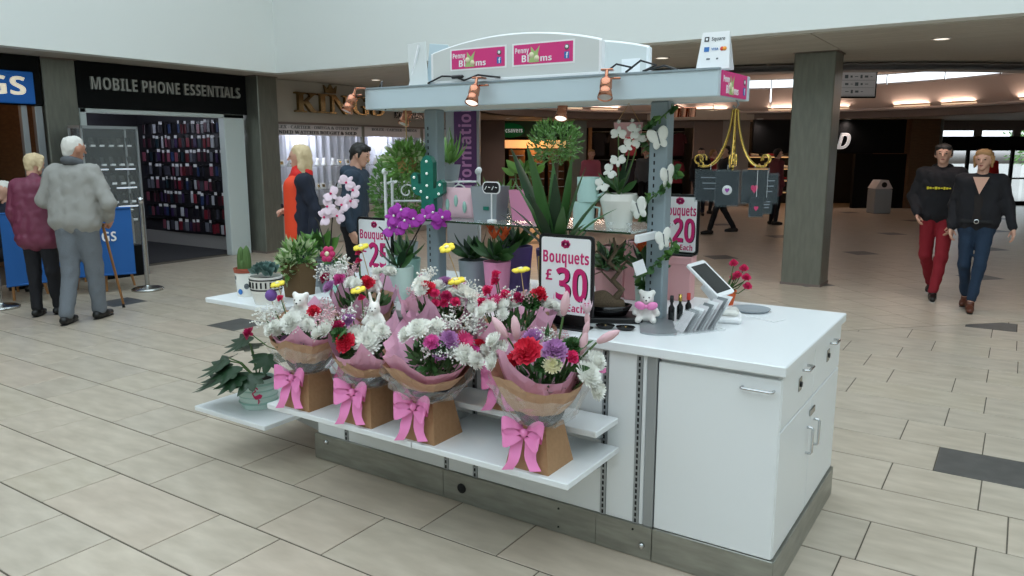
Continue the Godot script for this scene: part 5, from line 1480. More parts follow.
# ---------- potted plants
func pot(o: Node, n: String, m: Material, prof: Array, seg := 24, inside := 0.85) -> void:
	var p := prof.duplicate()
	var top: Vector2 = prof[-1]
	p.append(Vector2(top.x * 0.93, top.y))
	p.append(Vector2(top.x * 0.9, top.y - 0.02))
	fin(lathe(S(), [Vector2(0.0, 0.0)] + p, seg), n, m, o)
	fin(lathe(S(), [Vector2(top.x * 0.9, top.y - 0.018), Vector2(0, top.y - 0.012)], seg), "soil", M.soil, o)
func square_pot(o: Node, n: String, m: Material, w0: float, w1: float, h: float) -> void:
	var q := sqrt(2.0) / 2
	fin(lathe(S(), [Vector2(0, 0), Vector2(w0 * q, 0), Vector2(w1 * q, h), Vector2(w1 * q * 0.92, h), Vector2(w1 * q * 0.9, h - 0.03)], 4, T(Vector3.ZERO, PI / 4), true), n, m, o)
	fin(lathe(S(), [Vector2(w1 * q * 0.9, h - 0.025), Vector2(0, h - 0.02)], 4, T(Vector3.ZERO, PI / 4), true), "soil", M.soil, o)
func leafy(o: Node, c: Vector3, n: int, spread: float, ln: float, wd: float, m: Material, m2: Material = null, up := 0.8, nm := "leaf") -> void:   # arching leaves from one crown, each its own part
	for i in n:
		var a := TAU * i / n * 2.618 + rf(-0.3, 0.3)
		var t := float(i) / n
		var d := Vector3(cos(a) * (0.35 + t), up * (1.2 - t * 0.7), sin(a) * (0.35 + t))
		var st := c + Vector3(cos(a) * spread * t, rf(0, 0.02), sin(a) * spread * t)
		put(leaf_mesh(wd), nm, m2 if m2 and i % 3 == 0 else m, o, aim(st, d, rf(-0.4, 0.4) + a, ln * rf(0.75, 1.1)))
func plants() -> void:
	# flamingo pot with a fatsia
	var o := thing("potted_fatsia", "dark glossy fatsia in a ribbed mint pot with a pink flamingo", "potted plant", Vector3(-3.37, 0.275, -2.6))
	var pr := []
	for i in 13:
		pr.append(Vector2(0.075 + 0.026 * sin(PI * (0.12 + i * 0.055)) + (0.003 if i % 2 else 0.0), i * 0.0135))
	pot(o, "pot", M.mint_glaze, pr, 28)
	for k in 4: fin(slathe(S(), [Vector2(0.099, 0.03 + k * 0.034), Vector2(0.1045, 0.036 + k * 0.034), Vector2(0.099, 0.042 + k * 0.034)], 28), "stripe", M.mint_dark, o)
	var fl := S()
	slab(fl, PackedVector2Array([Vector2(-0.02, 0.07), Vector2(0.012, 0.085), Vector2(0.026, 0.075), Vector2(0.018, 0.06), Vector2(-0.01, 0.055)]), 0.003)
	tube(fl, [Vector3(-0.016, 0.07, 0.001), Vector3(-0.024, 0.09, 0.001), Vector3(-0.008, 0.1, 0.001), Vector3(-0.014, 0.115, 0.001), Vector3(-0.004, 0.12, 0.001), Vector3(0.003, 0.11, 0.001)], 0.004, 5)
	tube(fl, [Vector3(0.005, 0.06, 0.001), Vector3(0.003, 0.03, 0.001)], 0.002, 4)
	tube(fl, [Vector3(0.0, 0.06, 0.001), Vector3(0.012, 0.042, 0.001), Vector3(0.0, 0.03, 0.001)], 0.002, 4)
	var tc := atan2(0.83, 0.8) * 0.0 + 0.85
	fin(fl, "flamingo", M.hot_pink, o, T(Vector3(0.101 * sin(tc), 0.01, 0.101 * cos(tc)), tc))
	for l in [[-0.17, 0.17, 0.12, -0.8, 0.2], [-0.11, 0.27, 0.13, -0.5, 0.19], [-0.02, 0.25, 0.15, -0.15, 0.19], [0.09, 0.22, 0.12, 0.4, 0.18], [-0.2, 0.25, 0.04, -1.2, 0.17], [-0.06, 0.38, 0.02, -0.3, 0.17], [0.1, 0.3, 0.0, 0.7, 0.17], [-0.15, 0.31, -0.08, -2.0, 0.17], [0.03, 0.21, 0.17, 0.1, 0.16], [-0.12, 0.2, 0.15, -0.5, 0.17]]:
		var tip := Vector3(l[0], l[1], l[2])
		var lf := Node3D.new()
		lf.name = "fatsia_leaf"
		o.add_child(lf, true)
		lf.transform = T(tip, l[3], 0.5)
		var s := S()
		for k in 7:
			var a := (k - 3) * 0.55
			leaf(s, Transform3D(Basis(Vector3.UP, a) * Basis(Vector3.RIGHT, PI / 2 + 0.25), Vector3.ZERO), l[4] * (0.85 - 0.1 * absf(k - 3)), l[4] * 0.3, -0.5, 0.15, 5)
		fin(s, "blade", M.leaf_dark, lf)
		fin(tube(S(), [tip, tip * Vector3(0.5, 0.8, 0.5) + Vector3(0, 0.03, 0), Vector3(0, 0.15, 0)], 0.004, 5), "leaf_stalk", M.stem_green, o)
	# cactus in a terracotta liner and a patterned pot
	o = thing("potted_cactus", "two-column ribbed cactus in a floral white pot with terracotta rim", "potted plant", Vector3(-3.5, 0.862, -2.66))
	pot(o, "pot", M.white_glaze, [Vector2(0.045, 0.0), Vector2(0.055, 0.13)])
	fin(lathe(S(), [Vector2(0.05, 0.13), Vector2(0.058, 0.132), Vector2(0.06, 0.155), Vector2(0.053, 0.155), Vector2(0.052, 0.14), Vector2(0, 0.14)], 24), "terracotta_liner", M.terracotta, o)
	for k in 9:
		var a := 0.3 + k * 0.7
		fin(ball(S(), Vector3(0.051 * sin(a), 0.03 + 0.08 * fmod(k * 0.37, 1.0), 0.051 * cos(a)), Vector3(0.014, 0.016, 0.004), 8, 5, Basis(Vector3.UP, a)), "painted_flower", M.grey_ink if k % 3 else M.blue_print, o)
	for c in [[-0.024, 0.13, 0.02], [0.023, 0.14, 0.019], [0.008, 0.06, 0.014]]:
		var rows := []
		for i in 10:
			var t := i / 9.0
			var row := []
			for j in 30:
				var a := TAU * j / 30
				var r: float = c[2] * sqrt(maxf(0.002, 1.0 - pow(maxf(0, t * 1.45 - 0.45), 2))) * (1.0 + 0.17 * cos(a * 10))
				row.append(Vector3(c[0] + r * sin(a), 0.14 + c[1] * t, (0.02 if c[1] < 0.1 else 0.0) + r * cos(a)))
			rows.append(row)
		fin(sheet(S(), rows, true, true), "cactus_column", M.cactus_green, o)
	# bowl of succulents
	o = thing("succulent_bowl", "blue-grey succulents in a white bowl with black geometric band", "potted plant", Vector3(-3.235, 0.862, -2.585))
	pot(o, "bowl", M.white_glaze, [Vector2(0.06, 0.0), Vector2(0.078, 0.06), Vector2(0.084, 0.145)], 28)
	fin(lathe(S(), [Vector2(0.0795, 0.075), Vector2(0.081, 0.075), Vector2(0.082, 0.082), Vector2(0.0795, 0.082)], 28), "band", M.black_matt, o)
	fin(lathe(S(), [Vector2(0.083, 0.128), Vector2(0.0855, 0.128), Vector2(0.086, 0.134), Vector2(0.083, 0.134)], 28), "band", M.black_matt, o)
	for k in 22: fin(bx(S(), Vector3(0.0835 * sin(TAU * k / 22), 0.105, 0.0835 * cos(TAU * k / 22)), Vector3(0.008, 0.03, 0.004), 0.0, Basis(Vector3.UP, TAU * k / 22)), "painted_bar", M.black_matt, o)
	for k in 9:
		var a := k * 2.4
		var c := Vector3(0.06 * sqrt(k / 9.0) * cos(a), 0.155 + 0.03 * (1 - k / 9.0), 0.06 * sqrt(k / 9.0) * sin(a))
		var s := S()
		for j in 14:
			var b := j * 2.399
			leaf(s, aim(c, Vector3(cos(b), 0.5 + j * 0.12, sin(b)), 0), 0.05 - j * 0.001, 0.032, 0.5, 0.5, 3)
		fin(s, "rosette", M.leaf_grey, o)
	for k in 2: fin(tube(S(), [Vector3(0.01 * k, 0.16, 0), Vector3(0.012 * k - 0.01, 0.21, -0.01)], 0.003, 5), "flower_stalk", M.stem_dark, o)
	# brown square pot, variegated plant and pothos behind
	o = thing("variegated_plant", "cream-edged leafy plant in a tapered brown square pot", "potted plant", Vector3(-3.24, 0.862, -2.81), 0.1)
	square_pot(o, "pot", M.brown_wood_pot, 0.11, 0.14, 0.19)
	for q in [[Vector3(0, 0.225, 0), Vector3(0.085, 0.075, 0.085), 150, "leaf_light"], [Vector3(0, 0.23, 0), Vector3(0.09, 0.08, 0.09), 110, "leaf_cream"], [Vector3(-0.03, 0.17, 0.06), Vector3(0.055, 0.06, 0.03), 60, "leaf_light"], [Vector3(-0.03, 0.17, 0.065), Vector3(0.055, 0.06, 0.03), 50, "leaf_cream"], [Vector3(0, 0.22, 0), Vector3(0.08, 0.06, 0.08), 80, "leaf_mid"]]:
		tag(foliage(o, q[0], q[1], q[2], 0.05, M[q[3]]), "", "", "", "stuff")
	o = thing("pothos_plant", "broad-leaved green pothos behind the brown square pot", "potted plant", Vector3(-3.42, 0.862, -3.12))
	pot(o, "pot", M.grey_zinc, [Vector2(0.06, 0), Vector2(0.075, 0.16)])
	leafy(o, Vector3(0, 0.2, 0), 30, 0.07, 0.13, 0.66, M.leaf_fern, M.leaf_mid, 0.9)
	o = thing("small_white_pot", "small white pot on a mint saucer beside the brown square pot", "potted plant", Vector3(-2.99, CT, -2.86))
	pot(o, "pot", M.white_glaze, [Vector2(0.045, 0.05), Vector2(0.05, 0.14)])
	fin(lathe(S(), [Vector2(0, 0), Vector2(0.05, 0), Vector2(0.06, 0.05), Vector2(0, 0.05)], 20), "saucer", M.mint_dark, o)
	leafy(o, Vector3(0, 0.14, 0), 12, 0.03, 0.06, 0.4, M.leaf_mid)
	# tall feathery shrub behind
	o = thing("feathery_shrub", "tall feathery light green shrub behind the kiosk end", "potted plant", Vector3(-3.12, CT, -3.5))
	pot(o, "pot", M.grey_zinc, [Vector2(0.08, 0), Vector2(0.11, 0.2)])
	for k in 9: fin(tube(S(), [Vector3(0, 0.18, 0), Vector3(0.05 * cos(k * 2.4), 0.45, 0.05 * sin(k * 2.4)), Vector3(0.13 * cos(k * 2.4), 0.72, 0.13 * sin(k * 2.4))], 0.003, 4), "stem", M.stem_green, o)
	tag(foliage(o, Vector3(0, 0.5, 0), Vector3(0.17, 0.25, 0.16), 1700, 0.035, M.leaf_fern), "", "", "", "stuff")
	# orchids
	orchid("moth_orchid", "pale pink and white moth orchid on dark stems", Vector3(-3.2, 0.862, -3.0), M.orchid_white, M.hot_pink, M.grey_zinc, [Vector3(-3.17, 1.47, -3.05), Vector3(-3.13, 1.43, -3.06), Vector3(-3.14, 1.37, -3.05), Vector3(-3.18, 1.35, -3.02), Vector3(-3.24, 1.41, -3.0), Vector3(-3.25, 1.34, -2.98), Vector3(-3.27, 1.28, -2.97), Vector3(-3.2, 1.29, -3.0)], 0.05)
	orchid("moth_orchid", "deep purple moth orchid in a ribbed mint pot", Vector3(-2.6, CT, -2.9), M.purple_petal, M.white_petal, M.mint_glaze, [Vector3(-2.68, 1.27, -2.85), Vector3(-2.66, 1.33, -2.86), Vector3(-2.62, 1.36, -2.87), Vector3(-2.60, 1.31, -2.87), Vector3(-2.56, 1.32, -2.89), Vector3(-2.51, 1.33, -2.92), Vector3(-2.47, 1.35, -2.93), Vector3(-2.45, 1.31, -2.95), Vector3(-2.42, 1.33, -2.94), Vector3(-2.63, 1.28, -2.86)], 0.047)
	# yucca behind the price sign
	o = thing("potted_yucca", "yucca with long sword leaves in a tan pot behind the price sign", "potted plant", Vector3(-1.67, CT, -2.885))
	square_pot(o, "pot", M.tan_pot, 0.1, 0.12, 0.295)
	for l in [[-0.12, 0.75, 0.1, 0.3, 0.5], [-0.3, 0.74, 0.0, 0.36, 0.52], [0.02, 0.7, 0.05, 0.5, 0.36], [0.25, 0.6, -0.1, 0.95, 0.36], [0.12, 0.7, -0.05, 0.45, 0.4], [-0.18, 0.55, 0.12, 0.6, 0.38], [0.3, 0.4, 0.0, 1.1, 0.34], [-0.25, 0.4, 0.05, 0.9, 0.3], [0.1, 0.75, 0.03, 0.2, 0.44], [-0.05, 0.8, -0.05, 0.2, 0.4], [0.18, 0.5, 0.2, 0.9, 0.3], [-0.2, 0.3, 0.15, 1.0, 0.3], [0.2, 0.3, 0.12, 1.2, 0.26], [-0.05, 0.5, 0.2, 0.7, 0.32]]:
		var d := Vector3(l[0], l[1], l[2]).normalized()
		var key := "sword%.1f" % l[3]
		if not cache.has(key): cache[key] = mesh_of(leaf(S(), Transform3D(), 1.0, 0.17, l[3] * 0.55, 0.3, 7))
		put(cache[key], "sword_leaf", M.leaf_mid if rng.randf() < 0.7 else M.leaf_dark, o, aim(Vector3(d.x * 0.03, 0.305, d.z * 0.03), d, atan2(d.x, d.z) + rf(-0.4, 0.4), l[4] * 0.98))
	fin(tube(S(), [Vector3(0, 0.27, 0), Vector3(0, 0.34, 0)], [0.02, 0.025], 8), "stem", M.bark, o)
	# bonsai on a black tray
	o = thing("bonsai", "bonsai with a twisted trunk in a shallow black oval pot on a tray", "bonsai", Vector3(-1.5, CT, -3.05), 0.5)
	fin(bx(S(), Vector3(0.0, 0.012, 0), Vector3(0.3, 0.024, 0.17), 0.004), "tray", M.black_plastic, o)
	fin(slathe(S(), [Vector2(0, 0.024), Vector2(0.065, 0.026), Vector2(0.085, 0.07), Vector2(0.08, 0.07), Vector2(0.06, 0.055), Vector2(0, 0.055)], 24, Transform3D(Basis.from_scale(Vector3(1.3, 1, 0.85)), Vector3.ZERO)), "pot", M.black_gloss, o)
	fin(flesh(S(), [[Vector3(-0.05, 0.08, 0), Vector3(0.05, 0.07, 0), 0.045, 0.03], [Vector3(-0.08, 0.07, 0), Vector3(-0.02, 0.1, 0), 0.035, 0.035]], 0.012, 0.02), "rootball", M.bark, o)
	fin(tube(S(), [Vector3(0.03, 0.09, 0), Vector3(0.06, 0.14, 0.01), Vector3(0.02, 0.18, 0.0), Vector3(0.05, 0.22, 0.0), Vector3(0.0, 0.26, 0.01), Vector3(0.03, 0.31, 0), Vector3(0.02, 0.37, 0)], [0.02, 0.016, 0.015, 0.013, 0.011, 0.009, 0.005], 8), "trunk", M.bark, o)
	for b in [[0.04, 0.22, 0.12, 0.25], [0.0, 0.26, -0.1, 0.29], [0.03, 0.31, 0.1, 0.33], [0.02, 0.17, -0.08, 0.2]]: fin(tube(S(), [Vector3(b[0], b[1], 0), Vector3((b[0] + b[2]) / 2, b[3] + 0.02, 0.01), Vector3(b[2], b[3], 0.02)], [0.006, 0.004, 0.002], 6), "branch", M.bark, o)
	tag(foliage(o, Vector3(0.02, 0.3, 0), Vector3(0.13, 0.06, 0.09), 46, 0.03, M.leaf_mid), "", "", "", "stuff")
	fin(bx(S(), Vector3(0.13, 0.25, 0.08), Vector3(0.05, 0.06, 0.004), 0.0, Basis(Vector3.UP, 0.2) * Basis(Vector3.BACK, 0.35)), "plant_tag", M.white_card, o)
	# other pots under the glass shelf
	for p in [[-2.168, -3.151, "pink_pot", 0.07, 0.2, "orange bromeliad in a pink pot below the glass shelf", "orange_petal"], [-2.254, -3.457, "lilac_pot", 0.09, 0.24, "leafy plant in a lilac pot below the glass shelf", "leaf"], [-1.929, -3.390, "lilac_pot", 0.085, 0.23, "red-flowered plant in a lilac pot below the glass shelf", "hot_pink"], [-1.432, -3.342, "mint_glaze", 0.07, 0.18, "orange-flowered plant in a pale mint pot beside the canopy post", "orange_petal"], [-1.643, -3.342, "pale_pink", 0.07, 0.18, "grassy plant in a pale pink pot behind the bonsai", "leaf"], [-2.387, -3.247, "grey_zinc", 0.08, 0.18, "bushy fern in a zinc pot behind the purple orchid", "leaf"], [-2.769, -3.151, "mint_dark", 0.08, 0.17, "leafy plant in a teal pot behind the price card", "leaf"]]:
		o = thing("potted_plant", p[5], "potted plant", Vector3(p[0], CT, p[1]))
		pot(o, "pot", M[p[2]], [Vector2(p[3] * 0.8, 0), Vector2(p[3], p[4])])
		leafy(o, Vector3(0, p[4], 0), 18, 0.03, 0.15, 0.3, M.leaf_mid, M.leaf_dark, 0.8)
		if p[6] != "leaf":
			for k in 5:
				var c := Vector3(rf(-0.06, 0.06), p[4] + 0.1 + rf(0, 0.05), rf(-0.03, 0.06))
				put(star(6, 0.3, 0.3), "flower", M[p[6]], o, aim(c, Vector3(c.x * 2, 1, c.z * 2), 0, 0.06))
				fin(tube(S(), [c, Vector3(0, p[4], 0)], 0.003, 4), "flower_stem", M.stem_green, o)
	# topiary tree with a wire bird ornament, tall at the back
	o = thing("topiary_tree", "small round-headed tree rising behind the glass shelf", "potted plant", Vector3(-2.1, CT, -3.6))
	pot(o, "pot", M.lilac_pot, [Vector2(0.08, 0), Vector2(0.1, 0.22)])
	fin(tube(S(), [Vector3(0, 0.2, 0), Vector3(0.01, 0.7, 0)], 0.011, 8), "trunk", M.bark, o)
	tag(foliage(o, Vector3(0, 0.79, 0), Vector3(0.145, 0.115, 0.125), 800, 0.03, M.leaf_fern), "", "", "", "stuff")
	# wire rack at the back left with a spider plant
	o = thing("wire_plant_rack", "white scrolled wire plant rack with ball finials behind the orchids", "rack")
	for p in [[-3.02, -3.33], [-2.6, -3.6], [-2.86, -3.1], [-2.44, -3.37]]:
		fin(tube(S(), [Vector3(p[0], CT, p[1]), Vector3(p[0], 1.52, p[1])], 0.008, 8), "upright", M.white_card, o)
		fin(ball(S(), Vector3(p[0], 1.535, p[1]), Vector3.ONE * 0.018, 10, 7), "finial", M.white_card, o)
	for y in [1.47, 1.36]: fin(tube(S(), [Vector3(-3.02, y, -3.33), Vector3(-2.6, y, -3.6)], 0.006, 6), "rail", M.white_card, o)
	for y in [1.47]:
		fin(tube(S(), [Vector3(-2.86, y, -3.1), Vector3(-3.02, y, -3.33)], 0.006, 6), "rail", M.white_card, o)
		fin(tube(S(), [Vector3(-2.6, y, -3.6), Vector3(-2.44, y, -3.37)], 0.006, 6), "rail", M.white_card, o)
		for k in 3: fin(tube(S(), [Vector3(-2.98 + k * 0.15, y, -3.34 - k * 0.09), Vector3(-2.83 + k * 0.15, y, -3.13 - k * 0.09)], 0.004, 5), "shelf_wire", M.white_card, o)
	for k in 2:
		var sp := []
		for i in 20:
			var t := i / 19.0 * 2.2 * PI
			var r := 0.045 * (1 - i / 26.0)
			sp.append(Vector3(-2.95 + k * 0.25, 1.415, -3.375 - k * 0.16) + Vector3(r * cos(t) * 0.84, r * sin(t), -r * cos(t) * 0.54))
		fin(tube(S(), sp, 0.0045, 5), "scroll", M.white_card, o)
	o = thing("spider_plant", "arching spider plant in a grey pot on the white wire rack", "potted plant", Vector3(-2.76, 1.476, -3.54))
	pot(o, "pot", M.grey_zinc, [Vector2(0.045, 0), Vector2(0.06, 0.09)])
	leafy(o, Vector3(0, 0.09, 0), 30, 0.02, 0.2, 0.1, M.leaf_light, M.leaf_fern, 1.3)
	# on the glass shelf
	o = thing("terrarium_fern", "fern in a clear glass bottle on the glass shelf", "terrarium", Vector3(-2.3, 1.308, -3.36))
	fin(slathe(S(), [Vector2(0, 0), Vector2(0.06, 0.005), Vector2(0.075, 0.05), Vector2(0.06, 0.11), Vector2(0.025, 0.14), Vector2(0.025, 0.165)], 20), "bottle", M.acrylic, o)
	fin(lathe(S(), [Vector2(0, 0.012), Vector2(0.058, 0.012), Vector2(0.055, 0.04), Vector2(0, 0.045)], 16), "soil", M.soil, o)
	leafy(o, Vector3(0, 0.05, 0), 16, 0.02, 0.16, 0.26, M.leaf_fern, M.leaf_light, 1.2)
	o = thing("lime_plant", "lime green leafy shoots in a square pink pot on the glass shelf", "potted plant", Vector3(-2.03, 1.308, -3.2), 0.2)
	square_pot(o, "pot", M.pink_pot, 0.1, 0.13, 0.15)
	for k in 5: fin(tube(S(), [Vector3(0.02 * k - 0.04, 0.13, 0), Vector3(0.03 * k - 0.06, 0.25, 0.01 * k)], 0.004, 5), "stem", M.stem_green, o)
	leafy(o, Vector3(0, 0.22, 0), 18, 0.06, 0.085, 0.5, M.leaf_light, M.leaf_fern, 0.9)
	o = thing("white_orchid_pot", "white artificial flowers in a cream tapered pot on the glass shelf", "potted plant", Vector3(-1.5, 1.308, -3.14))
	pot(o, "pot", M.white_glaze, [Vector2(0.055, 0.0), Vector2(0.085, 0.12), Vector2(0.08, 0.15)])
	for k in 7:
		var c: Vector3 = [Vector3(-0.06, 0.19, 0.05), Vector3(0.0, 0.3, 0.02), Vector3(0.03, 0.36, 0.01), Vector3(0.06, 0.42, 0.0), Vector3(0.0, 0.41, 0.02), Vector3(0.08, 0.38, -0.02), Vector3(-0.03, 0.25, 0.03)][k]
		put(moth(), "blossom", M.white_petal, o, aim(c, Vector3(c.x + 0.3, 0.2, 0.8), k, 0.036))
		fin(tube(S(), [c, c * 0.6 + Vector3(0, 0.04, 0), Vector3(0, 0.14, 0)], 0.003, 5), "stem", M.stem_green, o)
	leafy(o, Vector3(0, 0.15, 0), 9, 0.02, 0.13, 0.24, M.leaf_mid, M.leaf_dark, 1.1)
	# hanging basket under the canopy
	o = thing("hanging_plant", "yellow-green trailing plant hanging on a cord below the canopy", "hanging plant", Vector3(-2.72, 1.53, -3.12))
	pot(o, "pot", M.tan_pot, [Vector2(0.04, 0), Vector2(0.06, 0.08)])
	fin(tube(S(), [Vector3(0, 0.08, 0), Vector3(0, 0.325, 0)], 0.0035, 5), "cord", M.stick_wood, o)
	tag(foliage(o, Vector3(0, 0.06, 0), Vector3(0.1, 0.11, 0.1), 420, 0.045, M.leaf_light), "", "", "", "stuff")
	leafy(o, Vector3(0, 0.09, 0), 60, 0.08, 0.07, 0.36, M.leaf_cream, M.leaf_light, 0.9)
	leafy(o, Vector3(0, 0.07, 0), 50, 0.1, 0.065, 0.36, M.leaf_cream, M.leaf_light, -0.5)
	# garland of ivy and white butterflies up the right post
	o = thing("ivy_garland", "ivy garland with white fabric butterflies wound around the right canopy post", "garland")
	var vine := []
	for i in 40:
		var t := i / 39.0
		var a := t * TAU * 2.6 + 0.6
		vine.append(Vector3(-1.335 + 0.062 * cos(a), 1.82 - 0.82 * t, -3.205 + 0.052 * sin(a)))
	fin(tube(S(), vine, 0.004, 5), "vine", M.stem_green, o)
	for i in 130:
		var p: Vector3 = vine[rng.randi_range(0, 39)]
		var d := Vector3(p.x + 1.335, rf(-0.05, 0.03), p.z + 3.205 + 0.03).normalized() + Vector3(rf(-0.5, 0.5), rf(-0.4, 0.4), rf(0, 0.6))
		put(leaf_mesh(0.8), "ivy_leaf", M.leaf_mid if i % 3 else M.leaf_fern, o, aim(p + d * 0.008, d, rf(0, TAU), rf(0.032, 0.052)))
	for b in [[-1.325, 1.70, -3.145, 0.3], [-1.285, 1.54, -3.15, 1.0], [-1.395, 1.40, -3.12, -0.3], [-1.285, 1.27, -3.13, 0.9]]:
		var f := Node3D.new()
		f.name = "butterfly"
		o.add_child(f, true)
		f.transform = T(Vector3(b[0], b[1], b[2]), b[3] + 0.3, 0.1, 0.3, 0.82)
		for sx in [-1, 1]:
			fin(ball(S(), Vector3(sx * 0.026, 0.016, 0.008), Vector3(0.03, 0.042, 0.007), 10, 7, Basis(Vector3.BACK, -sx * 0.4)), "wing", M.white_petal, f)
			fin(ball(S(), Vector3(sx * 0.018, -0.028, 0.008), Vector3(0.02, 0.028, 0.006), 10, 7, Basis(Vector3.BACK, sx * 0.3)), "wing", M.white_petal, f)
		fin(tube(S(), [Vector3(0, -0.03, 0.01), Vector3(0, 0.03, 0.012)], 0.004, 6), "body", M.grey_ink, f)

func orchid(n: String, label: String, at: Vector3, petal: Material, heart: Material, pm: Material, pts: Array, r: float) -> void:
	var o := thing(n, label, "potted plant", at)
	pot(o, "pot", pm, [Vector2(0.055, 0), Vector2(0.07, 0.05), Vector2(0.075, 0.17)])
	for k in 2:
		var top: Vector3 = pts[0 if k == 0 else pts.size() - 2] - at
		fin(tube(S(), [Vector3(0, 0.15, 0), Vector3(top.x * 0.3, top.y * 0.6, top.z * 0.3), top * Vector3(0.8, 0.95, 0.8), top], 0.004, 6), "stem", M.stem_dark, o)
	for p in pts:
		var c: Vector3 = p - at + Vector3(0.05 if petal != M.purple_petal else 0.1, 0, -0.02 if petal != M.purple_petal else 0.03)
		var f := put(moth(), "orchid_flower", petal, o, aim(c, Vector3(rf(0.3, 0.7), rf(0.1, 0.4), 0.9), rf(0, TAU), r))
		fin(ball(S(), Vector3(0, 0.12, 0), Vector3(0.14, 0.16, 0.14), 8, 5), "lip", heart, f)
	leafy(o, Vector3(0, 0.16, 0), 6, 0.02, 0.13, 0.34, M.leaf_mid, M.leaf_dark, 0.5)

# ---------- things on the counter
func rounded(w: float, h: float, r: float) -> PackedVector2Array:
	var p := PackedVector2Array()
	for c in [[1, 1, 0.0], [-1, 1, 0.25], [-1, -1, 0.5], [1, -1, 0.75]]:
		for i in 5:
			var a: float = TAU * (c[2] + i * 0.0625)
			p.append(Vector2(c[0] * (w / 2 - r) + r * cos(a), c[1] * (h / 2 - r) + r * sin(a)))
	return p
func price_sign(label: String, at: Vector3, turn: float, price: String, w: float, h: float, foot: float) -> void:
	var o := thing("price_sign", label, "price sign", at, turn, "bouquet price signs")
	var c := Vector3(0, foot + h / 2, 0)
	fin(slab(S(), rounded(w, h, 0.02), 0.012, T(c)), "frame", M.black_plastic, o)
	var f := fin(slab(S(), rounded(w - 0.026, h - 0.026, 0.012), 0.002, T(c + Vector3(0, 0, 0.012))), "face", M.white_card, o)
	var z := 0.0145
	var badge := S()
	for j in 7: slathe(badge, [Vector2(0, 0), Vector2(0.009, 0), Vector2(0.009, 0.001), Vector2(0, 0.001)], 10, T(c + Vector3(0.014 * cos(TAU * j / 7), h * 0.39 + 0.01 * sin(TAU * j / 7), z), 0, PI / 2))
	fin(badge, "badge", M.magenta_ink, f)
	text(f, "lettering", "Bouquets", 0.05, M.magenta_ink, T(c + Vector3(0, h * 0.225, z)), 0.0015, w * 0.84)
	text(f, "price_shadow", price, h * 0.39, M.black_matt, T(c + Vector3(w * 0.135, -h * 0.115, z - 0.0005)), 0.001, w * 0.57)
	text(f, "price", price, h * 0.39, M.magenta_ink, T(c + Vector3(w * 0.115, -h * 0.105, z + 0.0004)), 0.001, w * 0.57)
	text(f, "pound", "£", h * 0.13, M.magenta_ink, T(c + Vector3(-w * 0.31, 0.0, z)), 0.001)
	text(f, "lettering", "Each", h * 0.09, M.magenta_ink, T(c + Vector3(w * 0.2, -h * 0.385, z)), 0.001, w * 0.32)
	fin(bx(S(), Vector3(0, foot / 2 + 0.004, -0.012), Vector3(w * 0.7, maxf(foot, 0.01) + 0.02, 0.01), 0.002), "stand_leg", M.black_plastic, o)
	fin(bx(S(), Vector3(0, 0.004, -0.005), Vector3(w * 0.8, 0.008, 0.09), 0.002), "stand_foot", M.black_plastic, o)
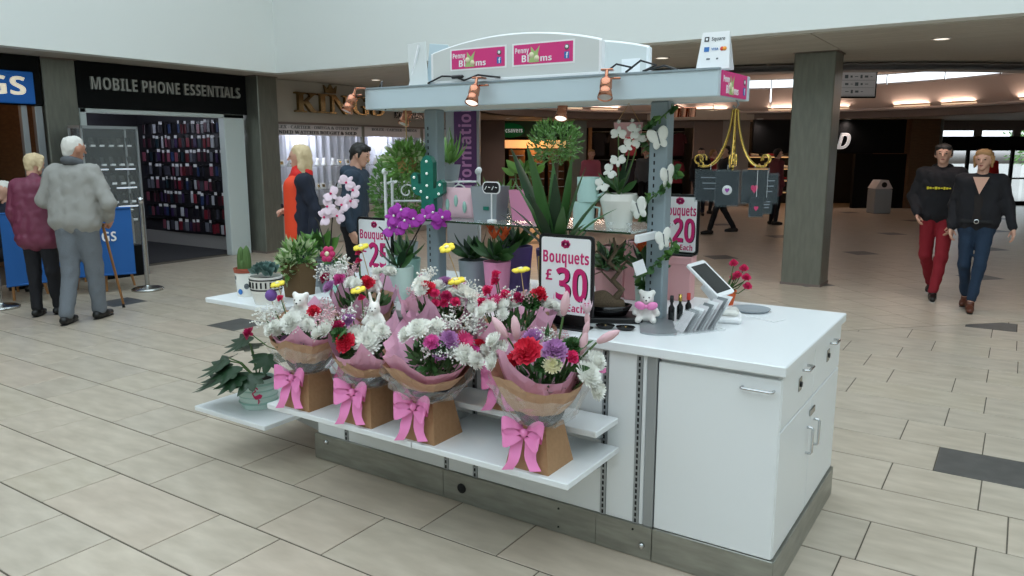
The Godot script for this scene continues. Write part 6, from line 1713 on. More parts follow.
func counter_things() -> void:
	price_sign("black-framed bouquets price sign reading 30 pounds beside the bonsai", Vector3(-1.575, CT, -2.81), 0.0, "30", 0.262, 0.35, 0.05)
	price_sign("black-framed bouquets price sign reading 25 pounds before the wire rack", Vector3(-2.985, CT, -3.15), 0.0, "25", 0.262, 0.35, 0.03)
	price_sign("black-framed bouquets price sign above the pale pink box", Vector3(-1.42, 1.127, -3.69), 0.0, "20", 0.2, 0.3, 0.005)
	var o: Node3D
	for p in [[-1.42, -3.69, 0.145, 0.225, "tall pale pink gift box carrying a price sign at the rear edge"], [-1.585, -3.58, 0.13, 0.3, "tall pale pink gift box left of the price sign box"], [-1.74, -3.61, 0.14, 0.26, "shorter pale pink gift box in the rear row of boxes"]]:
		o = thing("gift_box", p[4], "box", Vector3(p[0], CT, p[1]), 0.15, "pale pink gift boxes")
		square_box(o, p[2], p[3])
	# tablet till
	o = thing("tablet_till", "white tablet till tilted on a white stand", "tablet", Vector3(-1.1, CT, -3.33))
	var L := Vector3(0.156, -0.123, 0.027).normalized()
	var sd := Vector3(0.026, 0.007, -0.122)
	sd = (sd - L * sd.dot(L)).normalized()
	var nn := L.cross(sd).normalized()
	var b := Basis(L, sd, nn)
	var c := Vector3(-0.024, 0.182, 0.03)
	fin(slab(S(), rounded(0.205, 0.14, 0.012), 0.01, Transform3D(b, c)), "tablet_body", M.white_card, o)
	fin(slab(S(), rounded(0.168, 0.115, 0.003), 0.0008, Transform3D(b, c + nn * 0.01)), "screen", M.black_gloss, o)
	fin(tube(S(), [Vector3(0.02, 0.03, 0.0), Vector3(0.0, 0.1, 0.0), c - nn * 0.03], [0.045, 0.03, 0.03], 12), "stand_neck", M.white_card, o)
	fin(bx(S(), Vector3(0.03, 0.014, 0.0), Vector3(0.17, 0.028, 0.17), 0.01, Basis(Vector3.UP, 0.3)), "stand_base", M.white_card, o)
	fin(bx(S(), Vector3(0.06, 0.042, 0.0), Vector3(0.085, 0.03, 0.1), 0.012, Basis(Vector3.UP, 0.3)), "card_reader", M.white_glaze, o)
	fin(tube(S(), [Vector3(0.1, 0.02, -0.06), Vector3(0.18, 0.004, -0.1), Vector3(0.24, 0.004, -0.06), Vector3(0.27, 0.004, -0.14)], 0.002, 5), "cable", M.white_card, o)
	# rack of message cards
	o = thing("card_rack", "clear acrylic rack of message cards beside the tablet till", "card rack", Vector3(-1.1, CT, -3.05))
	fin(bx(S(), Vector3(0.0, 0.004, 0), Vector3(0.1, 0.006, 0.26), 0.0, Basis(Vector3.UP, -0.55)), "rack_base", M.acrylic, o)
	var bt := Basis(Vector3.UP, -0.55)
	for i in 9:
		var p := bt * Vector3(-0.01, 0, -0.09 + i * 0.02)
		var q := bt * Basis(Vector3.RIGHT, -0.62)
		fin(bx(S(), p + q * Vector3(0, 0.085 - 0.004 * i, 0), Vector3(0.062, 0.16 - 0.008 * i, 0.0015), 0.0, q), "message_card", [M.white_card, M.aluminium, M.info_white][i % 3], o)
		fin(bx(S(), p + q * Vector3(0, 0.055, 0.003), Vector3(0.07, 0.1, 0.001), 0.0, q), "pocket", M.acrylic, o)
	# teddy leaning on the post
	o = thing("teddy_bear", "cream teddy bear with a pink bow at the foot of the post", "soft toy", Vector3(-1.33, CT + 0.009, -3.09), 0.35)
	plush(o, "bear", Vector3(0, 0, 0), 0.0, false, 0.95)
	for sx in [-1, 1]: fin(ball(S(), Vector3(sx * 0.026, 0.075, 0.045), Vector3(0.026, 0.018, 0.01), 10, 6, Basis(Vector3.BACK, sx * 0.35)), "bow_loop", M.pink_satin, o)
	fin(ball(S(), Vector3(0, 0.073, 0.05), Vector3(0.008, 0.009, 0.008), 8, 5), "bow_knot", M.pink_satin, o)
	# black oval dishes
	for i in 2:
		o = thing("oval_dish", ["glossy black oval dish beside the steel foot plate", "glossy black oval dish touching its twin below the bonsai tray"][i], "dish", Vector3(-1.43 + 0.085 * (1 - i), CT, -2.91 + 0.02 * i), 0.3, "black oval dishes")
		fin(slathe(S(), [Vector2(0, 0), Vector2(0.03, 0.001), Vector2(0.042, 0.014), Vector2(0.04, 0.016), Vector2(0.028, 0.006), Vector2(0, 0.005)], 20, Transform3D(Basis.from_scale(Vector3(1.0, 1, 0.75)), Vector3.ZERO)), "dish", M.black_gloss, o)
		fin(ball(S(), Vector3(0, 0.012, 0), Vector3(0.006, 0.006, 0.006), 8, 5), "knob", M.bronze, o)
	# carnations in an orange pot at the back edge
	o = thing("carnation_pot", "red carnations leaning from a small orange pot behind the tablet", "potted plant", Vector3(-1.17, CT, -3.69))
	pot(o, "pot", M.orange_petal, [Vector2(0.035, 0), Vector2(0.05, 0.07)])
	for p in [[-0.0, 0.2, 0.0], [0.05, 0.18, 0.0], [0.07, 0.14, 0.02], [0.03, 0.15, 0.03], [0.08, 0.1, 0.03], [0.0, 0.13, -0.02]]: flower(o, "hot", Vector3(p[0] + 0.03, p[1], p[2]), 0.02, Vector3(p[0] * 3, 1, 0.5), Vector3(0.0, 0.06, 0))
	leafy(o, Vector3(0, 0.06, 0), 12, 0.02, 0.1, 0.08, M.leaf_mid, null, 1.0)
	o = thing("round_tray", "flat grey round tray beside the till", "tray", Vector3(-1.02, CT, -3.6))
	fin(slathe(S(), [Vector2(0, 0), Vector2(0.08, 0.001), Vector2(0.09, 0.012), Vector2(0.085, 0.012), Vector2(0.075, 0.005), Vector2(0, 0.004)], 24), "dish", M.grey_zinc, o)
	# small bottles by the post
	for i in 3:
		o = thing("nail_bottle", ["small dark bottle with a red cap behind the teddy", "small dark bottle with a gold cap behind the teddy", "small brown bottle with a black cap behind the teddy"][i], "bottle", Vector3(-1.21 - 0.02 * i, CT, -3.28 + 0.05 * i))
		fin(slathe(S(), [Vector2(0, 0), Vector2(0.014, 0.002), Vector2(0.014, 0.06), Vector2(0.006, 0.075), Vector2(0.006, 0.085)], 12), "glass_body", M.black_gloss, o)
		fin(slathe(S(), [Vector2(0.008, 0.085), Vector2(0.009, 0.09), Vector2(0.008, 0.115), Vector2(0, 0.116)], 12), "cap", [M.red_ink, M.gold, M.black_plastic][i], o)
	# on the glass shelf
	var gy := 1.308
	o = thing("cactus_lamp", "teal metal cactus lamp studded with small white bulbs", "lamp", Vector3(-2.5, gy, -3.03), 0.2)
	var poly := PackedVector2Array()
	for p in [Vector2(-0.035, 0.0), Vector2(0.035, 0.0), Vector2(0.035, 0.1), Vector2(0.06, 0.11), Vector2(0.088, 0.13), Vector2(0.09, 0.18), Vector2(0.075, 0.195), Vector2(0.055, 0.185), Vector2(0.052, 0.155), Vector2(0.035, 0.15), Vector2(0.035, 0.28), Vector2(0.022, 0.305), Vector2(0.0, 0.315), Vector2(-0.022, 0.305), Vector2(-0.035, 0.28), Vector2(-0.035, 0.17), Vector2(-0.05, 0.175), Vector2(-0.055, 0.22), Vector2(-0.075, 0.23), Vector2(-0.092, 0.215), Vector2(-0.09, 0.15), Vector2(-0.07, 0.12), Vector2(-0.035, 0.11)]: poly.append(p)
	fin(slab(S(), poly, 0.04, T(Vector3(0, 0, -0.02))), "body", M.teal_paint, o)
	for p in [[0, 0.285], [0, 0.225], [0, 0.165], [0, 0.105], [0, 0.05], [-0.072, 0.205], [-0.072, 0.15], [0.072, 0.17], [0.065, 0.125], [-0.035, 0.135]]: fin(ball(S(), Vector3(p[0], p[1], 0.022), Vector3(0.007, 0.007, 0.006), 8, 5), "bulb", M.bulb_white, o)
	fin(bx(S(), Vector3(0, 0.004, 0), Vector3(0.11, 0.008, 0.06), 0.002), "foot", M.teal_paint, o)
	o = thing("cactus_cushion", "pale pink cushion printed with green cacti on the glass shelf", "cushion", Vector3(-2.37, gy, -3.12), 0.1)
	fin(flesh(S(), [[Vector3(-0.07, 0.035, 0), Vector3(0.07, 0.035, 0), 0.035, 0.035], [Vector3(-0.075, 0.125, 0), Vector3(0.075, 0.125, 0), 0.03, 0.03], [Vector3(-0.05, 0.08, 0), Vector3(0.05, 0.08, 0), 0.048, 0.048, Vector3(1, 1, 1.1)]], 0.012, 0.03), "cover", mat("blush_cotton", Color("eac4cd"), 0.9), o)
	for p in [[0.0, 0.09], [0.05, 0.06], [-0.05, 0.07]]: fin(ball(S(), Vector3(p[0], p[1], 0.045), Vector3(0.012, 0.03, 0.008), 8, 6), "cactus_print", M.mint_dark, o)
	o = thing("zinc_bin", "grey zinc square bin with a dark label on the glass shelf", "bin", Vector3(-2.2, gy, -3.14), 0.15)
	square_pot(o, "bin_body", M.grey_zinc, 0.12, 0.145, 0.165)
	fin(bx(S(), Vector3(0.01, 0.06, 0.068), Vector3(0.03, 0.018, 0.003)), "label", M.teal_paint, o)
	o = thing("bubble_sign", "small black speech-bubble sign on a white stick and base", "sign", Vector3(-2.1, gy, -3.01))
	fin(slab(S(), rounded(0.1, 0.058, 0.022), 0.006, T(Vector3(0, 0.165, 0))), "board", M.white_card, o)
	fin(slab(S(), rounded(0.09, 0.048, 0.018), 0.001, T(Vector3(0, 0.165, 0.006))), "face", M.black_matt, o)
	for k in 4: fin(tube(S(), [Vector3(-0.035 + k * 0.02, 0.155 + 0.012 * (k % 2), 0.008), Vector3(-0.025 + k * 0.02, 0.172 - 0.006 * (k % 2), 0.008)], 0.0022, 5), "chalk_stroke", M.white_card, o)
	fin(tube(S(), [Vector3(0, 0.01, 0.003), Vector3(0, 0.14, 0.003)], 0.0035, 6), "stick", M.white_card, o)
	fin(bx(S(), Vector3(0, 0.007, 0), Vector3(0.04, 0.014, 0.03), 0.003), "base", M.white_card, o)
	for i in 2:
		o = thing("aqua_jug", ["pale aqua ceramic jug standing on its twin on the glass shelf", "pale aqua ceramic jug below its twin on the glass shelf"][i], "jug", Vector3(-1.655 + 0.02 * (1 - i), gy + [0.112, 0.0][i], -3.1), 0.0, "aqua jugs")
		fin(lathe(S(), [Vector2(0, 0), Vector2(0.048, 0), Vector2(0.05, 0.11), Vector2(0.044, 0.11), Vector2(0.042, 0.01), Vector2(0, 0.008)], 22), "body", M.aqua_glaze, o)
		fin(tube(S(), [Vector3(0.045, 0.09, 0), Vector3(0.08, 0.085, 0), Vector3(0.078, 0.04, 0), Vector3(0.045, 0.025, 0)], 0.006, 7), "handle", M.aqua_glaze, o)
	for i in 2:
		o = thing("tealight_holder", "clear glass tealight holder on the edge of the glass shelf", "candle holder", Vector3(-1.47 + 0.09 * i, gy, -3.0), 0, "glass tealight holders")
		fin(slathe(S(), [Vector2(0, 0), Vector2(0.014, 0.0), Vector2(0.008, 0.015), Vector2(0.016, 0.035), Vector2(0.012, 0.035)], 14), "glass_body", M.acrylic, o)
func square_box(o: Node, w: float, h: float) -> void:
	fin(bx(S(), Vector3(0, h / 2, 0), Vector3(w, h, w * 0.8), 0.004), "box_body", M.pale_pink, o)
	fin(bx(S(), Vector3(0, h - 0.02, 0), Vector3(w + 0.006, 0.04, w * 0.8 + 0.006), 0.003), "lid", M.pale_pink, o)

# ---------- on and under the canopy
func canopy_things() -> void:
	# two arched header boards
	for i in 2:
		var z: float = [-2.96, -3.28][i]
		var x0: float = [-2.4, -2.36][i]
		var x1: float = [-1.51, -1.44][i]
		var o := thing("header_board", ["arched white header board with two pink florist prints", "arched white header board at the rear of the canopy"][i], "sign", Vector3((x0 + x1) / 2, 1.956, z), 0, "arched header boards")
		var w := (x1 - x0) / 2
		var p := PackedVector2Array([Vector2(-w, 0), Vector2(w, 0)])
		for k in 15:
			var t := 1.0 - k / 7.0
			p.append(Vector2(w * t, 0.138 + 0.055 * (1 - t * t)))
		fin(slab(S(), p, 0.03, T(Vector3(0, 0, -0.02))), "board", M.header_board, o)
		var rim := []
		for k in 15: rim.append(Vector3(w - w * k / 7.0, 0.138 + 0.055 * (1 - pow(1.0 - k / 7.0, 2)), -0.005))
		fin(tube(S(), rim, 0.009, 6), "edge_trim", M.white_card, o)
		for e in [-w, w]: fin(bx(S(), Vector3(e, 0.07, -0.005), Vector3(0.014, 0.14, 0.034), 0.003), "end_trim", M.white_card, o)
		fin(bx(S(), Vector3(0, 0.006, -0.005), Vector3(2 * w, 0.012, 0.04), 0.002), "base_trim", M.white_card, o)
		if i == 0:
			for q in [[-2.282, -1.983], [-1.935, -1.638]]:
				var cx: float = (q[0] + q[1]) / 2 - o.position.x
				var pn := fin(bx(S(), Vector3(cx, 0.104, 0.0105), Vector3(0.315, 0.098, 0.001)), "poster_border", M.white_card, o)
				fin(bx(S(), Vector3(cx, 0.104, 0.0112), Vector3(0.298, 0.084, 0.001)), "poster", M.pink_print, pn)
				bloom_print(pn, T(Vector3(cx, 0.104, 0.0118)), 0.298, 0.084)
		else:
			fin(bx(S(), Vector3(w - 0.08, 0.06, 0.0105), Vector3(0.09, 0.07, 0.001)), "paper_note", M.white_card, o)
	# tent card with payment marks
	var o := thing("payment_card", "white folded card showing payment marks on the canopy end", "tent card", Vector3(-1.05, 1.957, -3.03), 0.05)
	for sz in [-1, 1]:
		var b := Basis(Vector3.RIGHT, -sz * 0.22)
		fin(slab(S(), PackedVector2Array([Vector2(-0.065, 0), Vector2(0.065, 0), Vector2(0.052, 0.145), Vector2(-0.052, 0.145)]), 0.003, Transform3D(b, Vector3(0, 0, sz * 0.034 - 0.0015))), "panel", M.white_card, o)
	var fx := Transform3D(Basis(Vector3.RIGHT, -0.22), Vector3(0, 0, 0.0365))
	text(o, "lettering", "Square", 0.014, M.grey_ink, fx * T(Vector3(0.012, 0.118, 0)), 0.0006, 0.052)
	for k in 2: fin(bx(S(), fx * Vector3(-0.033, 0.118, 0.0003 + k * 0.0003), Vector3(0.018 - k * 0.009, 0.018 - k * 0.009, 0.0008), 0.0, fx.basis), "logo", [M.black_matt, M.white_card][k], o)
	fin(bx(S(), fx * Vector3(-0.03, 0.078, 0.0004), Vector3(0.02, 0.018, 0.0008), 0.0, fx.basis), "badge", M.blue_print, o)
	text(o, "lettering", "VISA", 0.009, M.blue_print, fx * T(Vector3(0.002, 0.078, 0)), 0.0006)
	for k in 2: fin(slathe(S(), [Vector2(0, 0), Vector2(0.008, 0), Vector2(0.008, 0.0008), Vector2(0, 0.0008)], 14, fx * T(Vector3(0.03 + k * 0.01, 0.078, k * 0.0003), 0, PI / 2)), "badge", [M.red_ink, M.orange_ink][k], o)
	for k in 2: fin(bx(S(), fx * Vector3(-0.02 + k * 0.035, 0.04, 0.0003), Vector3(0.014 - 0.006 * k, 0.006, 0.0006), 0.0, fx.basis), "mark", M.grey_ink, o)
	# folded white display stands at the left end
	o = thing("folded_stand", "pair of folded pale display panels leaning on the canopy end", "panel", Vector3(-2.52, 1.957, -3.08), 0.25)
	for k in 3:
		var b := Basis(Vector3.BACK, [0.12, -0.1, -0.26][k]) * Basis(Vector3.RIGHT, [-0.12, 0.0, 0.08][k])
		fin(bx(S(), b * Vector3(0, 0.11, 0) + Vector3([-0.04, 0.03, 0.07][k], 0, [0.04, 0.0, -0.05][k]), Vector3(0.1, 0.21 - 0.02 * k, 0.006), 0.001, b), "panel", [M.header_board, M.canopy_paint, M.canopy_paint][k], o)
	fin(tube(S(), [Vector3(-0.1, 0.0, 0.03), Vector3(-0.045, 0.2, 0.03)], 0.006, 6), "strut", M.white_card, o)
	# cables
	for cb in [["black lamp cable with an inline switch along the canopy front", [Vector3(-2.42, 1.962, -2.94), Vector3(-2.33, 1.99, -2.935), Vector3(-2.26, 1.985, -2.935), Vector3(-2.2, 1.965, -2.935), Vector3(-2.12, 1.985, -2.933), Vector3(-2.0, 1.968, -2.935)]], ["tangle of dark cable beside the header board", [Vector3(-1.5, 1.97, -2.99), Vector3(-1.46, 2.0, -3.0), Vector3(-1.40, 1.985, -3.03), Vector3(-1.44, 1.97, -3.05), Vector3(-1.36, 2.01, -3.02), Vector3(-1.3, 1.99, -3.04), Vector3(-1.34, 1.965, -3.0), Vector3(-1.26, 1.985, -3.03), Vector3(-1.2, 1.965, -3.02)]], ["loose lamp cable hanging below the canopy", [Vector3(-2.75, 1.85, -3.0), Vector3(-2.82, 1.99, -3.05), Vector3(-2.86, 2.0, -3.1), Vector3(-2.92, 1.95, -3.12)]]]:
		o = thing("cable", cb[0], "cable")
		var cv := Curve3D.new()
		for p in cb[1]: cv.add_point(p, Vector3(0.0, 0.0, 0), Vector3(0, 0.0, 0))
		var pts := []
		for p in cv.get_baked_points(): pts.append(p)
		var thin := []
		for i in range(0, pts.size(), 1): thin.append(pts[i])
		fin(tube(S(), cb[1], 0.0045, 6), "flex", M.black_plastic, o)
	fin(bx(S(), Vector3(-2.235, 1.982, -2.93), Vector3(0.07, 0.016, 0.018), 0.006), "inline_switch", M.black_plastic, get_node("cable"))
	# copper clamp spots
	for sp in [[-2.83, -2.9, 1.93, -0.5, false, "copper clamp spotlight at the left corner of the canopy"], [-2.09, -2.9, 1.945, 0.1, true, "lit copper clamp spotlight below the florist prints"], [-1.45, -2.9, 1.945, 0.35, false, "copper clamp spotlight right of the header board"], [-1.87, -3.3, 1.885, 0.2, true, "lit copper clamp spotlight below the canopy rear"], [-2.78, -3.25, 1.875, -0.2, false, "copper clamp spotlight at the left rear of the canopy"]]:
		clamp_spot(Vector3(sp[0], sp[2], sp[1]), sp[3], sp[4], sp[5])
	# copper cluster under the canopy
	o = thing("copper_tealights", "row of three small copper cups under the canopy near the right post", "cups", Vector3(-1.36, 1.80, -3.52))
	for k in 3: fin(lathe(S(), [Vector2(0, 0), Vector2(0.018, 0), Vector2(0.02, 0.04), Vector2(0.017, 0.04), Vector2(0.016, 0.006), Vector2(0, 0.006)], 14, T(Vector3(-0.04 + 0.04 * k, 0, 0))), "cup", M.copper, o)
	fin(tube(S(), [Vector3(-0.06, 0.042, 0), Vector3(0.06, 0.042, 0)], 0.003, 5), "wire", M.copper, o)
	fin(tube(S(), [Vector3(0, 0.042, 0), Vector3(0, 0.06, 0.19)], 0.003, 5), "arm", M.copper, o)
	# pink plaque with white flowers hung from the canopy
	o = thing("hanging_plaque", "pink wooden plaque with white blossom hanging below the canopy", "plaque", Vector3(-1.5, 1.74, -3.22), 0.3)
	fin(slab(S(), PackedVector2Array([Vector2(-0.065, 0.03), Vector2(0.065, 0.03), Vector2(0.055, -0.035), Vector2(-0.055, -0.035)]), 0.012), "board", M.pale_pink, o)
	fin(tube(S(), [Vector3(-0.05, 0.03, 0.006), Vector3(0, 0.113, 0.006), Vector3(0.05, 0.03, 0.006)], 0.002, 4), "string", M.stick_wood, o)
	for p in [[-0.04, 0.03], [0.02, 0.035], [0.05, 0.01]]: put(star(5, 0.5, 0.4), "blossom", M.white_petal, o, aim(Vector3(p[0], p[1], 0.016), Vector3(0, 0.2, 1), 0, 0.018))
	# brass chandelier hanger with bagged ornaments
	var at := Vector3(-1.03, 1.855, -3.25)
	o = thing("brass_hanger", "brass chandelier hanger with curled arms below the canopy corner", "hanger", at)
	fin(tube(S(), [Vector3(0, 0, 0), Vector3(0.012, -0.02, 0), Vector3(0.0, -0.035, 0), Vector3(-0.012, -0.025, 0)], 0.004, 6), "hook", M.grey_zinc, o)
	for k in 10: fin(ball(S(), Vector3(0, -0.045 - k * 0.026, 0), Vector3(0.007, 0.012, 0.007), 8, 5), "chain_link", M.gold, o)
	for k in 6:
		var a := TAU * k / 6 + 0.3
		var arm := []
		for i in 12:
			var t := i / 11.0
			var r := 0.012 + 0.14 * pow(t, 1.6)
			arm.append(Vector3(r * cos(a), -0.04 - 0.235 * sin(t * PI * 0.56), r * sin(a)))
		for i in 8:
			var t := i / 7.0 * TAU * 0.8
			arm.append(Vector3((0.152 + 0.018 * sin(t)) * cos(a), -0.262 + 0.018 * (1 - cos(t)), (0.152 + 0.018 * sin(t)) * sin(a)))
		fin(tube(S(), arm, 0.0045, 6), "arm", M.gold, o)
	for bg in [[-0.06, -0.285, 0.10, 0.25, 0.125, 0.135, 0], [0.02, -0.285, 0.125, 0.55, 0.10, 0.15, 1], [0.105, -0.285, 0.04, 0.75, 0.12, 0.14, 2], [0.12, -0.395, 0.05, 0.6, 0.062, 0.085, 3], [0.14, -0.3, -0.04, 0.9, 0.1, 0.13, 4], [0.145, -0.4, -0.01, 0.9, 0.055, 0.07, 5]]:
		var g := thing("bagged_card", ["slate card in a clear bag hanging from the brass hanger, lines of print", "slate card in a clear bag with a white bubble print", "slate card in a clear bag with a pink heart print", "small bagged slate card with a pink heart, hanging low", "slate card in a clear bag at the rear of the brass hanger", "small bagged slate card at the rear, hanging low"][bg[6]], "card", at + Vector3(bg[0], bg[1], bg[2]), bg[3], "bagged cards on the brass hanger")
		fin(slab(S(), rounded(bg[4] * 0.92, bg[5] * 0.9, 0.004), 0.003, T(Vector3(0, -bg[5] / 2, 0))), "card", M.slate_card, g)
		for z in [-0.003, 0.006]: fin(bx(S(), Vector3(0, -bg[5] / 2, z), Vector3(bg[4], bg[5], 0.0006)), "film", M.film_bag, g)
		var hp := PackedVector2Array()
		for i in 16:
			var t := TAU * i / 16
			hp.append(Vector2(0.016 * pow(sin(t), 3), 0.0012 * (13 * cos(t) - 5 * cos(2 * t) - 2 * cos(3 * t) - cos(4 * t))))
		if bg[6] == 1:
			fin(slathe(S(), [Vector2(0, 0), Vector2(0.02, 0), Vector2(0.02, 0.001), Vector2(0, 0.001)], 16, T(Vector3(0, -bg[5] * 0.55, 0.003), 0, PI / 2)), "print", M.white_card, g)
			fin(slab(S(), hp, 0.001, T(Vector3(0, -bg[5] * 0.55, 0.004), 0, 0, 0, 0.6)), "print", M.purple_petal, g)
		elif bg[6] in [2, 3]: fin(slab(S(), hp, 0.001, T(Vector3(0, -bg[5] * 0.55, 0.0035), 0, 0, 0, 1.0 if bg[6] == 2 else 0.6)), "print", M.hot_pink, g)
		else:
			for k in 3: fin(bx(S(), Vector3(0, -bg[5] * (0.25 + 0.17 * k), 0.0035), Vector3(bg[4] * (0.6 - 0.1 * k), 0.004, 0.001)), "print", M.grey_zinc, g)
		fin(tube(S(), [Vector3(0, 0.0, 0), Vector3(0, 0.02 if bg[6] not in [3, 5] else 0.11, 0)], 0.001, 4), "thread", M.white_card, g)
func clamp_spot(at: Vector3, turn: float, lit: bool, label: String) -> void:
	var o := thing("clamp_spotlight", label, "spotlight", at, turn, "copper clamp spotlights")
	fin(bx(S(), Vector3(0, 0.022, 0.0), Vector3(0.05, 0.008, 0.05), 0.002), "clamp_jaw", M.copper, o)
	fin(bx(S(), Vector3(0.03, -0.012, 0.012), Vector3(0.05, 0.008, 0.014), 0.002), "clamp_arm", M.copper, o)
	fin(tube(S(), [Vector3(0, 0.02, 0.02), Vector3(0, -0.01, 0.03)], 0.007, 8), "neck", M.copper, o)
	fin(ball(S(), Vector3(0, -0.012, 0.032), Vector3.ONE * 0.011, 10, 6), "joint", M.copper, o)
	var xf := T(Vector3(0, -0.02, 0.035), 0, -0.45)
	fin(slathe(S(), [Vector2(0, 0.006), Vector2(0.02, 0.004), Vector2(0.024, -0.004), Vector2(0.025, -0.036), Vector2(0.022, -0.039), Vector2(0.024, -0.046), Vector2(0.031, -0.08), Vector2(0.029, -0.08), Vector2(0.02, -0.05)], 20, xf), "shade", M.copper, o)
	fin(slathe(S(), [Vector2(0.028, -0.074), Vector2(0.02, -0.08), Vector2(0, -0.083)], 16, xf), "lens", M.spot_lens if lit else M.moulding, o)
	if lit:
		var l := SpotLight3D.new()
		l.name = "spot_light"
		l.position = xf * Vector3(0, -0.092, 0)
		l.rotation = Vector3(-PI / 2 - 0.45, 0, 0)
		l.light_color = Color("ffe6cc")
		l.light_energy = 0.6
		l.light_size = 0.02
		l.spot_range = 20
		l.spot_attenuation = 2.0
		l.spot_angle = 40
		l.shadow_enabled = true
		o.add_child(l)

# ---------- people. Local frame: feet at y = 0, facing +z, own left at +x; lengths for 1.75 m
func hand_caps(w: Vector3, dir: Vector3, nrm: Vector3, side: float, curl: float) -> Array:   # palm and five fingers
	var d := dir.normalized()
	var n := (nrm - d * nrm.dot(d)).normalized()
	var x := d.cross(n) * side
	var caps := [[w, w + d * 0.03, 0.026, 0.026], [w + d * 0.04 - x * 0.018, w + d * 0.085 - x * 0.026, 0.017, 0.014], [w + d * 0.04 + x * 0.018, w + d * 0.08 + x * 0.028, 0.017, 0.014], [w + d * 0.05, w + d * 0.085, 0.017, 0.014]]
	for f in 4:
		var o: Vector3 = w + d * [0.085, 0.09, 0.086, 0.076][f] + x * (-0.03 + 0.02 * f)
		var l: float = [0.07, 0.078, 0.072, 0.056][f]
		var p := o
		var a := 0.0
		for k in 3:
			a += curl * (0.6 if k == 0 else 1.0)
			var q: Vector3 = p + (d * cos(a) + n * sin(a)) * l * [0.45, 0.32, 0.23][k]
			caps.append([p, q, 0.0095 - 0.0007 * k, 0.0088 - 0.0007 * k])
			p = q
	var t0 := w + d * 0.025 - x * 0.026
	var t1 := t0 + (d * 0.6 - x * 0.6 + n * 0.5).normalized() * 0.042
	var t2 := t1 + (d * 0.9 - x * 0.1 + n * 0.5).normalized() * 0.035
	caps.append([t0, t1, 0.013, 0.011])
	caps.append([t1, t2, 0.011, 0.009])
	return caps
func person(label: String, at: Vector3, turn: float, h: float, c: Dictionary, group := "") -> Node3D:
	var o := thing("person", label, "person", at, turn, group)
	o.scale = Vector3.ONE * (h / 1.75)
	var J := {"hip": Vector3(0.085, 0.92, 0), "knee": Vector3(0.095, 0.49, 0.02), "ank": Vector3(0.09, 0.09, -0.02), "sh": Vector3(0.175, 1.42, -0.015), "el": Vector3(0.235, 1.15, -0.04), "wr": Vector3(0.235, 0.91, 0.05)}
	var j := {}
	for k in J:
		j[k + "L"] = c.get(k + "L", J[k])
		j[k + "R"] = c.get(k + "R", J[k] * Vector3(-1, 1, 1))
	var lean: float = c.get("lean", 0.0)   # stoop: upper body forward
	var sit := 0.40 if c.get("sit", false) else 0.0   # seated: the trunk comes down, the thighs go forward
	var bend := func(p: Vector3) -> Vector3: return p + Vector3(0, -absf(lean) * 0.06, lean) * clampf((p.y - 0.95) / 0.5, 0, 1.6) - Vector3(0, sit, 0)
	if sit > 0.0:
		for e in ["L", "R"]:
			var sx := 1 if e == "L" else -1
			j["hip" + e] = Vector3(sx * 0.09, 0.54, 0)
			j["knee" + e] = Vector3(sx * 0.11, 0.5, 0.42)
			j["ank" + e] = Vector3(sx * 0.11, 0.09, 0.4)
			j["el" + e] = Vector3(sx * 0.25, 0.78, 0.08)
			j["wr" + e] = Vector3(sx * 0.12, 0.76, 0.3)
	for k in ["shL", "shR"]: j[k] = bend.call(j[k])
	if lean != 0.0 and not c.has("elL"): j.elL = bend.call(j.elL)
	if lean != 0.0 and not c.has("elR"): j.elR = bend.call(j.elR)
	var fine: float = c.get("cell", 0.018)
	var wide: float = c.get("wide", 1.0)
	var head: Vector3 = bend.call(Vector3(0, 1.62, 0.02)) + c.get("head", Vector3.ZERO)
	var hb := Basis.from_euler(Vector3(c.get("nod", 0.0), c.get("look", 0.0), 0))
	var H := func(p: Vector3) -> Vector3: return head + hb * p
	# body: one surface of head, neck, trunk, limbs and hands
	var s := S()
	var torso := []
	for sx in [-1, 1]:
		torso.append([bend.call(Vector3(sx * 0.085, 1.36, 0)), bend.call(Vector3(sx * 0.075, 1.05, 0.01)), 0.095, 0.085, Vector3(1, 1, 1.08)])
		torso.append([Vector3(sx * 0.07, 0.97 - sit, 0), Vector3(sx * 0.06, 0.93 - sit, 0), 0.095, 0.095])
	torso.append([j.shL, j.shR, 0.055, 0.055])
	torso.append([bend.call(Vector3(0, 1.45, -0.015)), H.call(Vector3(0, -0.07, -0.015)), 0.055, 0.05])
	for e in ["L", "R"]:
		torso.append([j["sh" + e], j["el" + e], 0.046, 0.038])
		torso.append([j["el" + e], j["wr" + e], 0.037, 0.026])
		torso.append([j["hip" + e], j["knee" + e], 0.075, 0.05])
		torso.append([j["knee" + e], j["ank" + e], 0.05, 0.035])
	flesh(s, torso, fine, 0.03)
	var hd := [[H.call(Vector3(0, 0.03, -0.02)), H.call(Vector3(0, 0.035, 0.0)), 0.082, 0.08], [H.call(Vector3(0, -0.02, 0.015)), H.call(Vector3(0, -0.065, 0.04)), 0.062, 0.036], [H.call(Vector3(0, 0.015, 0.085)), H.call(Vector3(0, -0.012, 0.1)), 0.009, 0.013], [H.call(Vector3(0, -0.02, -0.03)), H.call(Vector3(0, -0.1, -0.03)), 0.058, 0.052], [H.call(Vector3(-0.03, 0.032, 0.068)), H.call(Vector3(0.03, 0.032, 0.068)), 0.014, 0.014]]
	for sx in [-1, 1]: hd.append([H.call(Vector3(sx * 0.078, 0.015, -0.008)), H.call(Vector3(sx * 0.08, -0.015, -0.004)), 0.016, 0.011])
	flesh(s, hd, minf(fine, 0.011), 0.02)
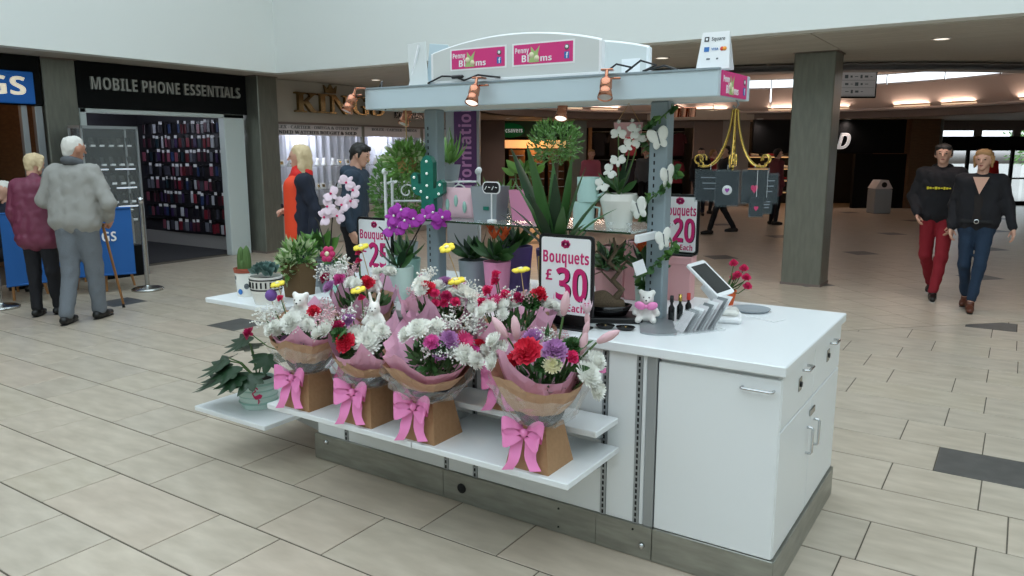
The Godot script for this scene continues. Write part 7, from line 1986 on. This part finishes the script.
	if fine < 0.03:
		for e in ["L", "R"]:
			var d: Vector3 = c.get("hand" + e, (j["wr" + e] - j["el" + e]).normalized() + Vector3(0, -0.3, 0))
			flesh(s, hand_caps(j["wr" + e], d, c.get("palm" + e, Vector3(-1 if e == "L" else 1, 0, 0.2)), -1.0 if e == "L" else 1.0, c.get("curl" + e, 0.45)), 0.0075, 0.008)
	fin(s, "body", c.get("skin", M.skin_pale), o)
	# face
	for sx in [-1, 1]:
		fin(ball(S(), H.call(Vector3(sx * 0.03, 0.018, 0.078)), Vector3(0.011, 0.007, 0.007), 8, 5, hb), "eye", M.eye_dark, o)
		fin(ball(S(), H.call(Vector3(sx * 0.031, 0.04, 0.079)), Vector3(0.016, 0.0035, 0.006), 8, 4, hb), "eyebrow", c.get("brow", c.hair), o)
	fin(ball(S(), H.call(Vector3(0, -0.047, 0.079)), Vector3(0.021, 0.006, 0.008), 8, 5, hb), "mouth", M.lips, o)
	# hair
	var hc := [[H.call(Vector3(0, 0.045, -0.03)), H.call(Vector3(0, 0.055, -0.005)), 0.09, 0.083], [H.call(Vector3(0, 0.0, -0.045)), H.call(Vector3(0, -0.03, -0.05)), 0.075, 0.06]]
	var style: String = c.get("style", "short")
	if style == "fringe":
		hc.append([H.call(Vector3(-0.06, 0.085, 0.035)), H.call(Vector3(0.05, 0.085, 0.045)), 0.034, 0.032])
		for sx in [-1, 1]: hc.append([H.call(Vector3(sx * 0.075, 0.04, 0.0)), H.call(Vector3(sx * 0.078, 0.0, 0.01)), 0.025, 0.018])
	if style == "bob":
		hc.append([H.call(Vector3(-0.05, 0.085, 0.035)), H.call(Vector3(0.05, 0.085, 0.035)), 0.034, 0.034])
		for sx in [-1, 1]: hc.append([H.call(Vector3(sx * 0.08, 0.04, 0.0)), H.call(Vector3(sx * 0.08, -0.05, -0.01)), 0.03, 0.022])
	if style == "long":
		for sx in [-1, 1]:
			hc.append([H.call(Vector3(sx * 0.07, 0.04, -0.005)), H.call(Vector3(sx * 0.075, -0.08, -0.02)), 0.032, 0.036])
			hc.append([H.call(Vector3(sx * 0.075, -0.08, -0.02)), H.call(Vector3(sx * 0.085, -0.24, -0.045)), 0.036, 0.02])
		hc.append([H.call(Vector3(0, -0.03, -0.06)), H.call(Vector3(0, -0.26, -0.08)), 0.065, 0.03])
		hc.append([H.call(Vector3(-0.05, 0.08, 0.03)), H.call(Vector3(0.05, 0.08, 0.03)), 0.032, 0.032])
	fin(flesh(S(), hc, minf(fine, 0.011), 0.02, 0.01, Vector3(34, 9, 34)), "hair", c.hair, o)
	# trousers
	var hem: float = c.get("hem", 0.0)
	var tr := []
	for sx in [-1, 1]: tr.append([Vector3(sx * 0.07, 1.0 - sit, 0), Vector3(sx * 0.07, 0.92 - sit, -0.01), 0.108, 0.115])
	var lw: float = c.get("leg", 1.0)
	for e in ["L", "R"]:
		var an: Vector3 = j["ank" + e]
		var kn: Vector3 = j["knee" + e]
		tr.append([j["hip" + e], kn, 0.097 * lw, 0.068 * lw])
		tr.append([kn, an.lerp(kn, 0.02 + hem), 0.068 * lw, 0.056 * lw])
	fin(flesh(S(), tr, fine, 0.025, 0.009, Vector3(7, 5, 7)), "trousers", c.legs, o)
	# top
	var lowest: float = c.get("coat", 0.98)
	var tp := []
	for sx in [-1, 1]:
		tp.append([bend.call(Vector3(sx * 0.085 * wide, 1.36, 0)), bend.call(Vector3(sx * 0.085 * wide, 1.1, 0)), 0.118 * wide, 0.118 * wide, Vector3(1, 1, 1.05)])
		tp.append([bend.call(Vector3(sx * 0.085 * wide, 1.1, 0)), Vector3(sx * 0.085 * wide, lowest - sit, -0.005), 0.118 * wide, 0.122 * wide])
	tp.append([bend.call(Vector3(0, 1.36, 0)), bend.call(Vector3(0, 1.1, 0)), 0.122 * wide, 0.12 * wide, Vector3(1, 1, 1.03)])
	tp.append([bend.call(Vector3(0, 1.1, 0)), Vector3(0, lowest - sit, -0.005), 0.12 * wide, 0.124 * wide])
	tp.append([j.shL, j.shR, 0.078, 0.078])
	tp.append([bend.call(Vector3(0, 1.44, -0.02)), bend.call(Vector3(0, c.get("collar", 1.49), -0.02)), 0.075, 0.068])
	if c.get("hood", false):
		tp.append([bend.call(Vector3(-0.06, 1.47, -0.1)), bend.call(Vector3(0.06, 1.47, -0.1)), 0.065, 0.065])
		tp.append([bend.call(Vector3(0, 1.40, -0.12)), bend.call(Vector3(0, 1.46, -0.11)), 0.06, 0.07])
	for e in ["L", "R"]:
		tp.append([j["sh" + e], j["el" + e], 0.072 * wide, 0.06 * wide])
		tp.append([j["el" + e], j["wr" + e], 0.06 * wide, 0.047 * wide])
	if c.get("quilt", false):
		for k in 7: tp.append([bend.call(Vector3(-0.11, 0.86 + k * 0.085, 0)), bend.call(Vector3(0.11, 0.86 + k * 0.085, 0)), 0.135, 0.135])
	fin(flesh(S(), tp, c.get("topcell", minf(fine, 0.016) if fine < 0.025 else fine), 0.012 if c.get("quilt", false) else 0.03, 0.012, Vector3(6, 5, 6)), c.get("top_name", "jacket"), c.top, o)
	# shoes
	for e in ["L", "R"]:
		var an: Vector3 = j["ank" + e]
		var fd: Vector3 = c.get("toe" + e, Vector3(0.1 if e == "L" else -0.1, 0, 1)).normalized()
		var sh := fin(flesh(S(), [[an + Vector3(0, -0.045, 0) - fd * 0.05, an + Vector3(0, -0.05, 0) + fd * 0.08, 0.04, 0.038], [an + Vector3(0, -0.05, 0) + fd * 0.08, an + Vector3(0, -0.056, 0) + fd * 0.16, 0.038, 0.03], [an, an + Vector3(0, -0.04, 0), 0.042, 0.04]], minf(fine, 0.015), 0.02), "shoe", c.shoes, o)
		fin(flesh(S(), [[an + Vector3(0, -0.082, 0) - fd * 0.055, an + Vector3(0, -0.082, 0) + fd * 0.16, 0.008 + 0.03, 0.036, Vector3(1, 4.5, 1)]], minf(fine, 0.015), 0.01), "sole", c.get("sole", M.shoe_black), sh)
	return o

func bystanders() -> void:
	# elderly couple at the cafe barrier, seen from behind
	var m := person("white-haired man in a grey fleece and grey trousers holding a walking cane", Vector3(-7.52, 0, -3.84), -2.6, 1.78, {"hair": M.hair_white, "skin": M.skin, "top": M.grey_fleece, "legs": M.grey_trouser, "shoes": M.shoe_black, "lean": 0.05, "look": -0.55, "nod": 0.12, "wide": 1.18, "coat": 0.97, "leg": 1.22, "elR": Vector3(-0.34, 1.13, -0.02), "wrR": Vector3(-0.24, 0.98, 0.12), "handR": Vector3(0.1, -0.6, 0.6), "curlR": 0.9, "elL": Vector3(0.3, 1.16, 0.0), "wrL": Vector3(0.2, 1.0, 0.2), "ankL": Vector3(0.1, 0.09, -0.14), "kneeL": Vector3(0.09, 0.49, -0.02), "ankR": Vector3(-0.06, 0.09, 0.14), "kneeR": Vector3(-0.08, 0.49, 0.09), "top_name": "fleece"})
	fin(tube(S(), [Vector3(-0.055, 1.5, 0.06), Vector3(-0.03, 1.525, -0.03), Vector3(0.03, 1.525, -0.03), Vector3(0.055, 1.5, 0.06)], 0.042, 8), "fleece_collar", M.collar_grey, m)
	var cane := thing("walking_cane", "wooden walking cane with a black tip in the man's hand", "cane", Vector3(-7.86, 0, -4.42))
	var top := Vector3(-7.46, 0.92, -4.06) - cane.position
	fin(tube(S(), [Vector3(0, 0.03, 0), top], [0.012, 0.014], 10), "shaft", M.oak, cane)
	fin(tube(S(), [top + Vector3(-0.05, -0.01, 0.03), top + Vector3(0, 0.012, 0), top + Vector3(0.05, 0.0, -0.03)], [0.013, 0.016, 0.012], 8), "handle", M.oak, cane)
	fin(tube(S(), [Vector3(0, 0, 0), top.normalized() * 0.04], [0.016, 0.014], 10), "rubber_tip", M.shoe_black, cane)
	person("blond woman in a quilted burgundy coat and black trousers beside the man with the cane", Vector3(-8.1, 0, -3.76), -2.5, 1.62, {"hair": M.hair_blond, "top": M.burgundy_quilt, "legs": M.black_cloth, "shoes": M.shoe_black, "style": "bob", "quilt": true, "coat": 0.84, "wide": 1.08, "leg": 1.1, "topcell": 0.014, "look": -0.4, "nod": 0.15, "lean": 0.04, "top_name": "coat", "ankR": Vector3(-0.08, 0.09, 0.1)})
	# shoppers behind the kiosk
	var w := person("blond woman in an orange top, red scarf and navy cardigan seen in profile", Vector3(-5.45, 0, -4.82), -0.8, 1.70, {"hair": M.hair_blond, "top": M.navy_cloth, "legs": M.navy_cloth, "shoes": M.shoe_black, "style": "long", "coat": 0.9, "elR": Vector3(-0.24, 1.16, -0.06), "wrR": Vector3(-0.1, 1.12, 0.18), "handR": Vector3(0.9, 0.25, 0.3), "elL": Vector3(0.2, 1.15, -0.12), "wrL": Vector3(0.21, 0.9, -0.08), "top_name": "cardigan"})
	var fr := S()
	flesh(fr, [[Vector3(-0.07, 1.36, 0.06), Vector3(-0.07, 0.93, 0.07), 0.105, 0.1], [Vector3(0.075, 1.36, 0.06), Vector3(0.075, 0.93, 0.07), 0.11, 0.105]], 0.018, 0.03)
	fin(fr, "orange_top", M.orange_cloth, w)
	fin(flesh(S(), [[Vector3(-0.06, 1.47, 0.03), Vector3(0.06, 1.47, 0.03), 0.06, 0.06], [Vector3(0, 1.44, 0.08), Vector3(0.02, 1.3, 0.12), 0.05, 0.04], [Vector3(0, 1.48, -0.03), Vector3(0, 1.5, 0.03), 0.07, 0.07]], 0.014, 0.02), "scarf", M.scarlet_scarf, w)
	fin(bx(S(), Vector3(-0.08, 1.17, 0.2), Vector3(0.1, 0.03, 0.02), 0.006, Basis(Vector3.BACK, 0.4)), "phone", M.navy_cloth, w)
	person("dark-haired young man in a slate hooded jacket looking down", Vector3(-5.5, 0, -5.5), 2.05, 1.72, {"hair": M.hair_dark, "top": M.slate_cloth, "legs": M.black_cloth, "shoes": M.shoe_black, "hood": true, "nod": 0.3, "look": -0.05, "lean": 0.05, "style": "fringe"})
	# couple walking towards the camera on the right
	var b := person("dark-haired youth in a black hoodie with yellow print and maroon trousers", Vector3(-0.76, 0, -9.72), 0.02, 1.72, {"hair": M.hair_dark, "top": M.black_cloth, "legs": M.maroon_cloth, "shoes": M.shoe_black, "sole": M.shoe_white, "style": "fringe", "hood": true, "wide": 1.12, "leg": 1.05, "ankR": Vector3(-0.02, 0.13, -0.28), "kneeR": Vector3(-0.09, 0.5, -0.02), "ankL": Vector3(0.03, 0.09, 0.14), "kneeL": Vector3(0.08, 0.49, 0.09), "elL": Vector3(0.22, 1.14, 0.0), "wrL": Vector3(0.15, 0.88, 0.14), "wrR": Vector3(-0.2, 0.98, 0.14), "elR": Vector3(-0.26, 1.16, -0.02), "hem": 0.05, "top_name": "hoodie"})
	var cp := S()
	for k in 9: bx(cp, Vector3(-0.115 + k * 0.027, 1.26, 0.15), Vector3(0.019 + 0.006 * (k % 2), 0.03 - 0.008 * (k % 3), 0.03), 0.003)
	fin(cp, "chest_print", M.yellow_print, b)
	var g := person("blond woman in a black cardigan, jeans and brown shoes walking", Vector3(-0.36, 0, -9.22), -0.02, 1.66, {"hair": M.hair_brown, "top": M.black_cloth, "legs": M.denim, "shoes": M.shoe_brown, "style": "bob", "wide": 1.06, "leg": 0.98, "coat": 0.98, "hem": 0.13, "look": -0.15, "ankR": Vector3(-0.05, 0.11, -0.18), "kneeR": Vector3(-0.08, 0.5, 0.0), "ankL": Vector3(0.02, 0.09, 0.1), "kneeL": Vector3(0.07, 0.5, 0.07), "elL": Vector3(0.27, 1.15, -0.03), "wrL": Vector3(0.33, 0.93, 0.06), "collar": 1.42, "top_name": "cardigan"})
	fin(slab(S(), PackedVector2Array([Vector2(-0.075, 0.085), Vector2(0.075, 0.085), Vector2(0.0, -0.1)]), 0.012, T(Vector3(0, 1.37, 0.128), 0, -0.22)), "neckline", M.skin_pale, g)
	fin(flesh(S(), [[Vector3(0, 1.25, 0.06), Vector3(0, 1.02, 0.06), 0.07, 0.075]], 0.018, 0.02), "vest", mat("dark_vest", Color("231d1c"), 0.9), g)
	fin(bx(S(), Vector3(-0.0, 0.985, 0.137), Vector3(0.3, 0.035, 0.01), 0.004), "belt", M.black_matt, g)
	fin(slathe(S(), [Vector2(0.016, 0), Vector2(0.026, 0), Vector2(0.026, 0.006), Vector2(0.016, 0.006)], 16, T(Vector3(0.0, 0.985, 0.142), 0, PI / 2)), "buckle", M.chrome, g)
	# people further off
	person("person in black walking past behind the brass hanger", Vector3(-4.92, 0, -15.05), -0.9, 1.74, {"cell": 0.03, "hair": M.hair_dark, "top": M.black_cloth, "legs": M.black_cloth, "shoes": M.shoe_black, "ankL": Vector3(0.05, 0.09, 0.28), "kneeL": Vector3(0.08, 0.5, 0.18), "ankR": Vector3(-0.05, 0.12, -0.26), "kneeR": Vector3(-0.08, 0.5, -0.03)})
	person("person in a dark coat standing before the gift shop rails", uw(4.75, 0, 19.6), 0.4, 1.7, {"cell": 0.035, "hair": M.hair_dark, "top": M.black_cloth, "legs": M.navy_cloth, "shoes": M.shoe_black, "coat": 0.8})
	person("person in a maroon jacket standing before the gift shop rails", uw(5.2, 0, 20.2), 1.9, 1.66, {"cell": 0.035, "hair": M.hair_brown, "top": M.maroon_cloth, "legs": M.black_cloth, "shoes": M.shoe_black})
	person("person in a rose coat beside the sports shop corner", uw(5.85, 0, 17.2), 2.4, 1.68, {"cell": 0.035, "hair": M.hair_dark, "top": mat("rose_coat", Color("6e3038"), 0.85), "legs": M.black_cloth, "shoes": M.shoe_black, "coat": 0.75})
	person("person in a pink coat before the optician", uw(1.85, 0, 18.2), 0.9, 1.66, {"cell": 0.035, "hair": M.hair_brown, "top": M.pink_cloth, "legs": M.black_cloth, "shoes": M.shoe_black, "coat": 0.8})
	person("person in a grey coat before the gold door post", uw(3.2, 0, 18.6), 0.2, 1.7, {"cell": 0.035, "hair": M.hair_dark, "top": M.collar_grey, "legs": M.black_cloth, "shoes": M.shoe_black})
	person("person in a red coat walking near the glass entrance", uw(13.25, 0, 21.6), 0.5, 1.6, {"cell": 0.035, "hair": M.hair_dark, "top": M.scarlet_scarf, "legs": M.black_cloth, "shoes": M.shoe_black})
	# two seated at the cafe
	for i in 2:
		person(["grey-haired person in a navy jacket seated behind the canvas screens", "brown-haired person in a navy jacket seated behind the canvas screens"][i], [Vector3(-9.5, 0, -4.1), Vector3(-9.95, 0, -4.78)][i], [0.3, 0.3][i], 1.7, {"cell": 0.028, "hair": [M.hair_white, M.hair_brown][i], "top": M.navy_cloth, "legs": M.black_cloth, "shoes": M.shoe_black, "sit": true})
